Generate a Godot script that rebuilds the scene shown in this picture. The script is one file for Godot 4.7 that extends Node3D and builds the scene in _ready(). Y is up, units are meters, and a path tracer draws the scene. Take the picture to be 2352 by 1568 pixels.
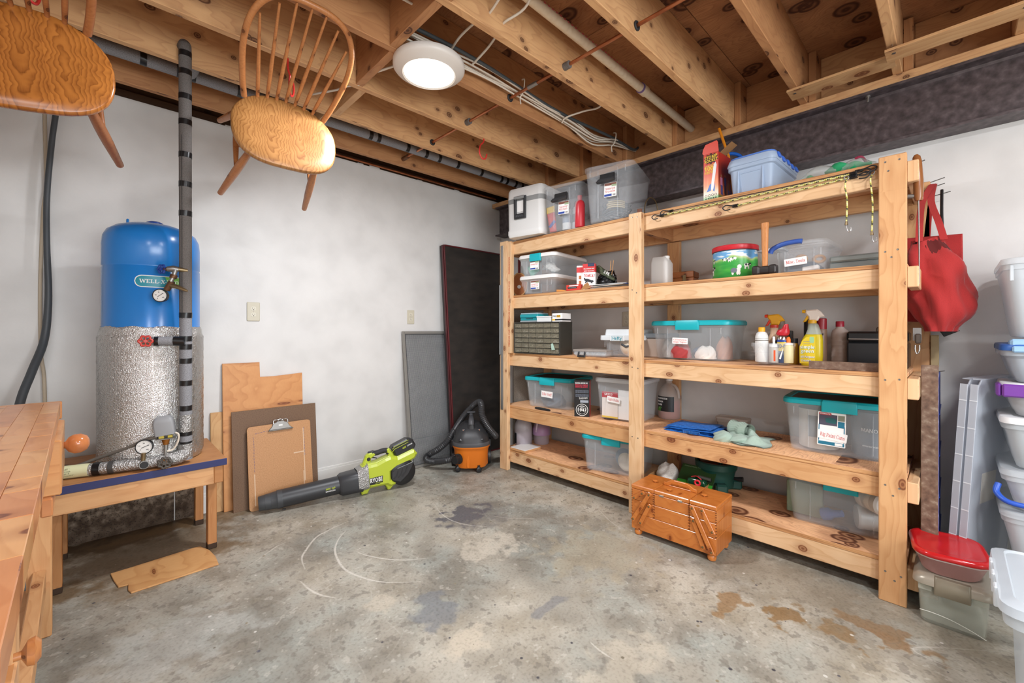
extends Node3D
# A basement workshop corner: pressure tank, lumber storage rack with tubs, open joist ceiling.

var M := {}
var R := RandomNumberGenerator.new()
var taken := {}

func _ready() -> void:
	R.seed = 7
	# --- camera: level, lens shifted a little downwards
	var cam := Camera3D.new()
	cam.name = "camera"
	cam.projection = Camera3D.PROJECTION_FRUSTUM
	cam.near = 0.05
	cam.far = 60.0
	cam.size = 0.05 * 1568.0 / 975.4
	cam.frustum_offset = Vector2(0, -25.0 / 975.4 * 0.05)
	cam.position = Vector3(0, 1.162, 0)
	cam.rotation_degrees.y = -43.97
	add_child(cam)
	cam.current = true
	var env := Environment.new()
	env.background_mode = Environment.BG_COLOR
	env.background_color = Color(0, 0, 0)
	env.tonemap_mode = Environment.TONE_MAPPER_LINEAR
	env.tonemap_exposure = 0.76
	env.sdfgi_enabled = true
	env.ssao_enabled = true
	env.ssil_enabled = true
	var we := WorldEnvironment.new()
	we.name = "environment"
	we.environment = env
	add_child(we)
	materials()
	ceiling_lights()
	added_window_light()
	room()
	ceiling_frame()
	steel_and_pipes()
	chairs()
	pump_corner()
	wall_things()
	workbench()
	leaning_boards()
	blower()
	vacuum()
	rack()
	shelf_top()
	shelf_four()
	shelf_three()
	shelf_two()
	shelf_one()
	sewing_box()
	rack_side()
	right_corner()

# ---------------------------------------------------------------- naming
func numbered(s: String) -> String:
	if not taken.has(s):
		taken[s] = 0
		return s
	taken[s] += 1
	return "%s_%03d" % [s, taken[s]]

func tag(o: Node, label: String, category := "", group := "", kind := "") -> Node:
	if label: o.set_meta("label", label)
	if category: o.set_meta("category", category)
	if group: o.set_meta("group", group)
	if kind: o.set_meta("kind", kind)
	return o

func thing(called: String, label: String, category: String, at := Vector3.ZERO, turn := 0.0, group := "") -> Node3D:
	var o := Node3D.new()
	o.name = numbered(called)
	add_child(o)
	o.position = at
	o.rotation.y = turn
	tag(o, label, category, group)
	return o

# a thing on the rack: origin at the middle of its front edge, local x along the rack, local -z into it
func shelved(called: String, label: String, category: String, x: float, y: float, z: float, turn := 0.0, group := "") -> Node3D:
	return thing(called, label, category, Vector3(x, y, z), -PI / 2 + turn, group)

func part(called: String, m: Mesh, mat: Material, parent: Node, at := Vector3.ZERO, rot := Vector3.ZERO) -> MeshInstance3D:
	var o := MeshInstance3D.new()
	o.name = called
	o.mesh = m
	o.material_override = mat
	o.position = at
	o.rotation = rot
	parent.add_child(o, true)
	return o

func single(called: String, label: String, category: String, m: Mesh, mat: Material, at := Vector3.ZERO, rot := Vector3.ZERO, group := "") -> MeshInstance3D:
	var o := part(numbered(called), m, mat, self, at, rot)
	tag(o, label, category, group)
	return o

func struct(called: String, m: Mesh, mat: Material, at := Vector3.ZERO) -> MeshInstance3D:
	var o := part(called, m, mat, self, at)
	o.set_meta("kind", "structure")
	return o

# ---------------------------------------------------------------- shapes
func begin() -> SurfaceTool:
	var st := SurfaceTool.new()
	st.begin(Mesh.PRIMITIVE_TRIANGLES)
	return st

func tri(st: SurfaceTool, a: Vector3, b: Vector3, c: Vector3, ua := Vector2.ZERO, ub := Vector2.ZERO, uc := Vector2.ZERO) -> void:
	st.set_uv(ua); st.add_vertex(a)
	st.set_uv(ub); st.add_vertex(b)
	st.set_uv(uc); st.add_vertex(c)

# a flat convex polygon whose front looks along out
func face(st: SurfaceTool, p: Array, out: Vector3, uv: Callable) -> void:
	var n: Vector3 = (p[1] - p[0]).cross(p[2] - p[0])
	if n.length() < 1e-12 and p.size() > 3: n = (p[2] - p[0]).cross(p[3] - p[0])
	if n.dot(out) > 0: p.reverse()
	st.set_normal(n.normalized() * signf(n.dot(out)))
	for i in range(1, p.size() - 1):
		for q in [p[0], p[i], p[i + 1]]:
			st.set_uv(uv.call(q))
			st.add_vertex(q)

# chamfered box; uv in metres with u along the grain axis (0 x, 1 y, 2 z)
func add_box(st: SurfaceTool, c: Vector3, s: Vector3, b := 0.003, grain := 0, off := Vector2(-1, -1)) -> void:
	var h := s / 2
	b = minf(b, minf(h.x, minf(h.y, h.z)) * 0.9)
	if off.x < 0: off = Vector2(R.randf() * 2.0, R.randf())
	for ax in 3:
		for sg in [-1.0, 1.0]:
			var out := Vector3.ZERO
			out[ax] = sg
			var u := (ax + 1) % 3
			var v := (ax + 2) % 3
			if v == grain:
				var t := u; u = v; v = t
			var endg := ax == grain
			var uvf := func(p: Vector3) -> Vector2:
				var q := p - c
				return Vector2(q[u] * 0.12 + off.x, q[v] + off.y + ax * 0.13) if endg else Vector2(q[u] + off.x, q[v] + off.y + (ax * 0.11 + sg * 0.05))
			var pts := []
			for k in [[-1, -1], [1, -1], [1, 1], [-1, 1]]:
				var p := c
				p[ax] += sg * h[ax]
				p[u] += k[0] * (h[u] - b)
				p[v] += k[1] * (h[v] - b)
				pts.append(p)
			face(st, pts, out, uvf)
			if b <= 0: continue
			# edges shared by this face and the next axes
			var w := (ax + 1) % 3
			for sw in [-1.0, 1.0]:
				var o2 := out
				o2[w] = sw
				var t2 := (ax + 2) % 3
				var e := []
				for k in [[0, -1], [0, 1], [1, 1], [1, -1]]:
					var p := c
					p[t2] += k[1] * (h[t2] - b)
					p[ax] += sg * (h[ax] - (b if k[0] else 0.0))
					p[w] += sw * (h[w] - (0.0 if k[0] else b))
					e.append(p)
				face(st, e, o2, func(p: Vector3) -> Vector2: return Vector2((p - c)[grain] + off.x, (p - c)[(grain + 1) % 3] + off.y))
	if b > 0:
		for sx in [-1.0, 1.0]:
			for sy in [-1.0, 1.0]:
				for sz in [-1.0, 1.0]:
					var s3 := Vector3(sx, sy, sz)
					face(st, [c + s3 * Vector3(h.x, h.y - b, h.z - b), c + s3 * Vector3(h.x - b, h.y, h.z - b), c + s3 * Vector3(h.x - b, h.y - b, h.z)], s3, func(_p): return off)

func box(s: Vector3, b := 0.003, grain := 0) -> ArrayMesh:
	var st := begin()
	add_box(st, Vector3.ZERO, s, b, grain)
	return st.commit()

# a box given by its two corners
func span(x0: float, x1: float, y0: float, y1: float, z0: float, z1: float, b := 0.003, grain := 0) -> ArrayMesh:
	var st := begin()
	add_box(st, Vector3(x0 + x1, y0 + y1, z0 + z1) / 2, Vector3(absf(x1 - x0), absf(y1 - y0), absf(z1 - z0)), b, grain)
	return st.commit()

func boxes(list: Array, b := 0.002, grain := 0) -> ArrayMesh:
	var st := begin()
	for q in list: add_box(st, q[0], q[1], b, grain)
	return st.commit()

# rings of equal length joined in order; outer skin when rings run anticlockwise seen from the end and rise
func loft(rings: Array, cap0 := true, cap1 := true, sharp := 40.0) -> ArrayMesh:
	var st := begin()
	add_loft(st, rings, cap0, cap1, sharp)
	st.generate_normals()
	return st.commit()

func add_loft(st: SurfaceTool, rings: Array, cap0 := true, cap1 := true, sharp := 40.0) -> void:
	var n: int = rings[0].size()
	var g := 0
	var vv := 0.0
	for i in rings.size() - 1:
		var a: PackedVector3Array = rings[i]
		var b: PackedVector3Array = rings[i + 1]
		if i > 0 and sharp < 180:
			var worst := 0.0
			for j in range(0, n, maxi(1, n / 8)):
				var d0: Vector3 = (rings[i][j] - rings[i - 1][j])
				var d1: Vector3 = (rings[i + 1][j] - rings[i][j])
				if d0.length() > 1e-6 and d1.length() > 1e-6: worst = maxf(worst, rad_to_deg(d0.angle_to(d1)))
			if worst > sharp: g = (g + 1) % 31
		st.set_smooth_group(g)
		var dv: float = a[0].distance_to(b[0])
		var uu := 0.0
		for j in n:
			var k := (j + 1) % n
			var du: float = maxf(a[j].distance_to(a[k]), b[j].distance_to(b[k]))
			var u0 := Vector2(uu, vv)
			var u1 := Vector2(uu + du, vv)
			var u2 := Vector2(uu + du, vv + dv)
			var u3 := Vector2(uu, vv + dv)
			tri(st, a[j], b[j], b[k], u0, u3, u2)
			tri(st, a[j], b[k], a[k], u0, u2, u1)
			uu += du
		vv += dv
	for e in [[cap0, 0, false], [cap1, rings.size() - 1, true]]:
		if not e[0]: continue
		g = (g + 1) % 31
		st.set_smooth_group(g)
		var r: PackedVector3Array = rings[e[1]]
		var c := Vector3.ZERO
		for p in r: c += p / n
		for j in n:
			var k := (j + 1) % n
			var uvs := [Vector2(c.x, c.z), Vector2(r[j].x, r[j].z), Vector2(r[k].x, r[k].z)]
			if e[2]: tri(st, c, r[k], r[j], uvs[0], uvs[2], uvs[1])
			else: tri(st, c, r[j], r[k], uvs[0], uvs[1], uvs[2])

func ring(r: float, y: float, n := 24, c := Vector3.ZERO, rz := -1.0) -> PackedVector3Array:
	var out := PackedVector3Array()
	for i in n:
		var a := -TAU * i / n
		out.append(c + Vector3(cos(a) * r, y, sin(a) * (r if rz < 0 else rz)))
	return out

# rounded rectangle ring, w along x, d along z
func rr(w: float, d: float, r: float, y: float, c := Vector2.ZERO, k := 5) -> PackedVector3Array:
	var out := PackedVector3Array()
	r = minf(r, minf(w, d) / 2 - 1e-4)
	for q in 4:
		var cx: float = (w / 2 - r) * (1 if q == 0 or q == 3 else -1)
		var cz: float = (d / 2 - r) * (-1 if q == 0 or q == 1 else 1)
		for i in k:
			var a := PI / 2 * q + PI / 2 * i / (k - 1)
			out.append(Vector3(c.x + cx + r * cos(a), y, c.y + cz - r * sin(a)))
	return out

# solid of revolution round y; profile of (radius, height) from bottom to top on its outside
func lathe(p: Array, n := 24, cap0 := true, cap1 := true, sharp := 35.0) -> ArrayMesh:
	var rings := []
	for q in p: rings.append(ring(maxf(q[0], 0.0001), q[1], n))
	return loft(rings, cap0, cap1, sharp)

func cyl(r: float, h: float, n := 20, b := 0.0) -> ArrayMesh:
	if b > 0: return lathe([[r - b, 0], [r, b], [r, h - b], [r - b, h]], n)
	return lathe([[r, 0], [r, h]], n)

func add_tube(st: SurfaceTool, pts: Array, r, n := 8, closed := false) -> void:
	var rings := []
	var up := Vector3.UP
	var m := pts.size()
	for i in m:
		var d: Vector3
		if closed: d = pts[(i + 1) % m] - pts[(i + m - 1) % m]
		else: d = pts[mini(i + 1, m - 1)] - pts[maxi(i - 1, 0)]
		d = d.normalized()
		if i == 0:
			up = Vector3.UP if absf(d.y) < 0.9 else Vector3.RIGHT
		var s := d.cross(up).normalized()
		up = s.cross(d).normalized()
		var rad: float = r[i] if r is Array else r
		var q := PackedVector3Array()
		for j in n:
			var a := TAU * j / n
			q.append(pts[i] + (s * cos(a) - up * sin(a)) * rad)
		rings.append(q)
	if closed: rings.append(rings[0])
	add_loft(st, rings, not closed, not closed, 60.0)

func tube(pts: Array, r, n := 8, closed := false) -> ArrayMesh:
	var st := begin()
	add_tube(st, pts, r, n, closed)
	st.generate_normals()
	return st.commit()

# smooth path through points
func curve(p: Array, k := 6) -> Array:
	var out := []
	for i in p.size() - 1:
		var a: Vector3 = p[maxi(i - 1, 0)]
		var d: Vector3 = p[mini(i + 2, p.size() - 1)]
		for j in k:
			out.append(p[i].cubic_interpolate(p[i + 1], a, d, float(j) / k))
	out.append(p[-1])
	return out

# outline in x,y pushed out along z (both ways by half), edges chamfered
func prism(pl: Array, depth: float, b := 0.0015, uvs := 1.0) -> ArrayMesh:
	var st := begin()
	add_prism(st, pl, depth, b, uvs)
	return st.commit()

func add_prism(st: SurfaceTool, pl: Array, depth: float, b := 0.0015, uvs := 1.0, shift := Vector3.ZERO) -> void:
	var p := PackedVector2Array(pl)
	if Geometry2D.is_polygon_clockwise(p): p.reverse()
	var n := p.size()
	var inner := PackedVector2Array()
	for i in n:
		var d0 := (p[i] - p[(i + n - 1) % n]).normalized()
		var d1 := (p[(i + 1) % n] - p[i]).normalized()
		var m := (Vector2(-d0.y, d0.x) + Vector2(-d1.y, d1.x))
		var mm := m.length_squared()
		inner.append(p[i] + (m * (2.0 / mm) * b if mm > 0.3 else m.normalized() * b))
	var t := Geometry2D.triangulate_polygon(inner)
	if t.is_empty():
		inner = p
		b = 0.0
		t = Geometry2D.triangulate_polygon(p)
	var h := depth / 2
	var off := Vector2(R.randf(), R.randf())
	for s in [-1.0, 1.0]:
		st.set_normal(Vector3(0, 0, s))
		for i in range(0, t.size(), 3):
			var tr := [inner[t[i]], inner[t[i + 1]], inner[t[i + 2]]]
			var ccw: bool = (tr[1] - tr[0]).cross(tr[2] - tr[0]) > 0
			if ccw == (s > 0): tr.reverse()
			for q in tr:
				st.set_uv(q * uvs + off)
				st.add_vertex(shift + Vector3(q.x, q.y, s * h))
	for i in n:
		var k := (i + 1) % n
		var d := (p[k] - p[i]).normalized()
		var o := Vector3(d.y, -d.x, 0)
		var uvf := func(q: Vector3) -> Vector2: return Vector2(q.x + q.y * 0.3, q.z) * uvs + off
		face(st, [shift + Vector3(p[i].x, p[i].y, -h + b), shift + Vector3(p[k].x, p[k].y, -h + b), shift + Vector3(p[k].x, p[k].y, h - b), shift + Vector3(p[i].x, p[i].y, h - b)], o, uvf)
		if b > 0:
			for s in [-1.0, 1.0]:
				face(st, [shift + Vector3(p[i].x, p[i].y, s * (h - b)), shift + Vector3(p[k].x, p[k].y, s * (h - b)), shift + Vector3(inner[k].x, inner[k].y, s * h), shift + Vector3(inner[i].x, inner[i].y, s * h)], o + Vector3(0, 0, s), uvf)

func poly_rr(w: float, h: float, r: float, k := 5) -> Array:
	var out := []
	for q in rr(w, h, r, 0.0, Vector2.ZERO, k): out.append(Vector2(q.x, -q.z))
	return out

# open tub with wall thickness, wider at its rim; local origin at the middle of its base
func tub(w0: float, d0: float, w1: float, d1: float, h: float, r := 0.03, t := 0.003, lip := 0.012) -> ArrayMesh:
	var g := []
	g.append(rr(w0 - 0.016, d0 - 0.016, r * 0.8, 0.0))
	g.append(rr(w0 - 0.004, d0 - 0.004, r, 0.004))
	g.append(rr(w0, d0, r, 0.012))
	for i in range(1, 4):
		var f := i / 4.0
		g.append(rr(lerpf(w0, w1, f), lerpf(d0, d1, f), r, h * f))
	g.append(rr(w1, d1, r, h - 0.022))
	g.append(rr(w1 + lip, d1 + lip, r, h - 0.02))
	g.append(rr(w1 + lip * 1.3, d1 + lip * 1.3, r, h))
	g.append(rr(w1 - 2 * t, d1 - 2 * t, r, h))
	g.append(rr(w0 - 2 * t, d0 - 2 * t, r, 0.012))
	g.append(rr(w0 - 2 * t - 0.02, d0 - 2 * t - 0.02, r * 0.7, 0.006))
	return loft(g, true, true, 30.0)

# closed cap over a tub: skirt and raised panel
func cap(w: float, d: float, h := 0.022, r := 0.035, inset := 0.045, rise := 0.006) -> ArrayMesh:
	return loft([rr(w - 0.006, d - 0.006, r, 0.001), rr(w, d, r, 0.0), rr(w, d, r, h * 0.6), rr(w - 0.006, d - 0.006, r, h * 0.92), rr(w - 0.02, d - 0.02, r, h), rr(w - inset, d - inset, r, h), rr(w - inset - 0.012, d - inset - 0.012, r, h - rise), rr(w * 0.3, d * 0.3, r * 0.5, h - rise)], true, true, 40.0)

# ---------------------------------------------------------------- lettering
func words(s: String, h: float, bold := true, face_name := "Droid Sans", depth := 0.0006) -> ArrayMesh:
	var f := SystemFont.new()
	f.font_names = PackedStringArray([face_name])
	f.font_weight = 700 if bold else 400
	var t := TextMesh.new()
	t.font = f
	t.text = s
	t.font_size = 32
	t.pixel_size = h / (0.714 * 32)
	t.depth = depth
	t.curve_step = 2.0
	var am := ArrayMesh.new()
	var arr := t.get_mesh_arrays()
	if arr.size() and arr[0] != null and arr[0].size(): am.add_surface_from_arrays(Mesh.PRIMITIVE_TRIANGLES, arr)
	return am

# lettering on a face: plane centre at, turned by rot; fits the width when one is given
func write(parent: Node, s: String, h: float, mat: Material, at: Vector3, rot := Vector3.ZERO, width := 0.0, bold := true, face_name := "Droid Sans", called := "lettering") -> MeshInstance3D:
	var m := words(s, h, bold, face_name)
	if m.get_surface_count() == 0: return null
	var o := part(called, m, mat, parent, at, rot)
	var w := m.get_aabb().size.x
	if width > 0 and w > 0: o.scale = Vector3(width / w, 1, 1)
	return o

# wraps a flat mesh (x across, y up, z out) round a vertical cylinder of radius r
func wrapped(m: ArrayMesh, r: float, sx := 1.0) -> ArrayMesh:
	var a := m.surface_get_arrays(0)
	var v: PackedVector3Array = a[Mesh.ARRAY_VERTEX]
	var nn: PackedVector3Array = a[Mesh.ARRAY_NORMAL]
	for i in v.size():
		var th := v[i].x * sx / r
		var q := v[i]
		v[i] = Vector3(sin(th) * (r + q.z), q.y, cos(th) * (r + q.z))
		nn[i] = nn[i].rotated(Vector3.UP, th)
	a[Mesh.ARRAY_VERTEX] = v
	a[Mesh.ARRAY_NORMAL] = nn
	var out := ArrayMesh.new()
	out.add_surface_from_arrays(Mesh.PRIMITIVE_TRIANGLES, a)
	return out

# thin strip of columns on a cylinder: for each x between x0 and x1 a low and a high edge
func cyl_patch(r: float, t: float, x0: float, x1: float, lo: Callable, hi: Callable, n := 24) -> ArrayMesh:
	var st := begin()
	for i in n:
		var xa := lerpf(x0, x1, float(i) / n)
		var xb := lerpf(x0, x1, float(i + 1) / n)
		var p := func(x: float, y: float) -> Vector3: return Vector3(sin(x / r) * (r + t), y, cos(x / r) * (r + t))
		var a: Vector3 = p.call(xa, lo.call(xa)); var b: Vector3 = p.call(xb, lo.call(xb))
		var c: Vector3 = p.call(xb, hi.call(xb)); var d: Vector3 = p.call(xa, hi.call(xa))
		face(st, [a, b, c, d], (a + b) * Vector3(1, 0, 1), func(q: Vector3) -> Vector2: return Vector2(q.x, q.y))
	return st.commit()

# ---------------------------------------------------------------- materials
func noise(freq: float, seed_: int, oct := 4, kind := FastNoiseLite.TYPE_SIMPLEX_SMOOTH) -> FastNoiseLite:
	var f := FastNoiseLite.new()
	f.noise_type = kind
	f.frequency = freq
	f.seed = seed_
	f.fractal_type = FastNoiseLite.FRACTAL_FBM if oct > 1 else FastNoiseLite.FRACTAL_NONE
	f.fractal_octaves = oct
	return f

# grey noise stretched to w x h from a smaller picture, as bytes
func streaks(w: int, h: int, w0: int, h0: int, freq: float, seed_: int, oct := 4) -> PackedByteArray:
	var im := noise(freq, seed_, oct).get_seamless_image(w0, h0)
	im.convert(Image.FORMAT_L8)
	im.resize(w, h, Image.INTERPOLATE_CUBIC)
	return im.get_data()

# softwood: rings along u, knots that bend them; colours light to dark
func wood_image(w: int, h: int, seed_: int, rings: float, wave: float, knots: int, light: Color, dark: Color, knot: Color, contrast := 0.6, fibre := 0.25) -> ImageTexture:
	var rr_ := RandomNumberGenerator.new()
	rr_.seed = seed_
	var warp := streaks(w, h, w / 16, h / 4, 0.03, seed_, 3)
	var fine := streaks(w, h, w / 16, h, 0.25, seed_ + 1, 3)
	var tone := streaks(w, h, w / 8, h / 8, 0.05, seed_ + 2, 2)
	var disp := PackedFloat32Array()
	disp.resize(w * h)
	var spot := PackedFloat32Array()
	spot.resize(w * h)
	for k in knots:
		var kx := rr_.randi_range(40, w - 40)
		var ky := rr_.randi_range(0, h - 1)
		var kr := rr_.randf_range(4.0, 10.0) * h / 256.0
		var ax := rr_.randf_range(1.0, 1.5)
		var reach := int(kr * 6)
		for y in range(maxi(0, ky - reach), mini(h, ky + reach)):
			for x in range(maxi(0, kx - reach * 2), mini(w, kx + reach * 2)):
				var dx := (x - kx) / ax
				var dy := float(y - ky)
				var d := sqrt(dx * dx + dy * dy) / kr
				var at := y * w + x
				if d < 1.25:
					spot[at] = maxf(spot[at], smoothstep(1.25, 0.85, d) * (0.75 + 0.25 * sin(d * 9.0)))
				var f := exp(-absf(dx) / (kr * 2.2)) * exp(-absf(dy) / (kr * 2.6))
				disp[at] += signf(dy) * f * -1.6
				if d < 3.0: spot[at] = maxf(spot[at], 0.22 * smoothstep(3.0, 1.0, d))
	var out := PackedByteArray()
	out.resize(w * h * 3)
	for y in h:
		var yv := float(y) / h * rings
		for x in w:
			var at := y * w + x
			var q := yv + (warp[at] / 255.0 - 0.5) * wave + disp[at]
			var r := q - floorf(q)
			var late := r * r * r
			if r > 0.93: late *= (1.0 - r) / 0.07
			var t := clampf(late * contrast + (fine[at] / 255.0 - 0.5) * fibre + (tone[at] / 255.0 - 0.5) * 0.45 + 0.12, 0.0, 1.0)
			var s := spot[at]
			out[at * 3] = int(255 * lerpf(lerpf(light.r, dark.r, t), knot.r, s))
			out[at * 3 + 1] = int(255 * lerpf(lerpf(light.g, dark.g, t), knot.g, s))
			out[at * 3 + 2] = int(255 * lerpf(lerpf(light.b, dark.b, t), knot.b, s))
	return ImageTexture.create_from_image(Image.create_from_data(w, h, false, Image.FORMAT_RGB8, out))

# glued staves of ash, each with nested cathedral figures running along v
func ash_image(n: int, staves: Array, seed_: int, light: Color, dark: Color) -> ImageTexture:
	var fine := streaks(n, n, n, n / 16, 0.3, seed_, 3)
	var warp := streaks(n, n, n / 4, n / 4, 0.04, seed_ + 3, 3)
	var out := PackedByteArray()
	out.resize(n * n * 3)
	for x in n:
		var u := float(x) / n
		var si := 0
		while si < staves.size() - 1 and u > staves[si][0]: si += 1
		var s: Array = staves[si]
		for y in n:
			var v := float(y) / n
			var at := y * n + x
			var wob := (warp[at] / 255.0 - 0.5)
			var dx: float = (u - s[1] + wob * 0.05) * 6.5
			var dy: float = (v - s[2] + wob * 0.06) * s[3]
			var q: float
			if s[3] > 0: q = sqrt(dx * dx + dy * dy) * s[4]
			else: q = (dx + absf(dy) * 0.4) * s[4]
			var r := q - floorf(q)
			var late := pow(r, 2.2) if r < 0.85 else (1.0 - r) / 0.15
			var pore := clampf((fine[at] / 255.0 - 0.55) * 3.0, 0, 1) * late
			var t := clampf(late * 0.62 + pore * 0.45 + wob * 0.25 + s[5], 0, 1)
			var c := light.lerp(dark, t)
			out[at * 3] = int(255 * c.r)
			out[at * 3 + 1] = int(255 * c.g)
			out[at * 3 + 2] = int(255 * c.b)
	return ImageTexture.create_from_image(Image.create_from_data(n, n, false, Image.FORMAT_RGB8, out))

# mottled surface from noise through a ramp
func mottle(n: int, freq: float, seed_: int, cols: Array, oct := 5, normal := false, strength := 4.0) -> NoiseTexture2D:
	var t := NoiseTexture2D.new()
	t.width = n
	t.height = n
	t.seamless = true
	t.noise = noise(freq, seed_, oct)
	t.generate_mipmaps = false
	if normal:
		t.as_normal_map = true
		t.bump_strength = strength
	else:
		var g := Gradient.new()
		var o := PackedFloat32Array()
		var c := PackedColorArray()
		for i in cols.size():
			o.append(float(i) / maxi(1, cols.size() - 1))
			c.append(cols[i])
		g.offsets = o
		g.colors = c
		t.color_ramp = g
	return t

func plain(c: Color, rough := 0.6, metal := 0.0, spec := 0.5) -> StandardMaterial3D:
	var m := StandardMaterial3D.new()
	m.albedo_color = c
	m.roughness = rough
	m.metallic = metal
	m.metallic_specular = spec
	return m

func hexm(h: String, rough := 0.6, metal := 0.0) -> StandardMaterial3D:
	var key := "%s_%s_%s" % [h, rough, metal]
	if not M.has(key): M[key] = plain(Color(h), rough, metal)
	return M[key]

func textured(t: Texture2D, sx: float, sy: float, rough := 0.6, tint := Color.WHITE, tri_ := false) -> StandardMaterial3D:
	var m := plain(tint, rough)
	m.albedo_texture = t
	m.uv1_scale = Vector3(sx, sy, sx if tri_ else 1.0)
	if tri_: m.uv1_triplanar = true
	return m

func clear(c: Color, a: float, rough := 0.35) -> StandardMaterial3D:
	var m := plain(Color(c.r, c.g, c.b, a), rough)
	m.transparency = BaseMaterial3D.TRANSPARENCY_ALPHA
	return m

func materials() -> void:
	var pine := wood_image(2048, 384, 11, 9.0, 3.2, 26, Color("e3bd92"), Color("c8986a"), Color("7d4a2c"), 0.55, 0.2)
	var joist := wood_image(2048, 384, 23, 10.0, 4.5, 30, Color("d9aa78"), Color("b8855a"), Color("5b3822"), 0.55, 0.2)
	var sheet := wood_image(1024, 1024, 31, 15.0, 8.0, 40, Color("b5835a"), Color("8c5a3c"), Color("42200f"), 0.6, 0.55)
	M.pine = textured(pine, 1 / 2.6, 1 / 0.42, 0.55)
	M.pine2 = textured(pine, 1 / 2.6, 1 / 0.42, 0.55, Color(0.93, 0.86, 0.78))
	M.stud = textured(pine, 1 / 2.2, 1 / 0.4, 0.6, Color(0.80, 0.68, 0.55))
	M.joist = textured(joist, 1 / 2.8, 1 / 0.5, 0.65)
	M.joist2 = textured(joist, 1 / 2.8, 1 / 0.5, 0.65, Color(0.86, 0.80, 0.76))
	M.strip = textured(pine, 1 / 3.0, 1 / 0.6, 0.6, Color(0.92, 0.88, 0.82))
	M.subfloor = textured(sheet, 1 / 1.3, 1 / 1.3, 0.7)
	M.shelf = textured(sheet, 1 / 1.5, 1 / 1.5, 0.55, Color(1.4, 1.5, 1.6))
	M.plyface = textured(pine, 1 / 1.1, 1 / 1.3, 0.5, Color(0.93, 0.80, 0.66))
	M.ply_edge = textured(mottle(128, 0.03, 4, [Color("8a5a34"), Color("c08a58"), Color("d9ab78")]), 0.5, 30.0, 0.7)
	M.butcher = []
	for c in [Color("e9bb8c"), Color("dda373"), Color("e6b180"), Color("d3936a"), Color("ecc79c")]:
		M.butcher.append(textured(pine, 1 / 2.0, 1 / 0.8, 0.28, c.lerp(Color.WHITE, 0.35)))
	M.ash = textured(ash_image(512, [[0.2, 0.02, 0.3, -2.0, 5.0, 0.02], [0.5, 0.36, 0.42, 1.15, 6.5, 0.06], [0.78, 0.62, 0.42, 1.1, 6.5, 0.10], [1.0, 0.86, 0.55, 1.3, 6.0, 0.06]], 5, Color("cf995c"), Color("8a5428")), 1, 1, 0.34, Color(0.82, 0.8, 0.78))
	M.ash2 = textured(ash_image(512, [[0.35, 0.1, 0.4, -2.2, 4.0, 0.12], [0.62, 0.5, 0.3, 0.8, 6.5, 0.22], [0.8, 0.72, 0.5, 0.9, 6.0, 0.1], [1.0, 1.0, 0.5, -2.0, 5.0, 0.05]], 9, Color("bb7636"), Color("74401a")), 1, 1, 0.25)
	M.turned = textured(joist, 1 / 0.8, 1 / 0.25, 0.35, Color(0.86, 0.74, 0.64))
	M.turned2 = textured(joist, 1 / 0.8, 1 / 0.25, 0.4, Color(0.74, 0.60, 0.5))
	M.sewing = textured(pine, 1 / 1.2, 1 / 0.5, 0.25, Color(0.86, 0.63, 0.40))
	M.wall = textured(mottle(512, 0.01, 71, [Color("cfcdca"), Color("d8d6d3"), Color("dddbd8")], 3), 0.6, 0.6, 0.5, Color.WHITE, true)
	M.wall.normal_enabled = true
	M.wall.normal_texture = mottle(512, 0.06, 72, [], 4, true, 1.2)
	M.wall.normal_scale = 0.12
	M.trim = plain(Color("dedcd8"), 0.4)
	M.mudsill = textured(joist, 1 / 2.0, 1 / 0.3, 0.8, Color(0.34, 0.30, 0.26))
	M.hardboard = textured(mottle(256, 0.2, 81, [Color("5a4331"), Color("72563f"), Color("7f624a")], 3), 3, 3, 0.6)
	M.masonite = textured(mottle(256, 0.15, 82, [Color("ab7a4f"), Color("bc8a5c"), Color("c49568")], 3), 3, 3, 0.5)
	M.foam = textured(mottle(256, 0.12, 83, [Color("6a6a6c"), Color("86868a"), Color("98989a")], 3), 6, 6, 0.85)
	M.foam_dark = textured(mottle(256, 0.12, 84, [Color("56524f"), Color("6a6562"), Color("77726e")], 3), 6, 6, 0.85)
	M.tape = plain(Color("171719"), 0.3)
	M.duct = plain(Color("b4b3b1"), 0.3, 0.75)
	M.duct.normal_enabled = true
	M.duct.normal_texture = mottle(256, 0.05, 85, [], 4, true, 9.0)
	M.duct.uv1_scale = Vector3(5, 9, 1)
	M.steel = textured(mottle(512, 0.03, 86, [Color("3a3334"), Color("4d4446"), Color("5d5355"), Color("776b6e")], 6), 1.3, 1.3, 0.45, Color.WHITE, true)
	M.steel.metallic = 0.25
	M.copper = textured(mottle(128, 0.06, 87, [Color("8a5136"), Color("b9744f"), Color("c98a64")], 4), 3, 1, 0.35)
	M.copper.metallic = 0.8
	M.pvc = textured(mottle(256, 0.05, 88, [Color("d6c6ab"), Color("dfd2ba"), Color("e3d8c2")], 4), 2, 2, 0.4)
	M.cable = plain(Color("d8cdbd"), 0.5)
	M.cable_dark = plain(Color("4b5357"), 0.5)
	M.blue_tank = plain(Color("1679c8"), 0.22)
	M.blue_tank.clearcoat_enabled = true
	M.blue_tank.clearcoat = 0.5
	M.foil = plain(Color("d9d8d6"), 0.2, 0.95)
	M.foil.normal_enabled = true
	M.foil.normal_texture = mottle(512, 0.045, 90, [], 4, true, 9.0)
	M.foil.uv1_scale = Vector3(7, 5, 1)
	M.brass = plain(Color("8f7d5e"), 0.4, 0.8)
	M.bronze = plain(Color("6e4f3a"), 0.5, 0.7)
	M.galv = plain(Color("9c9a96"), 0.4, 0.8)
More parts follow.
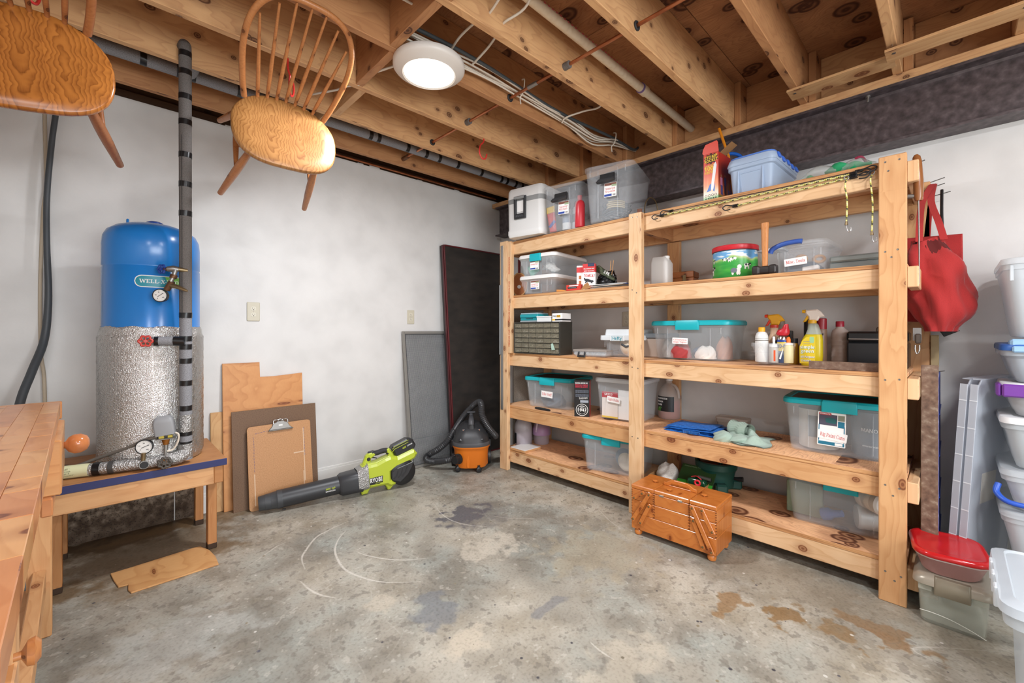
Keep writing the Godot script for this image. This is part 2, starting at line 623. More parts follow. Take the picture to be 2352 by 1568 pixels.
	M.chrome = plain(Color("c9c9c8"), 0.2, 1.0)
	M.screw = plain(Color("8e8a84"), 0.4, 0.9)
	M.black = plain(Color("1d1d1f"), 0.4)
	M.black_soft = plain(Color("2b2b2d"), 0.7)
	M.white = plain(Color("e9e8e5"), 0.5)
	M.teal = plain(Color("14aab4"), 0.4)
	M.ink_red = plain(Color("c63a35"), 0.6)
	M.ink = plain(Color("26262a"), 0.6)
	M.label = plain(Color("f1efec"), 0.6)
	M.tub = clear(Color("e3e8ec"), 0.15, 0.4)
	M.tub_thin = clear(Color("e6ecf0"), 0.16, 0.35)
	M.tub_warm = clear(Color("d9dccd"), 0.3, 0.4)
	M.rust = textured(mottle(512, 0.02, 93, [Color("4f3b30"), Color("6a5040"), Color("7a6251"), Color("a0917f")], 6), 2.5, 2.5, 0.7)
	M.concrete_wall = textured(concrete_wall_image(), 1, 1, 0.9)
	M.floor = textured(floor_image(), 1, 1, 0.55)
	M.floor.roughness_texture = mottle(512, 0.012, 95, [Color(0.75, 0.75, 0.75), Color(1, 1, 1)], 4)
	M.floor.detail_enabled = true
	M.floor.detail_albedo = mottle(512, 0.09, 96, [Color(0.86, 0.86, 0.85), Color(1.0, 1.0, 1.0), Color(1, 1, 1)], 4)
	M.floor.detail_blend_mode = BaseMaterial3D.BLEND_MODE_MUL
	M.floor.detail_uv_layer = BaseMaterial3D.DETAIL_UV_2
	M.floor.uv2_scale = Vector3(5, 5, 1)

func ramp3(t: float, a: Color, b: Color, c: Color) -> Color:
	return a.lerp(b, t * 2.0) if t < 0.5 else b.lerp(c, t * 2.0 - 1.0)

# bare foundation under the tank stand: pitted, damp stained at its foot
func concrete_wall_image() -> ImageTexture:
	var w := 512
	var h := 384
	var a := streaks(w, h, w, h, 0.015, 201, 5)
	var b := streaks(w, h, w, h, 0.12, 202, 3)
	var c := streaks(w, h, w, h, 0.03, 203, 4)
	var out := PackedByteArray()
	out.resize(w * h * 3)
	for y in h:
		var v := float(y) / h
		for x in w:
			var at := y * w + x
			var n := a[at] / 255.0
			var col := Color("a89a8a").lerp(Color("857565"), n)
			var damp := smoothstep(0.45, 0.85, v + (c[at] / 255.0 - 0.5) * 0.45)
			col = col.lerp(Color("3a2b1f"), damp * (0.45 + 0.5 * n))
			if b[at] > 172 and c[at] > 110: col = col.lerp(Color("2b231c"), 0.75)
			out[at * 3] = int(col.r * 255)
			out[at * 3 + 1] = int(col.g * 255)
			out[at * 3 + 2] = int(col.b * 255)
	return ImageTexture.create_from_image(Image.create_from_data(w, h, false, Image.FORMAT_RGB8, out))

const F0 := Vector2(-0.8, -3.4)   # floor texture: corner and side in metres
const FS := 4.0

func floor_image() -> ImageTexture:
	var n := 1024
	var a := streaks(n, n, n, n, 0.0045, 301, 5)
	var b := streaks(n, n, n, n, 0.014, 302, 5)
	var c := streaks(n, n, n, n, 0.06, 303, 4)
	var out := PackedByteArray()
	out.resize(n * n * 3)
	for i in n * n:
		var t := clampf((a[i] / 255.0 - 0.5) * 1.1 + (b[i] / 255.0 - 0.5) * 0.8 + 0.5, 0, 1)
		var col := ramp3(t, Color("837e73"), Color("a39d90"), Color("bdb6a7"))
		var g := b[i] / 255.0 - a[i] / 255.0
		col = col.lerp(Color("9aa39e"), clampf(g * 0.9, 0, 0.5))
		col = col.lerp(Color("8d7f68"), clampf(-g * 0.8 - 0.05, 0, 0.45))
		if c[i] > 178: col = col.lerp(Color("6e685f"), 0.4)
		if c[i] < 62: col = col.lerp(Color("cdc8bd"), 0.35)
		out[i * 3] = int(col.r * 255)
		out[i * 3 + 1] = int(col.g * 255)
		out[i * 3 + 2] = int(col.b * 255)
	var im := Image.create_from_data(n, n, false, Image.FORMAT_RGB8, out)
	im.resize(2048, 2048, Image.INTERPOLATE_CUBIC)
	var fn := noise(6.0, 310, 5)
	# damp brown along the wall and round the stand's feet
	blot(im, fn, Vector2(0.13, -3.25), Vector2(0.45, 0.22), Color("43321f"), 0.9, 0.5)
	blot(im, fn, Vector2(0.2, -2.95), Vector2(0.5, 0.45), Color("6b5740"), 0.55, 0.5)
	blot(im, fn, Vector2(-0.15, -2.72), Vector2(0.16, 0.12), Color("6a5338"), 0.7, 0.5)
	blot(im, fn, Vector2(0.15, -2.6), Vector2(0.3, 0.12), Color("7d684e"), 0.4, 0.5)
	blot(im, fn, Vector2(0.45, -2.72), Vector2(0.12, 0.08), Color("6a5338"), 0.6, 0.5)
	blot(im, fn, Vector2(0.5, -3.2), Vector2(0.6, 0.1), Color("7a6040"), 0.5, 0.5)
	# ink blue spill
	blot(im, fn, Vector2(1.65, -2.13), Vector2(0.17, 0.15), Color("42424e"), 0.95, 1.2)
	blot(im, fn, Vector2(1.68, -2.08), Vector2(0.26, 0.22), Color("77736e"), 0.6, 0.8)
	# rust
	blot(im, fn, Vector2(1.93, -0.67), Vector2(0.09, 0.07), Color("8d6c48"), 0.7, 1.8)
	blot(im, fn, Vector2(2.01, -0.48), Vector2(0.09, 0.07), Color("86653f"), 0.75, 1.8)
	blot(im, fn, Vector2(2.06, -0.29), Vector2(0.08, 0.08), Color("86653f"), 0.6, 1.9)
	blot(im, fn, Vector2(2.16, -0.19), Vector2(0.06, 0.13), Color("8a6440"), 0.75, 1.6)
	# pale and dark patches
	blot(im, fn, Vector2(0.98, -1.27), Vector2(0.11, 0.09), Color("c4b9a6"), 0.85, 0.7)
	blot(im, fn, Vector2(0.83, -1.7), Vector2(0.1, 0.08), Color("c2b7a4"), 0.6, 0.8)
	blot(im, fn, Vector2(1.5, -1.72), Vector2(0.2, 0.13), Color("c4bbab"), 0.65, 1.0)
	blot(im, fn, Vector2(1.3, -0.8), Vector2(0.2, 0.12), Color("c0b6a4"), 0.6, 0.9)
	blot(im, fn, Vector2(0.2, -2.0), Vector2(0.3, 0.2), Color("b7b9b4"), 0.5, 0.8)
	blot(im, fn, Vector2(1.0, -1.5), Vector2(0.1, 0.16), Color("75777a"), 0.7, 0.9)
	blot(im, fn, Vector2(1.33, -1.18), Vector2(0.13, 0.03), Color("7a7a7c"), 0.6, 1.0)
	blot(im, fn, Vector2(1.9, -1.3), Vector2(0.35, 0.3), Color("a99c83"), 0.5, 0.8)
	blot(im, fn, Vector2(2.3, -0.6), Vector2(0.25, 0.9), Color("8f8471"), 0.45, 0.7)
	# scraped arcs
	scrape(im, [Vector2(1.08, -2.56), Vector2(0.94, -2.52), Vector2(0.86, -2.48), Vector2(0.77, -2.37), Vector2(0.73, -2.3), Vector2(0.71, -2.19)], 0.011, 0.6)
	scrape(im, [Vector2(1.02, -2.45), Vector2(0.95, -2.38), Vector2(0.89, -2.28), Vector2(0.86, -2.17), Vector2(0.85, -2.05), Vector2(0.88, -1.93), Vector2(0.94, -1.82), Vector2(1.06, -1.71)], 0.011, 0.7)
	scrape(im, [Vector2(0.96, -2.19), Vector2(0.98, -2.11), Vector2(1.04, -2.0), Vector2(1.11, -1.92), Vector2(1.2, -1.86)], 0.009, 0.65)
	scrape(im, [Vector2(0.66, -2.1), Vector2(0.67, -2.0), Vector2(0.69, -1.93), Vector2(0.73, -1.86)], 0.01, 0.7)
	scrape(im, [Vector2(1.6, -2.41), Vector2(1.55, -2.26), Vector2(1.54, -2.12), Vector2(1.58, -2.0), Vector2(1.67, -1.88)], 0.008, 0.5)
	scrape(im, [Vector2(1.75, -2.02), Vector2(1.82, -1.9), Vector2(1.93, -1.79)], 0.006, 0.5)
	scrape(im, [Vector2(0.5, -2.4), Vector2(0.61, -2.48), Vector2(0.68, -2.53), Vector2(0.73, -2.54)], 0.008, 0.45)
	scrape(im, [Vector2(1.31, -0.94), Vector2(1.3, -0.89), Vector2(1.3, -0.83)], 0.008, 0.6)
	scrape(im, [Vector2(2.33, -1.61), Vector2(2.24, -1.47), Vector2(2.19, -1.35)], 0.006, 0.5)
	scrape(im, [Vector2(1.9, -2.7), Vector2(2.0, -2.45), Vector2(2.2, -2.3)], 0.005, 0.4)
	scrape(im, [Vector2(2.33, 0.11), Vector2(2.13, -0.1), Vector2(2.1, 0.1)], 0.005, 0.4)
	var q := RandomNumberGenerator.new()
	q.seed = 5
	for i in 320:   # drips and paint specks
		var p := Vector2(q.randf_range(-0.3, 2.9), q.randf_range(-3.2, 0.2))
		var r := q.randf_range(0.0015, 0.006)
		var col: Color = [Color("3d3c42"), Color("4e4d55"), Color("6b6353"), Color("d8d5cf"), Color("dad6cd"), Color("82755c")][q.randi() % 6]
		dot(im, p, r * (1.5 if i < 30 else 1.0), col, 0.85)
	for i in 160:   # short scratches
		var p := Vector2(q.randf_range(-0.2, 2.6), q.randf_range(-2.6, 0.2))
		arc(im, p, q.randf_range(0.1, 0.6), q.randf() * TAU, 0, 0.002, 0.25, q.randf_range(0.08, 0.3), q.randf() < 0.4)
	return ImageTexture.create_from_image(im)

func px(p: Vector2) -> Vector2:
	return (p - F0) / FS * 2048.0

func blend_px(im: Image, x: int, y: int, c: Color, a: float) -> void:
	if x < 0 or y < 0 or x > 2047 or y > 2047: return
	im.set_pixel(x, y, im.get_pixel(x, y).lerp(c, a))

func blot(im: Image, fn: FastNoiseLite, at: Vector2, half: Vector2, c: Color, a: float, ragged: float) -> void:
	var p0 := px(at - half * 1.5)
	var p1 := px(at + half * 1.5)
	for y in range(maxi(0, int(p0.y)), mini(2048, int(p1.y))):
		for x in range(maxi(0, int(p0.x)), mini(2048, int(p1.x))):
			var w := Vector2(x, y) / 2048.0 * FS + F0
			var d := ((w - at) / half).length()
			var k := 1.0 - d + fn.get_noise_2dv(w * 1.3) * ragged
			if k > 0: blend_px(im, x, y, c, a * smoothstep(0.0, 0.5, k))

func arc(im: Image, at: Vector2, r: float, a0: float, a1: float, wide: float, strength: float, run := 0.0, darkish := false) -> void:
	if run > 0: a1 = a0 + run / r
	var steps := int(absf(a1 - a0) * r / FS * 2048 * 1.2) + 2
	var c := Color("6f6a60") if darkish else Color("d4d0c6")
	for i in steps:
		var f := float(i) / steps
		var a := lerpf(a0, a1, f)
		var wv := wide * (0.6 + 0.4 * sin(f * 17.0)) * sqrt(sin(PI * clampf(f, 0.02, 0.98)))
		var w := int(wv / FS * 2048) + 1
		for k in range(-w, w + 1):
			var p := px(at + Vector2(cos(a), sin(a)) * (r + k * FS / 2048.0))
			blend_px(im, int(p.x), int(p.y), c, strength * (1.0 - absf(k) / (w + 1)) * 0.6)

func scrape(im: Image, pts: Array, wide: float, strength: float) -> void:
	for i in pts.size() - 1:
		var a: Vector2 = pts[maxi(i - 1, 0)]
		var d: Vector2 = pts[mini(i + 2, pts.size() - 1)]
		var steps := int(pts[i].distance_to(pts[i + 1]) / FS * 2048 * 1.3) + 2
		for k in steps:
			var f := float(k) / steps
			var p: Vector2 = pts[i].cubic_interpolate(pts[i + 1], a, d, f)
			var t := (i + f) / (pts.size() - 1)
			dot(im, p, wide * 0.5 * sqrt(sin(PI * clampf(t, 0.03, 0.97))), Color("d2cdc2"), strength * 0.35)

func dot(im: Image, at: Vector2, r: float, c: Color, a: float) -> void:
	var p := px(at)
	var k := r / FS * 2048
	for y in range(int(p.y - k) - 1, int(p.y + k) + 2):
		for x in range(int(p.x - k) - 1, int(p.x + k) + 2):
			var d := Vector2(x, y).distance_to(p)
			if d < k + 0.7: blend_px(im, x, y, c, a * clampf(k + 0.7 - d, 0, 1))

# ---------------------------------------------------------------- light
func ceiling_lights() -> void:
	var glow := plain(Color("ffffff"), 0.4)
	glow.emission_enabled = true
	glow.emission = Color(1.0, 0.97, 0.92)
	glow.emission_energy_multiplier = 3.0
	var ringm := plain(Color("dcd6cf"), 0.4)
	var rimm := plain(Color("a9a29a"), 0.4)
	var spots := [[Vector3(1.15, 2.41, -1.775), "round white disc lamp glowing under the joists beside the hung chair"], [Vector3(1.15, 2.41, 0.75), "unseen round white disc lamp on the joists behind the viewer, lighting the rack and chairs"], [Vector3(-0.7, 2.41, 1.0), "unseen round white disc lamp on the joists, out of view, lighting the workbench side of the room"]]  # the latter two lie out of view, placed to light fronts facing the viewer
	for s in spots:
		var t := thing("ceiling_lamp", s[1], "lamp", s[0])
		part("mounting_ring", lathe([[0.10, 0.055], [0.168, 0.055], [0.172, 0.05], [0.172, 0.03], [0.165, 0.022], [0.15, 0.012], [0.138, 0.006], [0.128, 0.0], [0.122, 0.006], [0.10, 0.012]].map(func(q): return [q[0], q[1]]), 48, true, true, 50.0), ringm, t)
		part("backplate", lathe([[0.15, 0.0545], [0.15, 0.056]], 40), rimm, t)
		part("diffuser", lathe([[0.02, -0.012], [0.07, -0.010], [0.105, -0.004], [0.122, 0.006], [0.122, 0.012]], 48, true, true, 60.0), glow, t)
		var l := AreaLight3D.new()
		l.name = "lamp_light"
		l.area_size = Vector2(0.22, 0.22)
		l.light_color = Color(0.97, 0.98, 1.0)
		l.light_energy = 5.6
		l.area_range = 12.0
		l.area_attenuation = 2.0
		l.shadow_enabled = true
		l.rotation_degrees = Vector3(-90, 0, 0)
		l.position = Vector3(0, -0.016, 0)
		t.add_child(l)

func added_window_light() -> void:  # added glowing pane and area light, even fill for the whole room
	var w := Node3D.new()
	w.name = "window_1"
	w.position = Vector3(0.5, 1.35, 2.19)
	w.rotation.y = PI
	add_child(w)
	tag(w, "added glowing window, unseen behind the viewer, giving even fill light", "window", "", "structure")
	var added_pane := plain(Color("ffffff"), 0.4)
	added_pane.emission_enabled = true
	added_pane.emission = Color(0.95, 0.98, 1.0)
	added_pane.emission_energy_multiplier = 1.2
	part("added_pane", span(-1.1, 1.1, -0.6, 0.6, -0.004, 0.004, 0.001), added_pane, w)
	part("added_window_frame", boxes([[Vector3(0, 0.63, 0), Vector3(2.3, 0.05, 0.03)], [Vector3(0, -0.63, 0), Vector3(2.3, 0.05, 0.03)], [Vector3(-1.13, 0, 0), Vector3(0.05, 1.2, 0.03)], [Vector3(1.13, 0, 0), Vector3(0.05, 1.2, 0.03)], [Vector3(0, 0, 0.006), Vector3(0.04, 1.2, 0.03)]]), M.trim, w)
	var l := AreaLight3D.new()
	l.name = "added_fill_light"
	l.area_size = Vector2(2.2, 1.2)
	l.light_color = Color(0.95, 0.98, 1.0)
	l.light_energy = 11.0
	l.area_range = 12.0
	l.area_attenuation = 2.0
	l.shadow_enabled = true
	l.position = Vector3(0, 0, 0.03)
	l.rotation.y = PI
	w.add_child(l)

# ---------------------------------------------------------------- room shell
func room() -> void:
	# floor: one slab; its texture is laid out in metres
	var st := begin()
	var up := func(p: Vector3) -> Vector2: return Vector2((p.x - F0.x) / FS, (p.z - F0.y) / FS)
	face(st, [Vector3(-1.7, 0, -3.45), Vector3(3.15, 0, -3.45), Vector3(3.15, 0, 2.3), Vector3(-1.7, 0, 2.3)], Vector3.UP, up)
	face(st, [Vector3(-1.7, -0.1, -3.45), Vector3(3.15, -0.1, -3.45), Vector3(3.15, -0.1, 2.3), Vector3(-1.7, -0.1, 2.3)], Vector3.DOWN, up)
	for e in [[Vector3(-1.7, 0, -3.45), Vector3(3.15, 0, -3.45), Vector3(0, 0, -1)], [Vector3(-1.7, 0, 2.3), Vector3(3.15, 0, 2.3), Vector3(0, 0, 1)], [Vector3(-1.7, 0, -3.45), Vector3(-1.7, 0, 2.3), Vector3(-1, 0, 0)], [Vector3(3.15, 0, -3.45), Vector3(3.15, 0, 2.3), Vector3(1, 0, 0)]]:
		face(st, [e[0], e[1], e[1] + Vector3(0, -0.1, 0), e[0] + Vector3(0, -0.1, 0)], e[2], up)
	var fm := st.commit()
	var arr := fm.surface_get_arrays(0)
	arr[Mesh.ARRAY_TEX_UV2] = arr[Mesh.ARRAY_TEX_UV]
	var fl := ArrayMesh.new()
	fl.add_surface_from_arrays(Mesh.PRIMITIVE_TRIANGLES, arr)
	tag(struct("floor", fl, M.floor), "bare grey concrete floor with scraped arcs, rust and an ink stain", "floor")
	var wb := struct("wall_back", span(-1.7, 3.15, 0, 2.505, -3.43, -3.31, 0.001), M.wall)
	tag(wb, "white painted back wall behind the pressure tank", "wall")
	part("bare_foundation", quad_panel(-0.16, 0.315, 0.0, 0.47, -3.306), M.concrete_wall, wb)
	part("bare_foundation", quad_panel(0.321, 0.437, 0.0, 0.47, -3.306), M.concrete_wall, wb)
	# torn paper edge at the wall's top
	st = begin()
	for q in [[1.62, 0.09, 0.014], [1.5, 0.05, 0.008], [2.46, 0.06, 0.01], [0.62, 0.08, 0.01], [2.05, 0.05, 0.006]]:
		add_box(st, Vector3(q[0], 2.505 + q[2] / 2, -3.318), Vector3(q[1], q[2], 0.012), 0.003)
	part("torn_edge", st.commit(), M.wall, wb)
	tag(struct("wall_right", span(3.03, 3.15, 0, 2.425, -3.31, 2.2, 0.001), M.wall), "white painted wall behind the storage rack", "wall")
	tag(struct("wall_left", span(-1.7, -1.6, 0, 2.75, -3.31, 2.2, 0.001), M.wall), "white painted wall on the workbench side, out of view, bouncing light into the room", "wall")  # unseen; closes the room and bounces light back
	tag(struct("wall_front", span(-1.7, 3.15, 0, 2.75, 2.2, 2.3, 0.001), M.wall), "white painted wall behind the viewer, out of view, bouncing light into the room", "wall")  # out of view; its white face returns light to the room
	for q in [["baseboard_back", "white moulded baseboard along the back wall", [0.44, 3.03, -3.31, -3.296]], ["baseboard_right", "white moulded baseboard along the wall behind the rack", [3.016, 3.03, -3.29, 2.2]]]:
		var a: Array = q[2]
		var s2 := begin()
		add_box(s2, Vector3((a[0] + a[1]) / 2, 0.055, (a[2] + a[3]) / 2), Vector3(a[1] - a[0], 0.11, a[3] - a[2]), 0.002)
		add_box(s2, Vector3((a[0] + a[1]) / 2, 0.118, (a[2] + a[3]) / 2) + (Vector3(0, 0, -0.003) if q[0] == "baseboard_back" else Vector3(0.003, 0, 0)), Vector3(a[1] - a[0] - (0.006 if q[0] != "baseboard_back" else 0.0), 0.018, a[3] - a[2] - (0.006 if q[0] == "baseboard_back" else 0.0)), 0.003)
		tag(struct(q[0], s2.commit(), M.trim), q[1], "baseboard")

func quad_panel(x0: float, x1: float, y0: float, y1: float, z: float) -> ArrayMesh:
	var st := begin()
	var uv := func(p: Vector3) -> Vector2: return Vector2((p.x + 0.2) / 0.65, 1.0 - p.y / 0.47)
	var p := [Vector3(x0, y0, z), Vector3(x1, y0, z), Vector3(x1, y1, z), Vector3(x0, y1, z)]
	face(st, p.duplicate(), Vector3.BACK, uv)
	for e in [[0, 1, Vector3.DOWN], [1, 2, Vector3.RIGHT], [2, 3, Vector3.UP], [3, 0, Vector3.LEFT]]:
		face(st, [p[e[0]], p[e[1]], p[e[1]] - Vector3(0, 0, 0.01), p[e[0]] - Vector3(0, 0, 0.01)], e[2], uv)
	return st.commit()

# ---------------------------------------------------------------- joists
const JZ := [-3.05, -2.632, -2.232, -1.825, -1.42, -1.012, -0.612, -0.212, 0.19, 0.6, 1.0, 1.4, 1.8]  # the last few lie behind the viewer, out of view, and block light
const YJ := 2.465

func ceiling_frame() -> void:
	var c := Node3D.new()
	c.name = "ceiling"
	add_child(c)
	tag(c, "open ceiling of wooden joists under a plywood subfloor", "ceiling", "", "structure")
	# subfloor sheets with small gaps; grain across the joists
	var xs := [-1.7, -0.55, 0.67, 1.89, 3.2]
	var zs := [-3.45, -1.21, 1.23, 2.3]
	for i in 4:
		for k in 3:
			var z0: float = zs[k] + (0.3 if i % 2 else 0.0) * (1 if k > 0 else 0)
			var z1: float = zs[k + 1] + (0.3 if i % 2 and k < 2 else 0.0)
			part("subfloor_sheet", span(xs[i] + 0.0015, xs[i + 1] - 0.0015, 2.751, 2.77, z0 + 0.0015, z1 - 0.0015, 0.001, 2), M.subfloor, c)
	part("subfloor_cover", span(-1.75, 3.25, 2.772, 2.80, -3.5, 2.35, 0.001, 2), M.subfloor, c)
	for i in JZ.size():
		var z: float = JZ[i]
		part("joist", span(-1.65, 3.1, YJ, 2.75, z, z + 0.038, 0.003, 0), M.joist if i % 3 else M.joist2, c)
		if i > 0 and i < 9:
			part("lapped_joist", span(2.91 + (i % 2) * 0.012, 3.1, YJ, 2.75 if i != 7 else 2.735, z + 0.039, z + 0.077, 0.003, 0), M.joist2, c)
		if i < JZ.size() - 1:
			part("rim_block", span(3.03, 3.07, YJ, 2.75, z + (0.0775 if i > 0 and i < 9 else 0.0385), JZ[i + 1] - 0.0005, 0.002, 2), M.joist2 if i % 2 else M.joist, c)
	# staggered blocking through the lamp's bay line
	for i in range(0, 7):
		var bx := 1.0 + (0.02 if i % 2 else -0.015)
		if i == 3: bx = 0.965
		if i == 4: bx = 0.98
		part("blocking", span(bx - 0.019, bx + 0.019, YJ + 0.001, 2.75, JZ[i] + 0.0385, JZ[i + 1] - 0.0005, 0.002, 2), M.strip if i < 2 else M.joist2, c)
	# dark sill and rim above the back wall
	part("mudsill", span(-1.65, 3.1, 2.507, 2.56, -3.43, -3.335, 0.003, 0), M.mudsill, c)
	part("rim_joist", span(-1.65, 3.1, 2.562, 2.75, -3.43, -3.37, 0.003, 0), M.mudsill, c)

func steel_and_pipes() -> void:
	var sb := thing("steel_beam", "dark grey steel I beam with an orange wood plate on it, above the storage rack", "beam")
	var w := [Vector2(2.895, 2.126), Vector2(3.028, 2.126), Vector2(3.028, 2.138), Vector2(2.976, 2.142), Vector2(2.968, 2.152), Vector2(2.968, 2.39), Vector2(2.976, 2.401), Vector2(3.028, 2.405), Vector2(3.028, 2.418), Vector2(2.895, 2.418), Vector2(2.895, 2.405), Vector2(2.947, 2.401), Vector2(2.955, 2.39), Vector2(2.955, 2.152), Vector2(2.947, 2.142), Vector2(2.895, 2.138)]
	part("web_and_flanges", prism(w, 5.4, 0.002), M.steel, sb, Vector3(0, 0, -0.55))
	part("nailer_plate", span(2.897, 3.1, 2.42, 2.464, -3.3, 2.1, 0.004, 2), M.joist, sb)
	var st := begin()
	st.append_from(lathe([[0.012, 0], [0.012, 0.01], [0.006, 0.01], [0.006, 0.034]], 6), 0, Transform3D(Basis.from_euler(Vector3(PI, 0, 0)), Vector3(2.92, 2.405, -0.31)))
	part("bolt", st.commit(), M.galv, sb)
	# furring strips screwed under the joists
	for q in [[2.672, 2.795, 2.453, 2.4645, -0.625, -0.19, "first", "pale wood strip nailed under two joists near the steel beam"], [2.566, 2.676, 2.428, 2.44, -0.215, 1.4, "second", "longer pale wood strip hung on nails just below the joists"]]:
		var t := thing("furring_strip", q[7], "board")
		part("board", span(q[0], q[1], q[2], q[3], q[4], q[5], 0.001, 2), M.strip, t)
		for z in ([-0.595, -0.2] if q[6] == "first" else [-0.185, 0.2]):
			part("screw_head", lathe([[0.007, -0.002], [0.007, 0.0]], 12), M.screw, t, Vector3((q[0] + q[1]) / 2 - 0.02, q[2], z))
		if q[6] == "second":
			for x in [2.59, 2.63]:
				part("nail", tube([Vector3(x, 2.44, -0.19), Vector3(x, 2.475, -0.19)], 0.0018, 6), M.chrome, t)
	# copper line through the joists
	var cp := thing("copper_pipe", "thin copper water pipe running through the joists past the lamp", "pipe")
	part("tube", tube([Vector3(1.705, 2.512, -3.06), Vector3(1.705, 2.512, -2.2), Vector3(1.708, 2.515, -1.4), Vector3(1.71, 2.52, 0.6)], 0.0085, 12), M.copper, cp)
	part("coupling", tube([Vector3(1.708, 2.515, -1.64), Vector3(1.708, 2.515, -1.57)], 0.0115, 12), M.galv, cp)
	part("coupling", tube([Vector3(1.705, 2.512, -3.0), Vector3(1.705, 2.512, -2.93)], 0.016, 12), M.bronze, cp)
	for i in range(1, 7):
		var z: float = JZ[i] + 0.038
		if i % 2 == 0 and i != 5:
			part("pipe_sleeve", tube([Vector3(1.706, 2.513, z - 0.004), Vector3(1.706, 2.513, z + 0.035)], 0.0185, 14), M.foam_dark, cp)
		else:
			var c := []
			for k in 14: c.append(Vector3(1.706 + cos(TAU * k / 14) * 0.016, 2.513 + sin(TAU * k / 14) * 0.016, z + 0.003))
			part("grommet", tube(c, 0.006, 8, true), M.black_soft, cp)
	single("wall_top_copper_pipe", "thin copper pipe along the top of the back wall under the dark sill", "pipe", tube([Vector3(0.98, 2.513, -3.285), Vector3(2.0, 2.515, -3.28), Vector3(2.93, 2.52, -3.28)], 0.008, 8), M.copper)
	# pvc drain between two joists
	var pv := thing("drain_pipe", "long cream plastic drain pipe sloping along the joists into the end block", "pipe")
	part("tube", tube([Vector3(0.2, 2.63, -1.28), Vector3(3.035, 2.603, -1.295)], 0.024, 20), M.pvc, pv)
	part("coupling", tube([Vector3(2.32, 2.61, -1.291), Vector3(2.37, 2.609, -1.2915)], 0.030, 20), M.pvc, pv)
	part("glue_ring", tube([Vector3(2.308, 2.61, -1.291), Vector3(2.3205, 2.61, -1.291)], 0.0288, 20), hexm("77659a"), pv)
	var red := begin()
	for i in 66:
		add_box(red, Vector3(0.35 + i * 0.028, 2.629 - (0.35 + i * 0.028 - 0.2) * 0.0095 + 0.0005, -1.28 + 0.0243), Vector3(0.014, 0.007, 0.0006), 0.0)
	part("print_line", red.commit(), hexm("b4575a"), pv)
	# grey insulated line between the two joists next to the wall
	var ip := thing("insulated_line", "grey foam insulated pipe with black tape bands running level above the back wall", "pipe")
	part("foam_sleeve", tube([Vector3(-0.9, 2.525, -2.82), Vector3(2.95, 2.525, -2.82)], 0.031, 18), M.foam, ip)
	for x in [0.135, 0.55, 0.93, 1.33, 1.39, 1.62, 1.78, 1.9, 2.08, 2.33, 2.56, 2.63, 2.74, 2.82]:
		part("tape_band", tube([Vector3(x, 2.525, -2.82), Vector3(x + 0.026, 2.525, -2.82)], 0.0322, 18), M.tape, ip)
	part("elbow", tube(curve([Vector3(0.33, 2.525, -2.80), Vector3(0.335, 2.53, -2.74), Vector3(0.335, 2.54, -2.66)]), 0.034, 16), M.foam, ip)
	part("tape_patch", tube([Vector3(0.28, 2.525, -2.82), Vector3(0.36, 2.525, -2.82)], 0.0335, 18), M.tape, ip)
	cables()

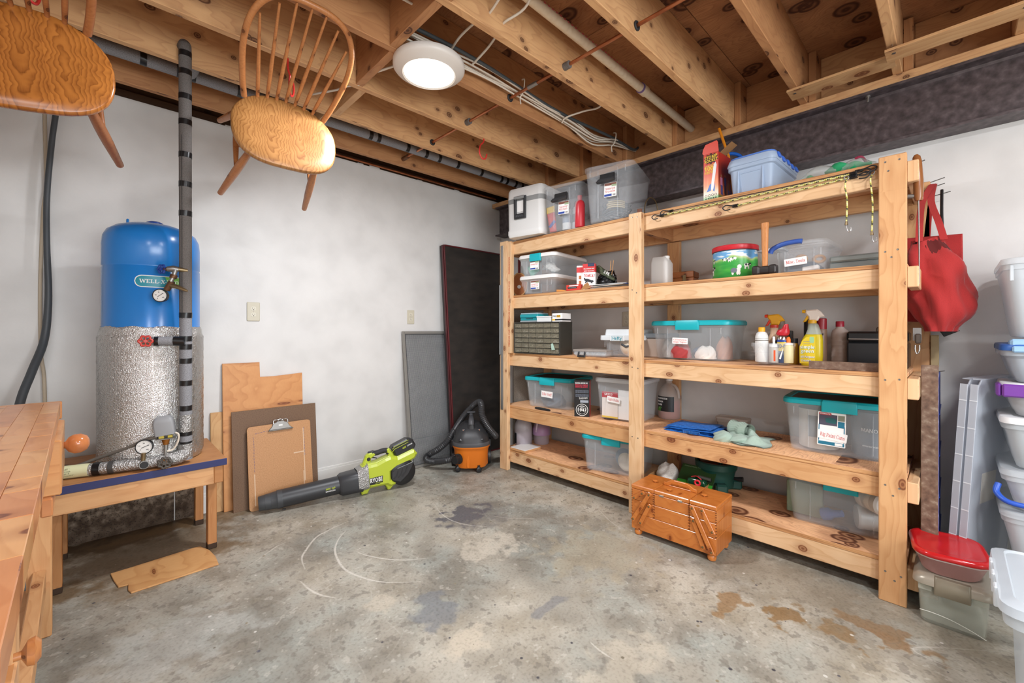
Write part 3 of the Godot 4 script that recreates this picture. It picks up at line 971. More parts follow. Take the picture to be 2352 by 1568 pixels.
func cables() -> void:
	# bundle stapled along the joist beyond the lamp
	var b := thing("cable_bundle", "bundle of cream electric cables stapled along a joist toward the steel beam", "cables")
	var offs := [[0.0, 0.0, 0.0], [0.014, -0.012, 0.3], [-0.010, 0.013, 0.6], [0.018, 0.015, 0.9], [0.004, -0.022, 0.15], [0.026, -0.004, 0.5]]
	for i in offs.size():
		var o: Array = offs[i]
		var p := []
		for k in 9:
			var x := 1.0 + k * 0.245
			var sag: float = -0.012 * sin(k * 1.3 + o[2] * 3.0) - (0.03 if k == 6 else 0.0)
			p.append(Vector3(x, 2.535 + o[1] + sag + (0.035 * smoothstep(6, 8, k)) + (sin(k * 2.1 + i) * 0.006), -1.752 + o[0] + 0.012 * sin(k * 0.9 + i * 1.7)))
		p.append(Vector3(3.032, 2.585 + o[1] * 0.4, -1.74 + o[0] * 0.4))
		part("cable", tube(curve(p, 4), 0.0052, 7), M.cable, b)
	var q := []
	for k in 9: q.append(Vector3(1.0 + k * 0.245, 2.558 + 0.012 * sin(k * 1.1), -1.725 + 0.006 * sin(k)))
	q.append(Vector3(3.03, 2.60, -1.715))
	part("cable", tube(curve(q, 4), 0.0095, 8), M.cable_dark, b)
	for x in [1.72, 2.66]:
		part("cable_tie", tube(curve([Vector3(x, 2.59, -1.70), Vector3(x - 0.006, 2.575, -1.675), Vector3(x, 2.52, -1.69), Vector3(x + 0.005, 2.498, -1.72), Vector3(x + 0.004, 2.46, -1.715)]), 0.004, 6), M.cable, b)
	var b2 := thing("short_cable_bundle", "bundle of cream and grey cables above the hung chair's back", "cables")
	for i in 6:
		var p := []
		for k in 6:
			p.append(Vector3(0.45 + k * 0.105, 2.60 - k * 0.004 + sin(k * 1.4 + i) * 0.008 + (i - 3) * 0.012, -1.58 + 0.006 * i + 0.012 * sin(i * 2.0 + k)))
		part("cable", tube(curve(p, 4), 0.0055 if i < 5 else 0.0, 7) if i < 5 else tube(curve(p, 4), 0.011, 8), M.cable if i < 5 else M.cable_dark, b2)
	var loose := [
		["white cable end dangling from a joist hole left of the copper pipe", [Vector3(0.985, 2.47, -2.19), Vector3(0.94, 2.475, -2.27), Vector3(0.93, 2.49, -2.36), Vector3(0.875, 2.505, -2.50), Vector3(0.865, 2.53, -2.592)]],
		["white cable passing behind the lamp's left edge", [Vector3(1.08, 2.485, -1.86), Vector3(1.04, 2.475, -1.93), Vector3(1.005, 2.475, -2.02), Vector3(0.985, 2.485, -2.07), Vector3(0.985, 2.51, -2.10)]],
		["white cable above the lamp nearer the hung chair", [Vector3(1.24, 2.53, -1.75), Vector3(1.2, 2.53, -1.6), Vector3(1.2, 2.54, -1.46), Vector3(1.2, 2.53, -1.38), Vector3(1.17, 2.57, -1.2)]],
		["white cable above the lamp nearer the drain pipe", [Vector3(1.36, 2.52, -1.7), Vector3(1.34, 2.53, -1.55), Vector3(1.3, 2.53, -1.42), Vector3(1.28, 2.525, -1.375), Vector3(1.3, 2.55, -1.25), Vector3(1.2, 2.6, -1.1)]],
		["cream cable branching off the bundle over a joist", [Vector3(2.13, 2.50, -1.745), Vector3(2.12, 2.515, -1.70), Vector3(2.17, 2.535, -1.6), Vector3(2.19, 2.53, -1.5), Vector3(2.16, 2.56, -1.425)]],
		["short white cable loop stapled to the block near the short bundle", [Vector3(1.0, 2.62, -1.05), Vector3(0.97, 2.6, -1.25), Vector3(0.955, 2.6, -1.375), Vector3(0.95, 2.58, -1.42)]]]
	for l in loose:
		single("loose_cable", l[0], "cable", tube(curve(l[1], 6), 0.0055, 8), M.cable)
	# red vinyl hooks screwed into the joist
	var hk := plain(Color("d0342f"), 0.35)
	var hooks := [[Vector3(1.866, YJ + 0.01, -2.213), "empty red vinyl hook screwed into the joist right of the lamp", [Vector3(0, 0, 0), Vector3(0, -0.03, 0.0), Vector3(-0.03, -0.065, 0.0), Vector3(-0.035, -0.115, 0.0), Vector3(-0.012, -0.145, 0.0), Vector3(0.015, -0.14, 0.0), Vector3(0.03, -0.105, 0.0)]],
		[Vector3(0.64, YJ + 0.01, -2.213), "red vinyl hook holding the spindle back chair by its spindles", [Vector3(0, 0, 0), Vector3(0.0, -0.07, 0.01), Vector3(0.018, -0.13, 0.02), Vector3(0.016, -0.185, 0.03), Vector3(-0.004, -0.212, 0.06), Vector3(-0.022, -0.195, 0.10), Vector3(-0.024, -0.15, 0.115)]],
		[Vector3(-0.16, YJ + 0.01, -2.213), "red vinyl hook holding the darker chair at the left", [Vector3(0, 0, 0), Vector3(0.0, -0.12, 0.06), Vector3(0.012, -0.2, 0.12), Vector3(0.005, -0.26, 0.16), Vector3(-0.02, -0.25, 0.19), Vector3(-0.025, -0.21, 0.2)]]]
	for h in hooks:
		single("ceiling_hook", h[1], "hook", tube(curve(h[2], 6), 0.0048, 8), hk, h[0], Vector3.ZERO, "red ceiling hooks")

# ---------------------------------------------------------------- hung chairs
func chair(called: String, label: String, basis_: Basis, at: Vector3, seat_mat: Material, wood: Material) -> Node3D:
	var t := thing(called, label, "chair")
	t.transform = Transform3D(basis_ * 0.97, at)
	t.set_meta("group", "wooden spindle back chairs hung from the joists")
	# seat: shield outline, rounded edge, slightly dished
	var outline := func(s: float, y: float) -> PackedVector3Array:
		var o := PackedVector3Array()
		for i in 48:
			var a := -TAU * i / 48
			var c := cos(a); var n := sin(a)
			var x := signf(c) * pow(absf(c), 0.62) * 0.226
			var z := signf(n) * pow(absf(n), 0.8) * (0.185 if n > 0 else 0.165)
			if n < 0: x *= 1.0 - 0.22 * pow(-n, 1.5)
			o.append(Vector3(x * s, y, z * s + 0.004))
		return o
	var m := loft([outline.call(0.90, -0.012), outline.call(0.965, -0.010), outline.call(0.995, -0.002), outline.call(1.0, 0.008), outline.call(0.99, 0.016), outline.call(0.965, 0.020), outline.call(0.7, 0.017), outline.call(0.3, 0.014)], true, true, 60.0)
	var a := m.surface_get_arrays(0)
	var v: PackedVector3Array = a[Mesh.ARRAY_VERTEX]
	var uv := PackedVector2Array()
	for q in v: uv.append(Vector2((q.x + 0.23) / 0.46, (q.z + 0.18) / 0.38))
	a[Mesh.ARRAY_TEX_UV] = uv
	var m2 := ArrayMesh.new()
	m2.add_surface_from_arrays(Mesh.PRIMITIVE_TRIANGLES, a)
	part("seat", m2, seat_mat, t)
	# bent bow
	var prof := [[0.171, 0.0], [0.186, 0.06], [0.199, 0.13], [0.209, 0.21], [0.207, 0.29], [0.189, 0.36], [0.150, 0.415], [0.085, 0.447], [0.0, 0.454]]
	var lean := func(y: float) -> float: return -0.12 - 0.18 * y / 0.454
	var p := []
	for i in prof.size(): p.append(Vector3(-prof[i][0], prof[i][1] + 0.01, lean.call(prof[i][1])))
	for i in range(prof.size() - 2, -1, -1): p.append(Vector3(prof[i][0], prof[i][1] + 0.01, lean.call(prof[i][1])))
	var cv := curve(p, 5)
	part("bow", tube(cv, 0.0125, 12), wood, t)
	for i in 7:
		var f := (i - 3) / 3.0
		var x0 := f * 0.118
		var top := 0.454 - 0.10 * pow(absf(f), 2.4)
		var x1 := f * 0.172
		var base := Vector3(x0, 0.012, -0.152 + 0.018 * f * f)
		var tip := Vector3(x1, top, lean.call(top))
		var s := []
		var rad := []
		for k in 7:
			s.append(base.lerp(tip, k / 6.0))
			rad.append([0.007, 0.0085, 0.0085, 0.0075, 0.0065, 0.0058, 0.005][k])
		part("spindle", tube(s, rad, 10), wood, t)
	var tops := [Vector3(-0.135, -0.005, 0.105), Vector3(0.135, -0.005, 0.105), Vector3(-0.13, -0.005, -0.10), Vector3(0.13, -0.005, -0.10)]
	var tips := [Vector3(-0.203, -0.46, 0.14), Vector3(0.203, -0.46, 0.14), Vector3(-0.2, -0.46, -0.277), Vector3(0.2, -0.46, -0.277)]
	for i in 4:
		var s := []
		for k in 9: s.append(tops[i].lerp(tips[i], k / 8.0))
		part("leg", tube(s, [0.012, 0.014, 0.016, 0.018, 0.0185, 0.018, 0.0165, 0.015, 0.0135], 14), wood, t)
	var mid := []
	for i in 2:
		var f0: Vector3 = tops[i].lerp(tips[i], 0.5)
		var f1: Vector3 = tops[i + 2].lerp(tips[i + 2], 0.5)
		var s := []
		for k in 7: s.append(f0.lerp(f1, k / 6.0))
		part("stretcher", tube(s, [0.008, 0.010, 0.012, 0.013, 0.012, 0.010, 0.008], 10), wood, t)
		mid.append(f0.lerp(f1, 0.45))
	part("stretcher", tube([mid[0], mid[0].lerp(mid[1], 0.3), mid[0].lerp(mid[1], 0.5), mid[0].lerp(mid[1], 0.7), mid[1]], [0.008, 0.011, 0.013, 0.011, 0.008], 10), wood, t)
	return t

func chairs() -> void:
	chair("spindle_chair", "golden wooden spindle back chair with striking grain hung beside the lamp", Basis(Vector3(0.999, -0.012, 0.036), Vector3(-0.033, 0.199, 0.979), Vector3(-0.019, -0.98, 0.199)).orthonormalized(), Vector3(0.612, 2.074, -2.14), M.ash, M.turned)
	chair("spindle_chair", "darker brown wooden spindle back chair hung at the left edge, partly out of frame", Basis(Vector3(0.991, 0.125, 0.051), Vector3(-0.067, 0.127, 0.99), Vector3(0.117, -0.984, 0.134)).orthonormalized(), Vector3(-0.187, 2.03, -2.04), M.ash2, M.turned2)

# ---------------------------------------------------------------- pressure tank and its stand
func pump_corner() -> void:
	var b := thing("tank_stand", "low stained lumber stand with a blue edged top under the pressure tank", "stand")
	part("top_board", span(-0.32, 0.466, 0.468, 0.5, -3.195, -2.625, 0.003, 0), M.stud, b)
	part("blue_edge", span(-0.32, 0.467, 0.466, 0.499, -2.626, -2.619, 0.001, 0), plain(Color("232a5c"), 0.5), b)
	part("apron", span(-0.30, 0.412, 0.377, 0.466, -2.665, -2.627, 0.003, 0), M.pine2, b)
	part("end_apron", span(0.413, 0.452, 0.377, 0.466, -3.18, -2.63, 0.003, 2), M.stud, b)
	part("rear_apron", span(-0.30, 0.412, 0.377, 0.466, -3.19, -3.152, 0.003, 0), M.stud, b)
	for q in [[-0.168, -2.79], [0.402, -2.792], [-0.168, -3.185], [0.398, -3.182]]:
		part("leg", span(q[0], q[0] + 0.04, 0.0, 0.377 if q[1] > -2.9 else 0.466, q[1], q[1] + 0.055, 0.003, 1), M.stud, b)
	var stain := hexm("3c2a1c", 0.8)
	for q in [[-0.168, -2.79], [0.402, -2.792], [-0.168, -3.185], [0.398, -3.182]]:
		part("damp_foot", span(q[0] - 0.0006, q[0] + 0.0406, 0.0, 0.035 + 0.01 * sin(q[0] * 40), q[1] - 0.0006, q[1] + 0.0556, 0.003, 1), stain, b)
	# tank
	var t := thing("pressure_tank", "tall blue well pressure tank wrapped in foil insulation on the lumber stand", "tank", Vector3(0.19, 0.5, -2.883))
	var r := 0.196
	part("shell", lathe([[r - 0.02, 0.0], [r, 0.03], [r, 0.972], [r - 0.0025, 0.975], [r - 0.0025, 0.981], [r, 0.984], [r, 1.09], [r - 0.004, 1.13], [r - 0.018, 1.16], [r - 0.05, 1.185], [r - 0.1, 1.203], [0.04, 1.212], [0.001, 1.213]], 64, true, false, 70.0), M.blue_tank, t)
	# quilted foil: many shallow vertical ribs, gathered under tape at its top
	var rings := []
	for i in 30:
		var f := i / 29.0
		var q := PackedVector3Array()
		for k in 144:
			var a := -TAU * k / 144
			var rib := 0.0022 * (1.0 if k % 2 else -0.6) * (1.0 - smoothstep(0.93, 0.96, f)) + 0.0012 * sin(k * 7.3 + i * 2.7)
			var rad := r + 0.0135 + rib + 0.002 * sin(f * 40.0 + k * 0.7) * smoothstep(0.25, 0.0, f)
			if f > 0.93: rad = lerpf(rad, r + 0.004 + 0.002 * sin(k * 2.1), smoothstep(0.93, 0.97, f))
			if i == 0: rad = r + 0.008
			q.append(Vector3(cos(a) * rad, 0.004 + f * (0.674 + 0.004 * sin(k * 0.4)), sin(a) * rad))
		rings.append(q)
	part("foil_wrap", loft(rings, false, false, 25.0), M.foil, t)
	rings = []
	for i in 5:
		var q := PackedVector3Array()
		for k in 96:
			var a := -TAU * k / 96
			var rad: float = r + [0.012, 0.010, 0.0075, 0.006, 0.002][i] + 0.0016 * sin(k * 3.7 + i * 9.0) + 0.001 * sin(k * 11.0)
			q.append(Vector3(cos(a) * rad, [0.632, 0.645, 0.66, 0.674, 0.681][i] + 0.003 * sin(k * 0.7) + 0.0015 * sin(k * 2.9), sin(a) * rad))
		rings.append(q)
	part("foil_tape", loft(rings, false, false, 30.0), M.foil, t)
	part("air_valve", lathe([[0.009, 0], [0.009, 0.004], [0.006, 0.006], [0.006, 0.03], [0.004, 0.034]], 14), M.blue_tank, t, Vector3(-0.097, 1.196, -0.03))
	part("lifting_cap", lathe([[0.035, 0], [0.033, 0.012], [0.02, 0.018]], 20), hexm("16408f", 0.4), t, Vector3(0.005, 1.206, 0.02))
	# printed badge
	var badge := Node3D.new()
	badge.name = "badge"
	badge.rotation.y = deg_to_rad(6.0)
	badge.position.y = 0.9
	t.add_child(badge, true)
	badge.rotation.z = 0.0
	var lo := func(x: float) -> float: return -sqrt(maxf(0.0, 0.029 * 0.029 - pow(maxf(0.0, absf(x) - 0.075), 2)))
	var hi := func(x: float) -> float: return sqrt(maxf(0.0, 0.029 * 0.029 - pow(maxf(0.0, absf(x) - 0.075), 2)))
	part("badge_border", cyl_patch(r, 0.0005, -0.104, 0.104, lo, hi, 60), M.white, badge)
	part("badge_field", cyl_patch(r, 0.0009, -0.100, 0.101, func(x): return lo.call(x * 1.04) * 0.88, func(x): return hi.call(x * 1.04) * 0.88, 60), hexm("12899b", 0.4), badge)
	part("badge_field_green", cyl_patch(r, 0.0012, 0.012, 0.101, func(x): return maxf(lo.call(x * 1.04) * 0.88, -0.0256 + maxf(0.0, 0.03 - x) * 2.8), func(x): return hi.call(x * 1.04) * 0.88, 60), hexm("7fc35a", 0.4), badge)
	part("lettering", wrapped(words("WELL-X-TROL", 0.017, true, "Droid Serif"), r + 0.0015), M.white, badge)
	# tall insulated riser with its taps
	var p := thing("riser_pipe", "upright grey foam insulated pipe with black tape bands in front of the blue tank", "pipe")
	var at := func(y: float) -> Vector3:
		var f := (2.53 - y) / 2.03
		return Vector3(0.286 + 0.016 * f, y, -2.558 - 0.112 * f)
	part("foam_sleeve", tube(curve([Vector3(0.283, 2.535, -2.61), Vector3(0.284, 2.533, -2.575), at.call(2.50), at.call(2.2), at.call(1.7), at.call(1.23)], 6), 0.0255, 18), M.foam_dark, p)
	part("lower_sleeve", tube([at.call(1.235), at.call(0.9), at.call(0.65), at.call(0.52)], [0.0255, 0.026, 0.026, 0.028], 18), M.foam, p)
	for y in [2.475, 2.39, 2.275, 2.155, 2.0, 1.86, 1.72, 1.225, 1.11, 1.07, 1.0, 0.89, 0.765, 0.64, 0.585]:
		part("tape_band", tube([at.call(y), at.call(y + 0.026)], 0.0268, 18), M.tape, p)
	part("duct_tape", tube([at.call(0.66), at.call(0.72), at.call(0.745)], [0.0285, 0.029, 0.027], 14), M.duct, p)
	part("duct_tape", tube([at.call(0.53), at.call(0.59)], 0.0295, 14), M.duct, p)
	part("foam_seam", tube([at.call(1.22) + Vector3(-0.016, 0, 0.021), at.call(1.65) + Vector3(-0.016, 0, 0.021), at.call(2.1) + Vector3(-0.016, 0, 0.021)], 0.001, 4), M.tape, p)
	# upper tap: blue wheel, tee, gauge, relief plug
	var v := thing("upper_tap", "brass tap with a blue hand wheel and round pressure gauge, on the upright pipe", "tap")
	part("nipple", tube([Vector3(0.30, 1.456, -2.60), Vector3(0.262, 1.458, -2.6)], 0.011, 12), M.brass, v)
	part("tap_body", tube([Vector3(0.264, 1.458, -2.6), Vector3(0.246, 1.459, -2.6), Vector3(0.226, 1.457, -2.612)], [0.0125, 0.016, 0.013], 12), M.galv, v)
	part("bonnet", tube([Vector3(0.232, 1.456, -2.608), Vector3(0.214, 1.456, -2.624)], [0.013, 0.009], 6), M.bronze, v)
	part("hand_wheel", wheel(0.021, 0.0045, 6), hexm("1f3f92", 0.35), v, Vector3(0.205, 1.457, -2.63), Vector3(0, deg_to_rad(-52), 0))
	part("spout", tube([Vector3(0.252, 1.452, -2.595), Vector3(0.245, 1.42, -2.59), Vector3(0.234, 1.39, -2.598)], [0.011, 0.009, 0.011], 10), M.galv, v)
	part("union_nut", tube([Vector3(0.2475, 1.429, -2.59), Vector3(0.243, 1.412, -2.59)], 0.016, 6), M.bronze, v)
	part("tee", tube([Vector3(0.240, 1.397, -2.594), Vector3(0.222, 1.357, -2.612)], 0.0135, 12), M.bronze, v)
	part("relief_plug", tube([Vector3(0.236, 1.378, -2.598), Vector3(0.255, 1.372, -2.57), Vector3(0.283, 1.356, -2.548), Vector3(0.294, 1.351, -2.540)], [0.011, 0.0105, 0.008, 0.004], 10), M.brass, v)
	dial(v, Vector3(0.196, 1.329, -2.62), Vector3(deg_to_rad(4), deg_to_rad(-32), deg_to_rad(12)), 0.031, 0.022)
	# red tap
	var rv := thing("red_wheel_tap", "side tap with a red hand wheel in front of the foil wrap", "tap")
	part("branch_sleeve", tube([Vector3(0.290, 1.111, -2.61), Vector3(0.25, 1.111, -2.625), Vector3(0.175, 1.112, -2.645)], 0.0215, 16), M.foam, rv)
	part("tape_band", tube([Vector3(0.292, 1.111, -2.61), Vector3(0.25, 1.111, -2.624)], 0.0228, 16), M.tape, rv)
	part("tape_band", tube([Vector3(0.196, 1.111, -2.639), Vector3(0.18, 1.111, -2.644)], 0.0226, 16), M.tape, rv)
	part("tap_body", tube([Vector3(0.178, 1.111, -2.645), Vector3(0.128, 1.111, -2.656)], [0.019, 0.013], 12), M.galv, rv)
	part("stem", tube([Vector3(0.15, 1.111, -2.65), Vector3(0.146, 1.113, -2.615)], 0.006, 8), M.brass, rv)
	part("hand_wheel", wheel(0.025, 0.005, 6), hexm("b8382c", 0.35), rv, Vector3(0.145, 1.113, -2.612), Vector3(0, deg_to_rad(-8), 0))
	# level manifold with switch and gauge
	var h := thing("tank_manifold", "duct tape wrapped level pipe along the stand's front edge", "pipe")
	var hp := [Vector3(-0.30, 0.528, -2.80), Vector3(-0.1, 0.53, -2.742), Vector3(0.03, 0.531, -2.70), Vector3(0.1, 0.532, -2.68), Vector3(0.2, 0.534, -2.656), Vector3(0.29, 0.54, -2.655)]
	part("wrapped_pipe", tube(curve(hp, 8), 0.027, 20), M.duct, h)
	part("paper_wrap", tube(curve([hp[0], hp[1], hp[1].lerp(hp[2], 0.45)], 5), 0.0285, 18), hexm("d9d8ad", 0.7), h)
	part("tape_band", tube([Vector3(-0.028, 0.5305, -2.719), Vector3(-0.004, 0.5307, -2.711)], 0.0292, 18), M.tape, h)
	part("tape_band", tube([Vector3(0.022, 0.531, -2.702), Vector3(0.04, 0.531, -2.697)], 0.0288, 18), hexm("3e3d3c", 0.5), h)
	part("elbow_wrap", tube(curve([Vector3(0.22, 0.54, -2.65), Vector3(0.27, 0.538, -2.652), Vector3(0.3, 0.56, -2.668), Vector3(0.301, 0.60, -2.668)], 6), 0.032, 16), M.duct, h)
	for k in 4:
		write(h, ["shut off valve", "to house filter", "drain here", "pressure 40"][k], 0.0055, hexm("6b6b45"), Vector3(-0.115 + 0.012 * (k % 2), 0.548 - 0.009 * k, -2.7185 + 0.0035 * k), Vector3(-0.55 + 0.13 * k, deg_to_rad(16), 0), 0.075, false, "Droid Serif")
	part("gauge_tee", tube([Vector3(0.139, 0.532, -2.668), Vector3(0.141, 0.532, -2.63)], 0.019, 12), M.galv, h)
	part("tee_mouth", tube([Vector3(0.141, 0.532, -2.632), Vector3(0.1415, 0.532, -2.622)], [0.017, 0.015], 12), M.tape, h)
	part("gauge_stem", tube([Vector3(0.139, 0.545, -2.652), Vector3(0.14, 0.585, -2.648)], 0.009, 8), M.brass, h)
	dial(h, Vector3(0.141, 0.612, -2.65), Vector3(0.06, deg_to_rad(-18), 0), 0.034, 0.018)
	part("drain_wheel", wheel(0.025, 0.006, 7), hexm("4c463f", 0.5), h, Vector3(0.214, 0.532, -2.605), Vector3(0, deg_to_rad(-8), 0))
	part("drain_stem", tube([Vector3(0.215, 0.534, -2.65), Vector3(0.214, 0.532, -2.6)], 0.009, 8), hexm("c07a2c", 0.4, 0.6), h)
	var sw := thing("pressure_switch", "grey domed pressure switch box on a brass stem above the level pipe", "switch", Vector3(0.222, 0.655, -2.648), deg_to_rad(-12))
	part("stem", tube([Vector3(0, -0.10, 0), Vector3(0, -0.02, 0)], 0.009, 10), M.galv, sw)
	part("nut", tube([Vector3(0, -0.045, 0), Vector3(0, -0.018, 0)], [0.012, 0.018], 6), hexm("a0662c", 0.45, 0.5), sw)
	part("base_plate", box(Vector3(0.072, 0.004, 0.055), 0.001), M.galv, sw, Vector3(0, -0.014, 0))
	part("contacts", boxes([[Vector3(-0.015, -0.003, 0.01), Vector3(0.02, 0.016, 0.02)], [Vector3(0.018, -0.004, 0.012), Vector3(0.018, 0.012, 0.016)]], 0.001), hexm("c9b64a", 0.5), sw)
	part("cover", loft([rr(0.078, 0.058, 0.008, 0.006), rr(0.078, 0.058, 0.008, 0.066), rr(0.074, 0.055, 0.012, 0.080), rr(0.06, 0.044, 0.014, 0.092), rr(0.02, 0.016, 0.006, 0.095)], true, true, 60.0), hexm("8f9092", 0.4), sw, Vector3.ZERO, Vector3(0.05, 0, deg_to_rad(7)))
	single("power_conduit", "grey flexible conduit running up to the switch box", "cable", tube(curve([Vector3(-0.32, 0.52, -2.79), Vector3(-0.12, 0.535, -2.785), Vector3(-0.02, 0.565, -2.79 + 0.02), Vector3(0.09, 0.612, -2.70), Vector3(0.15, 0.643, -2.664), Vector3(0.19, 0.65, -2.652)], 6), 0.0075, 10), hexm("675f57", 0.6))
	single("switch_lead", "cream wire looping from the switch box to the pipe", "cable", tube(curve([Vector3(0.255, 0.665, -2.632), Vector3(0.268, 0.655, -2.625), Vector3(0.266, 0.62, -2.63), Vector3(0.25, 0.585, -2.638), Vector3(0.226, 0.578, -2.64)], 6), 0.0045, 8), M.cable)
	var bx := thing("clear_box", "clear plastic food box on the floor behind the stand's left leg", "container", Vector3(-0.285, 0, -2.95))
	part("tub_body", tub(0.2, 0.16, 0.215, 0.175, 0.16, 0.035, 0.002, 0.006), M.tub_thin, bx)
	part("lid", cap(0.225, 0.185, 0.016, 0.035, 0.04, 0.004), M.tub_thin, bx, Vector3(0, 0.161, 0))

# spoked hand wheel facing +z
func wheel(r: float, t: float, lobes: int) -> ArrayMesh:
	var st := begin()
	var c := []
	for k in 36:
		var a := TAU * k / 36
		var q := r * (0.9 + 0.12 * cos(a * lobes))
		c.append(Vector3(cos(a) * q, sin(a) * q, 0))
	add_tube(st, c, t, 8, true)
	for k in lobes:
		var a := TAU * (k + 0.5) / lobes
		add_tube(st, [Vector3.ZERO, Vector3(cos(a) * r * 0.85, sin(a) * r * 0.85, 0)], t * 0.6, 6)
	add_tube(st, [Vector3(0, 0, -t * 1.2), Vector3(0, 0, t * 1.3)], t * 1.5, 10)
	st.generate_normals()
	return st.commit()

# round pressure gauge facing +z
func dial(parent: Node, at: Vector3, rot: Vector3, r: float, deep: float) -> void:
	var g := Node3D.new()
	g.name = "gauge"
	parent.add_child(g, true)
	g.position = at
	g.rotation = rot
	var turn := Vector3(PI / 2, 0, 0)
	part("case", lathe([[r * 0.9, 0], [r, 0.003], [r, deep], [r * 0.93, deep + 0.001], [r * 0.88, deep - 0.002]], 28), M.black, g, Vector3(0, 0, -deep), turn)
	part("dial_face", lathe([[r * 0.88, 0.0], [r * 0.88, 0.0006]], 28), M.white, g, Vector3(0, 0, -0.0015), turn)
	var st := begin()
	for k in 21:
		var a := deg_to_rad(225 - k * 13.5)
		var l := 0.12 if k % 5 == 0 else 0.06
		var n := Vector3(cos(a), sin(a), 0)
		add_tube(st, [n * r * (0.8 - l) + Vector3(0, 0, -0.0005), n * r * 0.8 + Vector3(0, 0, -0.0005)], r * 0.012, 4)
	add_tube(st, [Vector3(-0.3 * r, -0.12 * r, 0), Vector3(0.55 * r, 0.25 * r, 0)], r * 0.035, 4)
	st.generate_normals()
	part("needle_and_ticks", st.commit(), M.ink, g)
	for k in 5:
		var a := deg_to_rad(225 - k * 67.5)
		write(g, str(k * 25), r * 0.13, M.ink, Vector3(cos(a) * r * 0.52, sin(a) * r * 0.52, -0.0006))

# ---------------------------------------------------------------- things on and against the back wall
func outlet(label: String, at: Vector3, turn: float, w: float, h: float) -> void:
	var t := thing("wall_outlet", label, "outlet", at, turn)
	var almond := hexm("c9c2ae", 0.4)
	var pl := poly_rr(w, h, 0.006)
	part("cover_plate", prism(pl, 0.007, 0.0028), almond, t)
	for s in [-1.0, 1.0]:
		var o := []
		for k in 24:
			var a := TAU * k / 24
			o.append(Vector2(clampf(cos(a) * 0.0185, -0.0155, 0.0155), clampf(sin(a) * 0.0165, -0.0145, 0.0145)))
		var f := part("socket", prism(o, 0.003, 0.0006), hexm("d6d0be", 0.35), t, Vector3(0, s * 0.0205, 0.0035))
		part("slots", boxes([[Vector3(-0.0065, 0.003, 0.0016), Vector3(0.0018, 0.008, 0.0008)], [Vector3(0.0065, 0.003, 0.0016), Vector3(0.0018, 0.0065, 0.0008)], [Vector3(0, -0.007, 0.0016), Vector3(0.005, 0.005, 0.0008)]], 0.0002), M.ink, f)
	part("screw", lathe([[0.0028, 0], [0.0022, 0.0012]], 10), M.screw, t, Vector3(0, 0, 0.0035), Vector3(PI / 2, 0, 0))

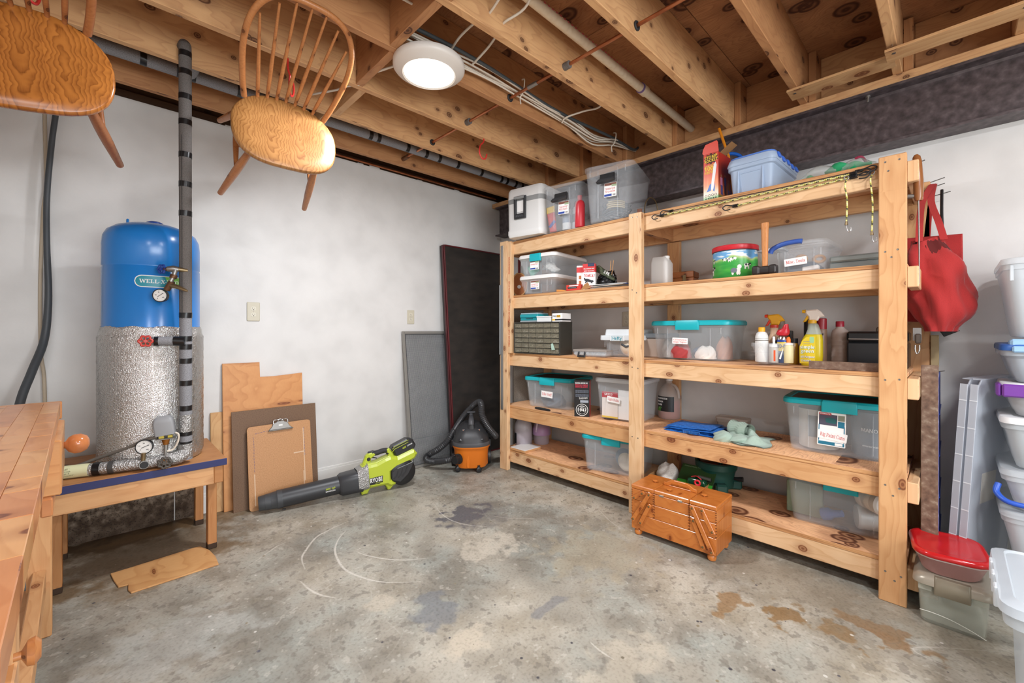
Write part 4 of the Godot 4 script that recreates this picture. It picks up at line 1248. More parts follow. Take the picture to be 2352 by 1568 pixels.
func wall_things() -> void:
	outlet("almond wall outlet nearest the pressure tank on the white back wall", Vector3(0.741, 1.291, -3.3065), 0.0, 0.078, 0.128)
	outlet("almond wall outlet above the leaning window screen", Vector3(1.952, 1.281, -3.3065), 0.0, 0.070, 0.122)
	outlet("tan wall outlet in shade behind the rack's middle post", Vector3(3.0265, 1.255, -1.815), -PI / 2, 0.072, 0.118)
	single("dark_hose", "thick dark grey hose hanging down the wall behind the workbench", "hose", tube(curve([Vector3(-0.165, 2.46, -3.27), Vector3(-0.175, 2.304, -3.26), Vector3(-0.19, 2.13, -3.25), Vector3(-0.206, 1.856, -3.245), Vector3(-0.206, 1.608, -3.24), Vector3(-0.200, 1.339, -3.235), Vector3(-0.213, 1.12, -3.22), Vector3(-0.25, 0.96, -3.15), Vector3(-0.285, 0.80, -3.08), Vector3(-0.31, 0.5, -3.0)], 6), [0.012] + range(54).map(func(i): return 0.012 + 0.005 * smoothstep(20, 40, i)), 12), hexm("43474b", 0.5))
	single("wall_cable", "stained cream cable running down the wall beside the dark hose", "cable", tube(curve([Vector3(-0.216, 2.47, -3.295), Vector3(-0.217, 2.304, -3.3), Vector3(-0.213, 2.05, -3.3), Vector3(-0.211, 1.9, -3.3), Vector3(-0.222, 1.793, -3.3), Vector3(-0.231, 1.5, -3.3), Vector3(-0.233, 1.295, -3.3), Vector3(-0.230, 1.05, -3.29), Vector3(-0.218, 0.911, -3.28), Vector3(-0.212, 0.6, -3.28)], 6), 0.0075, 8), hexm("b9aa94", 0.6))
	# window screen leaning on the wall
	var s := thing("window_screen", "grey framed window screen leaning on the back wall beside the dark folding panel", "screen", Vector3(1.852, 0.002, -3.137))
	s.rotation.x = -atan2(0.145, 1.15)
	var fr := hexm("8d8a84", 0.45, 0.3)
	part("frame_side", span(0, 0.024, 0, 1.163, -0.006, 0.006, 0.002, 1), fr, s)
	part("frame_side", span(0.596, 0.62, 0, 1.163, -0.006, 0.006, 0.002, 1), fr, s)
	part("frame_top", span(0.0245, 0.5955, 1.139, 1.163, -0.006, 0.006, 0.002, 0), fr, s)
	part("frame_bottom", span(0.0245, 0.5955, 0, 0.024, -0.006, 0.006, 0.002, 0), fr, s)
	part("crossbar", span(0.0245, 0.5955, 0.235, 0.243, -0.005, 0.002, 0.002, 0), hexm("6c6d6e", 0.5), s)
	var st := begin()
	for i in 71:
		var x := 0.0245 + i * 0.0081
		add_box(st, Vector3(x, 0.58, 0.001 + 0.0015 * sin(i * 0.35)), Vector3(0.0028, 1.115, 0.0012), 0.0)
	for i in 138:
		add_box(st, Vector3(0.31, 0.025 + i * 0.0081, 0.0018 + 0.0015 * sin(i * 0.3)), Vector3(0.57, 0.0028, 0.0012), 0.0)
	tag(part("screen_mesh", st.commit(), hexm("77797b", 0.6), s), "", "", "", "stuff")
	part("spline", boxes([[Vector3(0.0275, 0.58, 0.006), Vector3(0.005, 1.11, 0.004)], [Vector3(0.31, 1.136, 0.006), Vector3(0.566, 0.005, 0.004)], [Vector3(0.31, 0.027, 0.006), Vector3(0.566, 0.005, 0.004)]], 0.001), hexm("4a4b4c", 0.6), s)
	# folded dark table: two slabs with maroon edging
	var d := thing("folding_table", "tall dark brown folding table top with maroon edging standing in the corner behind the rack", "panel", Vector3(2.255, 0.0, -3.085))
	d.rotation.x = -atan2(0.165, 1.955)
	var maroon := hexm("5a1f22", 0.4)
	var darkm := textured(mottle(512, 0.012, 61, [Color("211f1d"), Color("2c2825"), Color("332d29"), Color("3a332e")], 4), 1.5, 0.6, 0.5)
	part("front_board", span(0.014, 0.70, 0.012, 1.948, -0.012, 0.006, 0.002, 1), darkm, d)
	part("rear_board", span(-0.012, 0.70, 0.0, 1.955, -0.040, -0.014, 0.003, 1), hexm("2d2a2a", 0.5), d)
	part("edge_trim", span(0.0, 0.0135, 0, 1.96, -0.0135, 0.011, 0.003, 1), maroon, d)
	part("edge_trim", span(-0.014, -0.002, 0, 1.955, -0.0135, 0.006, 0.003, 1), hexm("4a1b1e", 0.4), d)
	part("edge_trim", span(0.014, 0.70, 1.9485, 1.962, -0.0135, 0.010, 0.003, 0), maroon, d)
	part("edge_trim", span(0.014, 0.70, 0.0, 0.0115, -0.0135, 0.010, 0.003, 0), maroon, d)
	# odds and ends standing in the corner behind the rack's end
	var g := single("grey_board", "grey carpet covered board standing behind the rack's far end", "board", span(0, 0.30, 0, 1.5, -0.02, 0, 0.004, 1), textured(mottle(256, 0.15, 62, [Color("6d645a"), Color("837a70"), Color("958c80")], 3), 3, 3, 0.95), Vector3(2.63, 0, -2.70))
	g.rotation.y = deg_to_rad(-20)
	single("white_board", "white panel standing behind the lower far end of the rack", "board", span(0, 0.24, 0, 0.98, 0, 0.012, 0.002, 1), M.white, Vector3(2.74, 0, -2.90), Vector3(0, deg_to_rad(-35), 0))
	single("red_strip", "narrow red plank standing beside the white panel behind the rack", "board", span(0, 0.04, 0, 0.98, 0, 0.02, 0.002, 1), hexm("a32c24", 0.5), Vector3(2.965, 0, -2.74), Vector3(0, deg_to_rad(-60), 0))
	var rk := thing("wooden_racket", "curved bentwood racket with an orange face behind the clear bins at the rack's far end", "racket", Vector3(2.66, 1.47, -2.665), deg_to_rad(-60))
	var o := []
	for k in 28:
		var a := TAU * k / 28
		o.append(Vector3(cos(a) * 0.07, 0.10 + sin(a) * 0.1, 0))
	part("bent_frame", tube(o, 0.007, 8, true), hexm("c99a62", 0.4), rk)
	part("orange_face", prism(range(24).map(func(k): return Vector2(cos(TAU * k / 24) * 0.064, 0.10 + sin(TAU * k / 24) * 0.094)), 0.004, 0.001), hexm("a9622f", 0.6), rk)
	part("handle", tube([Vector3(0, 0.2, 0), Vector3(0, 0.32, 0)], 0.012, 10), hexm("7c2421", 0.5), rk)
	part("white_disc", lathe([[0.016, 0], [0.016, 0.003]], 18), M.white, rk, Vector3(0.0, 0.08, 0.002), Vector3(PI / 2, 0, 0))

# ---------------------------------------------------------------- butcher block bench at the left
func workbench() -> void:
	var t := thing("workbench", "butcher block workbench with a wooden vise in the left foreground", "workbench", Vector3(-0.122, 0, -2.51), 0.0294)
	# local: right edge at x 0, far end at z 0, running towards +z
	var y1 := 0.875
	var y0 := 0.825
	var q := RandomNumberGenerator.new()
	q.seed = 12
	var x := 0.0
	var col := 0
	var widths := [0.045, 0.048, 0.046, 0.05, 0.045, 0.048, 0.05, 0.046, 0.048, 0.05, 0.046, 0.05, 0.048]
	for w in widths:
		var z := 0.012
		while z < 1.92:
			var l: float = q.randf_range(0.16, 0.55) if col else q.randf_range(0.09, 0.24)
			l = minf(l, 1.92 - z)
			if 1.92 - z - l < 0.08: l = 1.92 - z
			part("stave", span(x - w + 0.0002, x - 0.0002, y0, y1 - q.randf() * 0.0004, z + 0.0002, z + l - 0.0002, 0.0006 if col else 0.0012, 2), M.butcher[q.randi() % 5], t)
			z += l
		x -= w
		col += 1
	part("end_cap", span(x, 0.004, y0 - 0.02, y1, -0.02, 0.0115, 0.003, 0), M.butcher[1], t)
	part("near_cap", span(x, 0.0, y0 - 0.02, y1, 1.9205, 1.945, 0.003, 0), hexm("5a3a2c", 0.5), t)
	part("apron", span(-0.045, -0.02, 0.70, y0, 0.05, 1.88, 0.003, 2), M.butcher[0], t)
	part("far_apron", span(x + 0.02, -0.045, 0.70, y0, 0.02, 0.045, 0.003, 0), M.butcher[4], t)
	for p in [[-0.085, 0.06], [-0.085, 1.42], [x + 0.03, 0.06], [x + 0.03, 1.75]]:
		part("leg", span(p[0], p[0] + 0.065, 0.0, y0, p[1], p[1] + 0.07, 0.004, 1), M.pine2, t)
	part("lower_rail", span(-0.07, -0.035, 0.18, 0.26, 0.13, 1.42, 0.003, 2), M.pine2, t)
	part("shelf_board", span(x + 0.05, -0.075, 0.17, 0.19, 0.1, 1.75, 0.003, 2), M.pine, t)
	# end vise: jaw, knob
	part("vise_jaw", span(-0.03, 0.014, 0.655, y0 - 0.001, 0.16, 0.60, 0.004, 2), M.butcher[4], t)
	part("vise_plate", span(-0.03, -0.004, 0.60, 0.655, 0.40, 0.62, 0.004, 2), M.butcher[3], t)
	part("vise_knob", lathe([[0.010, 0], [0.012, 0.012], [0.026, 0.02], [0.034, 0.034], [0.034, 0.05], [0.026, 0.066], [0.012, 0.073], [0.001, 0.074]], 28, true, false, 70.0), textured(M.pine.albedo_texture, 1, 1, 0.15, Color(0.86, 0.66, 0.54)), t, Vector3(0.006, 0.757, 0.33), Vector3(0, 0, -PI / 2))
	# near door leaf with its hinge
	part("cabinet_door", span(-0.04, -0.018, 0.3, 0.64, 1.48, 1.86, 0.003, 1), M.butcher[4], t)
	part("door_pull", lathe([[0.006, 0], [0.006, 0.008], [0.018, 0.014], [0.02, 0.022], [0.012, 0.028]], 20), M.turned, t, Vector3(-0.018, 0.68, 1.55), Vector3(0, 0, -PI / 2))
	part("hinge", boxes([[Vector3(-0.014, 0.56, 1.50), Vector3(0.006, 0.018, 0.035)], [Vector3(-0.012, 0.545, 1.49), Vector3(0.006, 0.012, 0.02)]], 0.001), hexm("55504b", 0.4, 0.6), t)
	part("foot_peg", lathe([[0.018, 0], [0.02, 0.01], [0.02, 0.05], [0.012, 0.058]], 18), M.pine2, t, Vector3(-0.012, 0.265, 1.30), Vector3(0, 0, -PI / 2))

# ---------------------------------------------------------------- boards leaning on the back wall
func lean(o: Node3D, rise: float, run: float) -> void:
	o.rotation.x = -atan2(run, rise)

func leaning_boards() -> void:
	var s := single("pine_strip", "short pale wood strip standing between the tank stand and the notched plywood", "board", span(0, 0.1, 0, 0.635, -0.018, 0, 0.002, 1), textured(M.pine.albedo_texture, 1 / 1.5, 1 / 0.6, 0.6, Color(0.92, 0.88, 0.8)), Vector3(0.497, 0, -3.262))
	lean(s, 0.635, 0.028)
	var p := single("notched_plywood", "tall orange plywood board with a notched top corner leaning on the back wall", "board", prism([Vector2(0, 0), Vector2(0.485, 0), Vector2(0.485, 0.858), Vector2(0.40, 0.852), Vector2(0.30, 0.846), Vector2(0.215, 0.847), Vector2(0.213, 0.948), Vector2(0, 0.948)], 0.016, 0.0012), M.plyface, Vector3(0.56, 0, -3.237))
	var a: Array = (p.mesh as ArrayMesh).surface_get_arrays(0)
	var uv: PackedVector2Array = a[Mesh.ARRAY_TEX_UV]
	for i in uv.size(): uv[i] = Vector2(uv[i].y, uv[i].x + 0.3)
	a[Mesh.ARRAY_TEX_UV] = uv
	var m := ArrayMesh.new()
	m.add_surface_from_arrays(Mesh.PRIMITIVE_TRIANGLES, a)
	p.mesh = m
	lean(p, 0.948, 0.058)
	var h := single("hardboard_sheet", "dark brown hardboard sheet leaning behind the big clipboard", "board", span(0, 0.522, 0, 0.637, -0.006, 0, 0.001, 1), M.hardboard, Vector3(0.6, 0, -3.172))
	lean(h, 0.637, 0.066)
	var c := thing("drawing_clipboard", "large brown drawing clipboard with a metal clip leaning on the dark hardboard", "clipboard", Vector3(0.677, 0.0, -3.118))
	lean(c, 0.53, 0.075)
	var o := []
	for v in poly_rr(0.392, 0.535, 0.02): o.append(v + Vector2(0.196, 0.2675))
	part("board", prism(o, 0.006, 0.001), M.masonite, c)
	var cl := part("clip", prism([Vector2(-0.075, -0.02), Vector2(0.075, -0.02), Vector2(0.055, 0.0), Vector2(0.045, 0.022), Vector2(0.025, 0.03), Vector2(0.02, 0.036), Vector2(-0.02, 0.036), Vector2(-0.025, 0.03), Vector2(-0.045, 0.022), Vector2(-0.055, 0.0)], 0.010, 0.003), M.galv, c, Vector3(0.198, 0.515, 0.008))
	part("clip_lip", span(-0.077, 0.077, -0.026, -0.018, 0.002, 0.012, 0.002), hexm("7d7a75", 0.35, 0.8), cl)
	part("coil_spring", tube(range(14).map(func(k): return Vector3(-0.018 + k * 0.0028, 0.04 + cos(k * 1.9) * 0.006, 0.004 + sin(k * 1.9) * 0.006)), 0.002, 6), M.chrome, cl)
	part("wire_ear", tube(curve([Vector3(-0.045, 0.02, 0.006), Vector3(-0.042, 0.042, 0.006), Vector3(-0.02, 0.045, 0.006), Vector3(0.0, 0.048, 0.006), Vector3(0.02, 0.045, 0.006), Vector3(0.042, 0.042, 0.006), Vector3(0.045, 0.02, 0.006)]), 0.0026, 6), M.chrome, cl)
	part("maker_plate", span(-0.012, 0.012, 0.002, 0.012, 0.005, 0.006, 0.0004), M.white, cl)
	var tape := begin()
	for v in [[0.035, 0.13, 0.006, 0.2], [0.342, 0.3, 0.006, 0.36], [0.335, 0.12, 0.006, 0.14]]:
		add_box(tape, Vector3(v[0], v[1], 0.0033), Vector3(v[2], v[3], 0.0005), 0.0)
	add_box(tape, Vector3(0.31, 0.32, 0.0034), Vector3(0.07, 0.008, 0.0005), 0.0)
	part("tape_remains", tape.commit(), hexm("d4b596", 0.6), c)
	var pen := begin()
	for k in 12: add_box(pen, Vector3(0.036 + 0.001 * sin(k), 0.25 + k * 0.019, 0.0034), Vector3(0.0025, 0.013, 0.0004), 0.0)
	for k in 10: add_box(pen, Vector3(0.347, 0.30 + k * 0.02, 0.0034), Vector3(0.0025, 0.014, 0.0004), 0.0)
	for k in 5: add_box(pen, Vector3(0.05 + k * 0.016, 0.487 + 0.002 * k, 0.0034), Vector3(0.012, 0.003, 0.0004), 0.0)
	part("pencil_marks", pen.commit(), hexm("6d5d78", 0.7), c)
	var w := [Vector2(0.028, -2.78), Vector2(0.038, -2.695), Vector2(0.052, -2.614), Vector2(0.085, -2.606), Vector2(0.083, -2.552), Vector2(0.092, -2.516), Vector2(0.25, -2.52), Vector2(0.415, -2.525), Vector2(0.417, -2.62), Vector2(0.405, -2.72), Vector2(0.378, -2.795), Vector2(0.355, -2.802), Vector2(0.25, -2.795), Vector2(0.09, -2.782)]
	var sc := single("plywood_scrap", "offcut of pale plywood with a stepped end lying on the floor before the stand", "board", prism(w.map(func(v): return Vector2(v.x, -v.y)), 0.007, 0.001), textured(M.pine.albedo_texture, 1 / 1.6, 1 / 1.6, 0.6, Color(0.95, 0.88, 0.76)), Vector3(0, 0.0042, 0), Vector3(-PI / 2, 0, 0))
	sc.set_meta("label", "offcut of pale plywood with a stepped end lying on the floor before the stand")

# ---------------------------------------------------------------- leaf blower
func blower() -> void:
	var t := thing("leaf_blower", "lime green cordless leaf blower with a long black tube lying before the clipboard", "leaf blower", Vector3(0.735, 0, -3.045), -atan2(0.2029, 0.979))
	var lime := hexm("b4c236", 0.32)
	var V := func(a: Array) -> Array: return a.map(func(q): return Vector2(q[0], q[1]))
	# motor housing in slabs: wide middle, narrower spine
	var body := [[0.60, 0.178], [0.612, 0.205], [0.66, 0.207], [0.702, 0.211], [0.76, 0.235], [0.80, 0.245], [0.838, 0.238], [0.852, 0.231], [0.977, 0.272], [1.003, 0.24], [0.985, 0.208], [0.955, 0.193], [0.91, 0.18], [0.847, 0.163], [0.805, 0.136], [0.806, 0.079], [0.868, 0.052], [0.833, 0.036], [0.80, 0.028], [0.773, 0.047], [0.66, 0.045], [0.62, 0.06], [0.60, 0.08]]
	part("motor_housing", prism(V.call(body), 0.12, 0.016), lime, t)
	part("spine", prism(V.call([[0.60, 0.20], [0.625, 0.215], [0.70, 0.218], [0.80, 0.25], [0.852, 0.24], [0.97, 0.278], [0.985, 0.25], [0.84, 0.19], [0.7, 0.15], [0.6, 0.14]]), 0.085, 0.012), lime, t)
	part("front_foot", prism(V.call([[0.60, 0.06], [0.672, 0.05], [0.655, 0.03], [0.641, 0.004], [0.602, 0.002], [0.596, 0.03]]), 0.07, 0.006), lime, t)
	part("rear_foot", prism(V.call([[0.76, 0.05], [0.84, 0.045], [0.815, 0.018], [0.80, 0.004], [0.784, 0.005], [0.773, 0.03]]), 0.08, 0.006), lime, t)
	part("handle_front", prism(V.call([[0.602, 0.19], [0.632, 0.268], [0.65, 0.283], [0.69, 0.288], [0.71, 0.27], [0.672, 0.245], [0.662, 0.205]]), 0.038, 0.008), lime, t)
	part("handle_rear", prism(V.call([[0.775, 0.296], [0.801, 0.298], [0.826, 0.270], [0.842, 0.236], [0.79, 0.236], [0.792, 0.258], [0.78, 0.27]]), 0.04, 0.008), lime, t)
	part("grip", tube(curve([Vector3(0.675, 0.278, 0), Vector3(0.71, 0.275, 0), Vector3(0.75, 0.283, 0), Vector3(0.785, 0.283, 0), Vector3(0.80, 0.262, 0)], 5), [0.017] + range(20).map(func(i): return 0.0185), 12), M.black_soft, t)
	part("trigger_lock", prism(V.call([[0.648, 0.281], [0.688, 0.286], [0.69, 0.296], [0.655, 0.292]]), 0.026, 0.003), M.black, t)
	part("speed_dial", lathe([[0.011, -0.024], [0.013, -0.02], [0.013, 0.02], [0.011, 0.024]], 16), M.black, t, Vector3(0.652, 0.243, 0), Vector3(PI / 2, 0, 0))
	part("trigger", tube([Vector3(0.665, 0.25, 0), Vector3(0.69, 0.245, 0), Vector3(0.714, 0.236, 0)], [0.005, 0.005, 0.003], 8), M.black, t)
	# battery
	var bt := part("battery_pack", prism(V.call([[0.808, 0.292], [0.822, 0.314], [0.925, 0.354], [0.972, 0.345], [0.995, 0.302], [0.985, 0.278], [0.856, 0.234], [0.838, 0.24], [0.826, 0.276]]), 0.078, 0.010), hexm("29292b", 0.35), t)
	for k in 2:
		part("lime_stripe", prism(V.call([[0.815, 0.296 - k * 0.02], [0.83, 0.312 - k * 0.018], [0.935, 0.349 - k * 0.016], [0.935, 0.346 - k * 0.016], [0.832, 0.309 - k * 0.018], [0.818, 0.294 - k * 0.02]]), 0.0008, 0.0), lime, bt, Vector3(0, 0, 0.0395 - k * 0.0))
	var tilt := Vector3(0, 0, atan2(0.04, 0.105))
	write(bt, "40V", 0.013, lime, Vector3(0.905, 0.295, 0.0395), tilt, 0.03)
	write(bt, "LITHIUM", 0.009, M.white, Vector3(0.945, 0.311, 0.0395), tilt, 0.04)
	write(bt, "BRUSHLESS", 0.007, M.white, Vector3(0.87, 0.318, 0.0385), tilt, 0.04)
	# fan grille
	var fan := part("fan_cover", lathe([[0.020, 0.056], [0.085, 0.058], [0.094, 0.05], [0.096, 0.0], [0.094, -0.05], [0.085, -0.058], [0.02, -0.056]].map(func(q): return [q[0], -q[1]]), 40, true, true, 60.0), M.black, t, Vector3(0.892, 0.118, 0), Vector3(PI / 2, 0, 0))
	part("fan_rim", lathe([[0.0965, -0.008], [0.0985, -0.006], [0.0985, 0.006], [0.0965, 0.008]], 40), lime, t, Vector3(0.892, 0.118, 0), Vector3(PI / 2, 0, 0))
	part("shield_plate", prism(V.call([[0.806, 0.13], [0.845, 0.158], [0.92, 0.176], [0.965, 0.19], [0.955, 0.15], [0.925, 0.10], [0.87, 0.055], [0.812, 0.075], [0.806, 0.085]]), 0.008, 0.003), hexm("333335", 0.35), t, Vector3(0, 0, 0.062))
	for k in 3:
		part("vent_slat", prism(V.call([[0.822 + k * 0.03, 0.085 + k * 0.004], [0.845 + k * 0.032, 0.105 + k * 0.008], [0.855 + k * 0.034, 0.14 + k * 0.012], [0.848 + k * 0.034, 0.14 + k * 0.012], [0.838 + k * 0.032, 0.108 + k * 0.008], [0.816 + k * 0.03, 0.09 + k * 0.004]]), 0.004, 0.001), M.black_soft, t, Vector3(0, 0, 0.067))
	write(fan, "WHISPER", 0.008, lime, Vector3(0.028, 0.0585, 0.01), Vector3(-PI / 2, 0, 0.9), 0.052)
	# tube, collar, nozzle, tape
	var turn := Vector3(0, 0, -PI / 2 + deg_to_rad(3.6))
	part("blower_tube", lathe([[0.056, 0.0], [0.056, 0.01], [0.0575, 0.012], [0.06, 0.36], [0.06, 0.372]], 36, false, false), hexm("303134", 0.4), t, Vector3(0.085, 0.071, 0), turn)
	part("collar", loft([rr(0.125, 0.125, 0.05, 0.0, Vector2.ZERO, 6), rr(0.142, 0.142, 0.045, 0.018, Vector2.ZERO, 6), rr(0.148, 0.148, 0.04, 0.13, Vector2.ZERO, 6), rr(0.152, 0.148, 0.04, 0.15, Vector2.ZERO, 6)], true, true, 50.0), hexm("333437", 0.4), t, Vector3(0.452, 0.093, 0), turn)
	part("nozzle", lathe([[0.043, 0.0], [0.045, 0.004], [0.0475, 0.035], [0.0485, 0.036], [0.0505, 0.07], [0.0515, 0.071], [0.054, 0.10], [0.058, 0.106], [0.058, 0.135], [0.05, 0.135], [0.04, 0.004]], 36, false, false, 30.0), hexm("3f4144", 0.5), t, Vector3(-0.025, 0.064, 0), turn)
	part("dark_bore", lathe([[0.039, 0.0], [0.036, 0.06]], 24, false, true), hexm("0d0d0e", 0.9), t, Vector3(-0.022, 0.064, 0), turn)
	part("lock_button", box(Vector3(0.02, 0.006, 0.012), 0.002), M.black, t, Vector3(0.118, 0.012, 0.03))
	part("duct_tape", loft([rr(0.152, 0.15, 0.045, 0.0, Vector2(0.0, 0), 6), rr(0.158, 0.152, 0.04, 0.02, Vector2(-0.004, 0), 6), rr(0.166, 0.146, 0.035, 0.05, Vector2(-0.012, 0), 6), rr(0.176, 0.14, 0.03, 0.072, Vector2(-0.02, 0), 6)], false, false, 60.0), M.duct, t, Vector3(0.572, 0.106, 0), turn)
	var plate := part("name_plate", prism(V.call([[0.647, 0.118], [0.741, 0.124], [0.741, 0.078], [0.715, 0.07], [0.65, 0.07]]), 0.002, 0.0005), M.black, t, Vector3(0, 0, 0.061))
	write(plate, "RYOBI", 0.030, M.white, Vector3(0.694, 0.101, 0.0014), Vector3(0, 0, 0.05), 0.084)
	write(plate, "ONE SYSTEM", 0.006, lime, Vector3(0.71, 0.079, 0.0014), Vector3(0, 0, 0.05), 0.042)
	write(t, "40V HP", 0.013, lime, Vector3(0.392, 0.098, 0.0605), Vector3(0, 0, 0.06), 0.06)
	write(t, "BRUSHLESS", 0.008, M.white, Vector3(0.392, 0.082, 0.0603), Vector3(0, 0, 0.06), 0.06)

# ---------------------------------------------------------------- shop vacuum
func vacuum() -> void:
	var t := thing("shop_vacuum", "small orange and black wet dry vacuum with a looped hose by the rack's far post", "vacuum", Vector3(2.25, 0, -2.83), deg_to_rad(-38))
	var orange := hexm("d9741a", 0.38)
	var dark := hexm("2a2a2c", 0.45)
	var grey := hexm("4b4b4e", 0.45)
	# local +z faces the camera's left front
	part("drum", loft([rr(0.25, 0.25, 0.09, 0.035, Vector2.ZERO, 7), rr(0.262, 0.262, 0.095, 0.045, Vector2.ZERO, 7), rr(0.285, 0.285, 0.105, 0.17, Vector2.ZERO, 7), rr(0.30, 0.30, 0.11, 0.195, Vector2.ZERO, 7), rr(0.31, 0.31, 0.115, 0.20, Vector2.ZERO, 7), rr(0.31, 0.31, 0.115, 0.212, Vector2.ZERO, 7)], true, true, 50.0), orange, t)
	for a in [-0.6, -0.2, 0.9, 1.3]:
		part("drum_rib", span(-0.012, 0.012, 0.04, 0.15, 0.130, 0.142, 0.005, 1), orange, t, Vector3.ZERO, Vector3(0, a, 0))
	part("lid_rim", loft([rr(0.312, 0.312, 0.115, 0.2125, Vector2.ZERO, 7), rr(0.318, 0.318, 0.118, 0.225, Vector2.ZERO, 7), rr(0.31, 0.31, 0.115, 0.245, Vector2.ZERO, 7)], true, true, 60.0), grey, t)
	part("power_head", loft([rr(0.30, 0.30, 0.10, 0.245, Vector2.ZERO, 7), rr(0.285, 0.285, 0.09, 0.29, Vector2(0, -0.004), 7), rr(0.23, 0.235, 0.08, 0.335, Vector2(0, -0.02), 7), rr(0.17, 0.18, 0.07, 0.37, Vector2(0, -0.035), 7), rr(0.12, 0.13, 0.05, 0.385, Vector2(0, -0.04), 7)], true, true, 60.0), dark, t)
	part("front_face", prism([Vector2(-0.10, 0.0), Vector2(0.10, 0.0), Vector2(0.065, 0.105), Vector2(-0.065, 0.105)], 0.014, 0.005), hexm("232325", 0.35), t, Vector3(0, 0.262, 0.138), Vector3(deg_to_rad(-38), 0, 0))
	var pl := part("name_plate", prism(poly_rr(0.105, 0.052, 0.006), 0.003, 0.001), M.black, t, Vector3(0, 0.292, 0.124), Vector3(deg_to_rad(-38), 0, 0))
	write(pl, "RIDGID", 0.015, M.white, Vector3(0, 0.012, 0.0022), Vector3.ZERO, 0.07)
	part("orange_bar", prism(poly_rr(0.085, 0.006, 0.001), 0.001, 0.0), orange, pl, Vector3(0, 0.0, 0.002))
	write(pl, "4 GALLON", 0.010, orange, Vector3(0.01, -0.013, 0.0022), Vector3.ZERO, 0.075)
	for s in [-1, 1]:
		var b := part("badge", prism(poly_rr(0.032, 0.022, 0.003), 0.003, 0.001), M.black, t, Vector3(s * 0.058, 0.336, 0.085), Vector3(deg_to_rad(-38), 0, 0))
		write(b, "4.0" if s > 0 else "5.0", 0.012, orange, Vector3(0, 0, 0.002), Vector3.ZERO, 0.022)
	for s in [-1, 1]:
		for k in 6:
			part("vent_slot", span(-0.003, 0.003, -0.02 + k * 0.002, 0.02 + k * 0.002, 0.0, 0.006, 0.001), M.black, t, Vector3(s * 0.132, 0.292, 0.045 - k * 0.016), Vector3(0, s * PI / 2, s * 0.75))
	part("handle", tube(curve([Vector3(0, 0.375, 0.07), Vector3(0, 0.405, 0.05), Vector3(0, 0.42, 0.0), Vector3(0, 0.42, -0.05), Vector3(0, 0.395, -0.09)], 5), [0.022] + range(20).map(func(i): return 0.024 - 0.006 * smoothstep(4, 14, i)), 14), grey, t)
	part("handle_neck", loft([rr(0.075, 0.06, 0.025, 0.345, Vector2(0, 0.055)), rr(0.05, 0.045, 0.02, 0.385, Vector2(0, 0.06))], true, true), dark, t)
	part("switch_button", box(Vector3(0.022, 0.008, 0.026), 0.003), orange, t, Vector3(0, 0.424, 0.036), Vector3(0.4, 0, 0))
	part("cord_post", boxes([[Vector3(0.0, 0.40, -0.115), Vector3(0.03, 0.09, 0.02)], [Vector3(0.0, 0.45, -0.115), Vector3(0.075, 0.014, 0.03)]], 0.004), grey, t)
	for s in [-1, 1]:
		part("latch", box(Vector3(0.02, 0.06, 0.06), 0.005), M.black, t, Vector3(s * 0.158, 0.215, -0.01))
	part("inlet", lathe([[0.042, 0], [0.042, 0.012], [0.034, 0.016], [0.034, 0.05], [0.03, 0.052]], 24), M.black, t, Vector3(-0.10, 0.115, 0.118), Vector3(PI / 2, -0.75, 0))
	part("inlet_latch", box(Vector3(0.03, 0.01, 0.022), 0.003), M.black, t, Vector3(-0.14, 0.155, 0.15), Vector3(0, -0.75, 0))
	for q in [[-0.11, 0.09], [0.06, 0.125]]:
		part("caster", lathe([[0.012, -0.016], [0.022, -0.013], [0.024, 0.0], [0.022, 0.013], [0.012, 0.016]], 18), M.black, t, Vector3(q[0], 0.0245, q[1]), Vector3(PI / 2, 0.3, 0))
		part("caster_stem", cyl(0.012, 0.03, 12), M.black, t, Vector3(q[0], 0.03, q[1]))
	for s in [-1, 1]:
		part("rear_wheel", lathe([[0.05, -0.02], [0.075, -0.018], [0.08, 0.0], [0.075, 0.018], [0.05, 0.02]], 28), M.black, t, Vector3(s * 0.15, 0.081, -0.10), Vector3(0, 0, PI / 2))
	# ribbed hose: inlet, loop along the floor, up behind, over the head and down
	var w := [Vector3(2.103, 0.118, -2.835), Vector3(2.05, 0.092, -2.90), Vector3(1.99, 0.075, -2.99), Vector3(1.955, 0.082, -3.055), Vector3(1.985, 0.11, -3.075), Vector3(2.05, 0.16, -3.02), Vector3(2.12, 0.225, -2.985), Vector3(2.20, 0.30, -3.00), Vector3(2.28, 0.40, -2.99), Vector3(2.335, 0.50, -2.92), Vector3(2.345, 0.545, -2.84), Vector3(2.305, 0.53, -2.765), Vector3(2.29, 0.455, -2.735), Vector3(2.315, 0.37, -2.70), Vector3(2.36, 0.30, -2.675), Vector3(2.41, 0.265, -2.70), Vector3(2.45, 0.25, -2.76)]
	var inv := t.transform.affine_inverse()
	var fine := curve(w.map(func(q): return inv * q), 14)
	var rad := []
	for i in fine.size(): rad.append(0.0235 if i % 2 else 0.0275)
	part("hose", tube(fine, rad, 14), hexm("333335", 0.35), t)

# ---------------------------------------------------------------- the lumber rack
const LV := [1.9, 1.453, 0.977, 0.538, 0.172]   # shelf tops, highest first

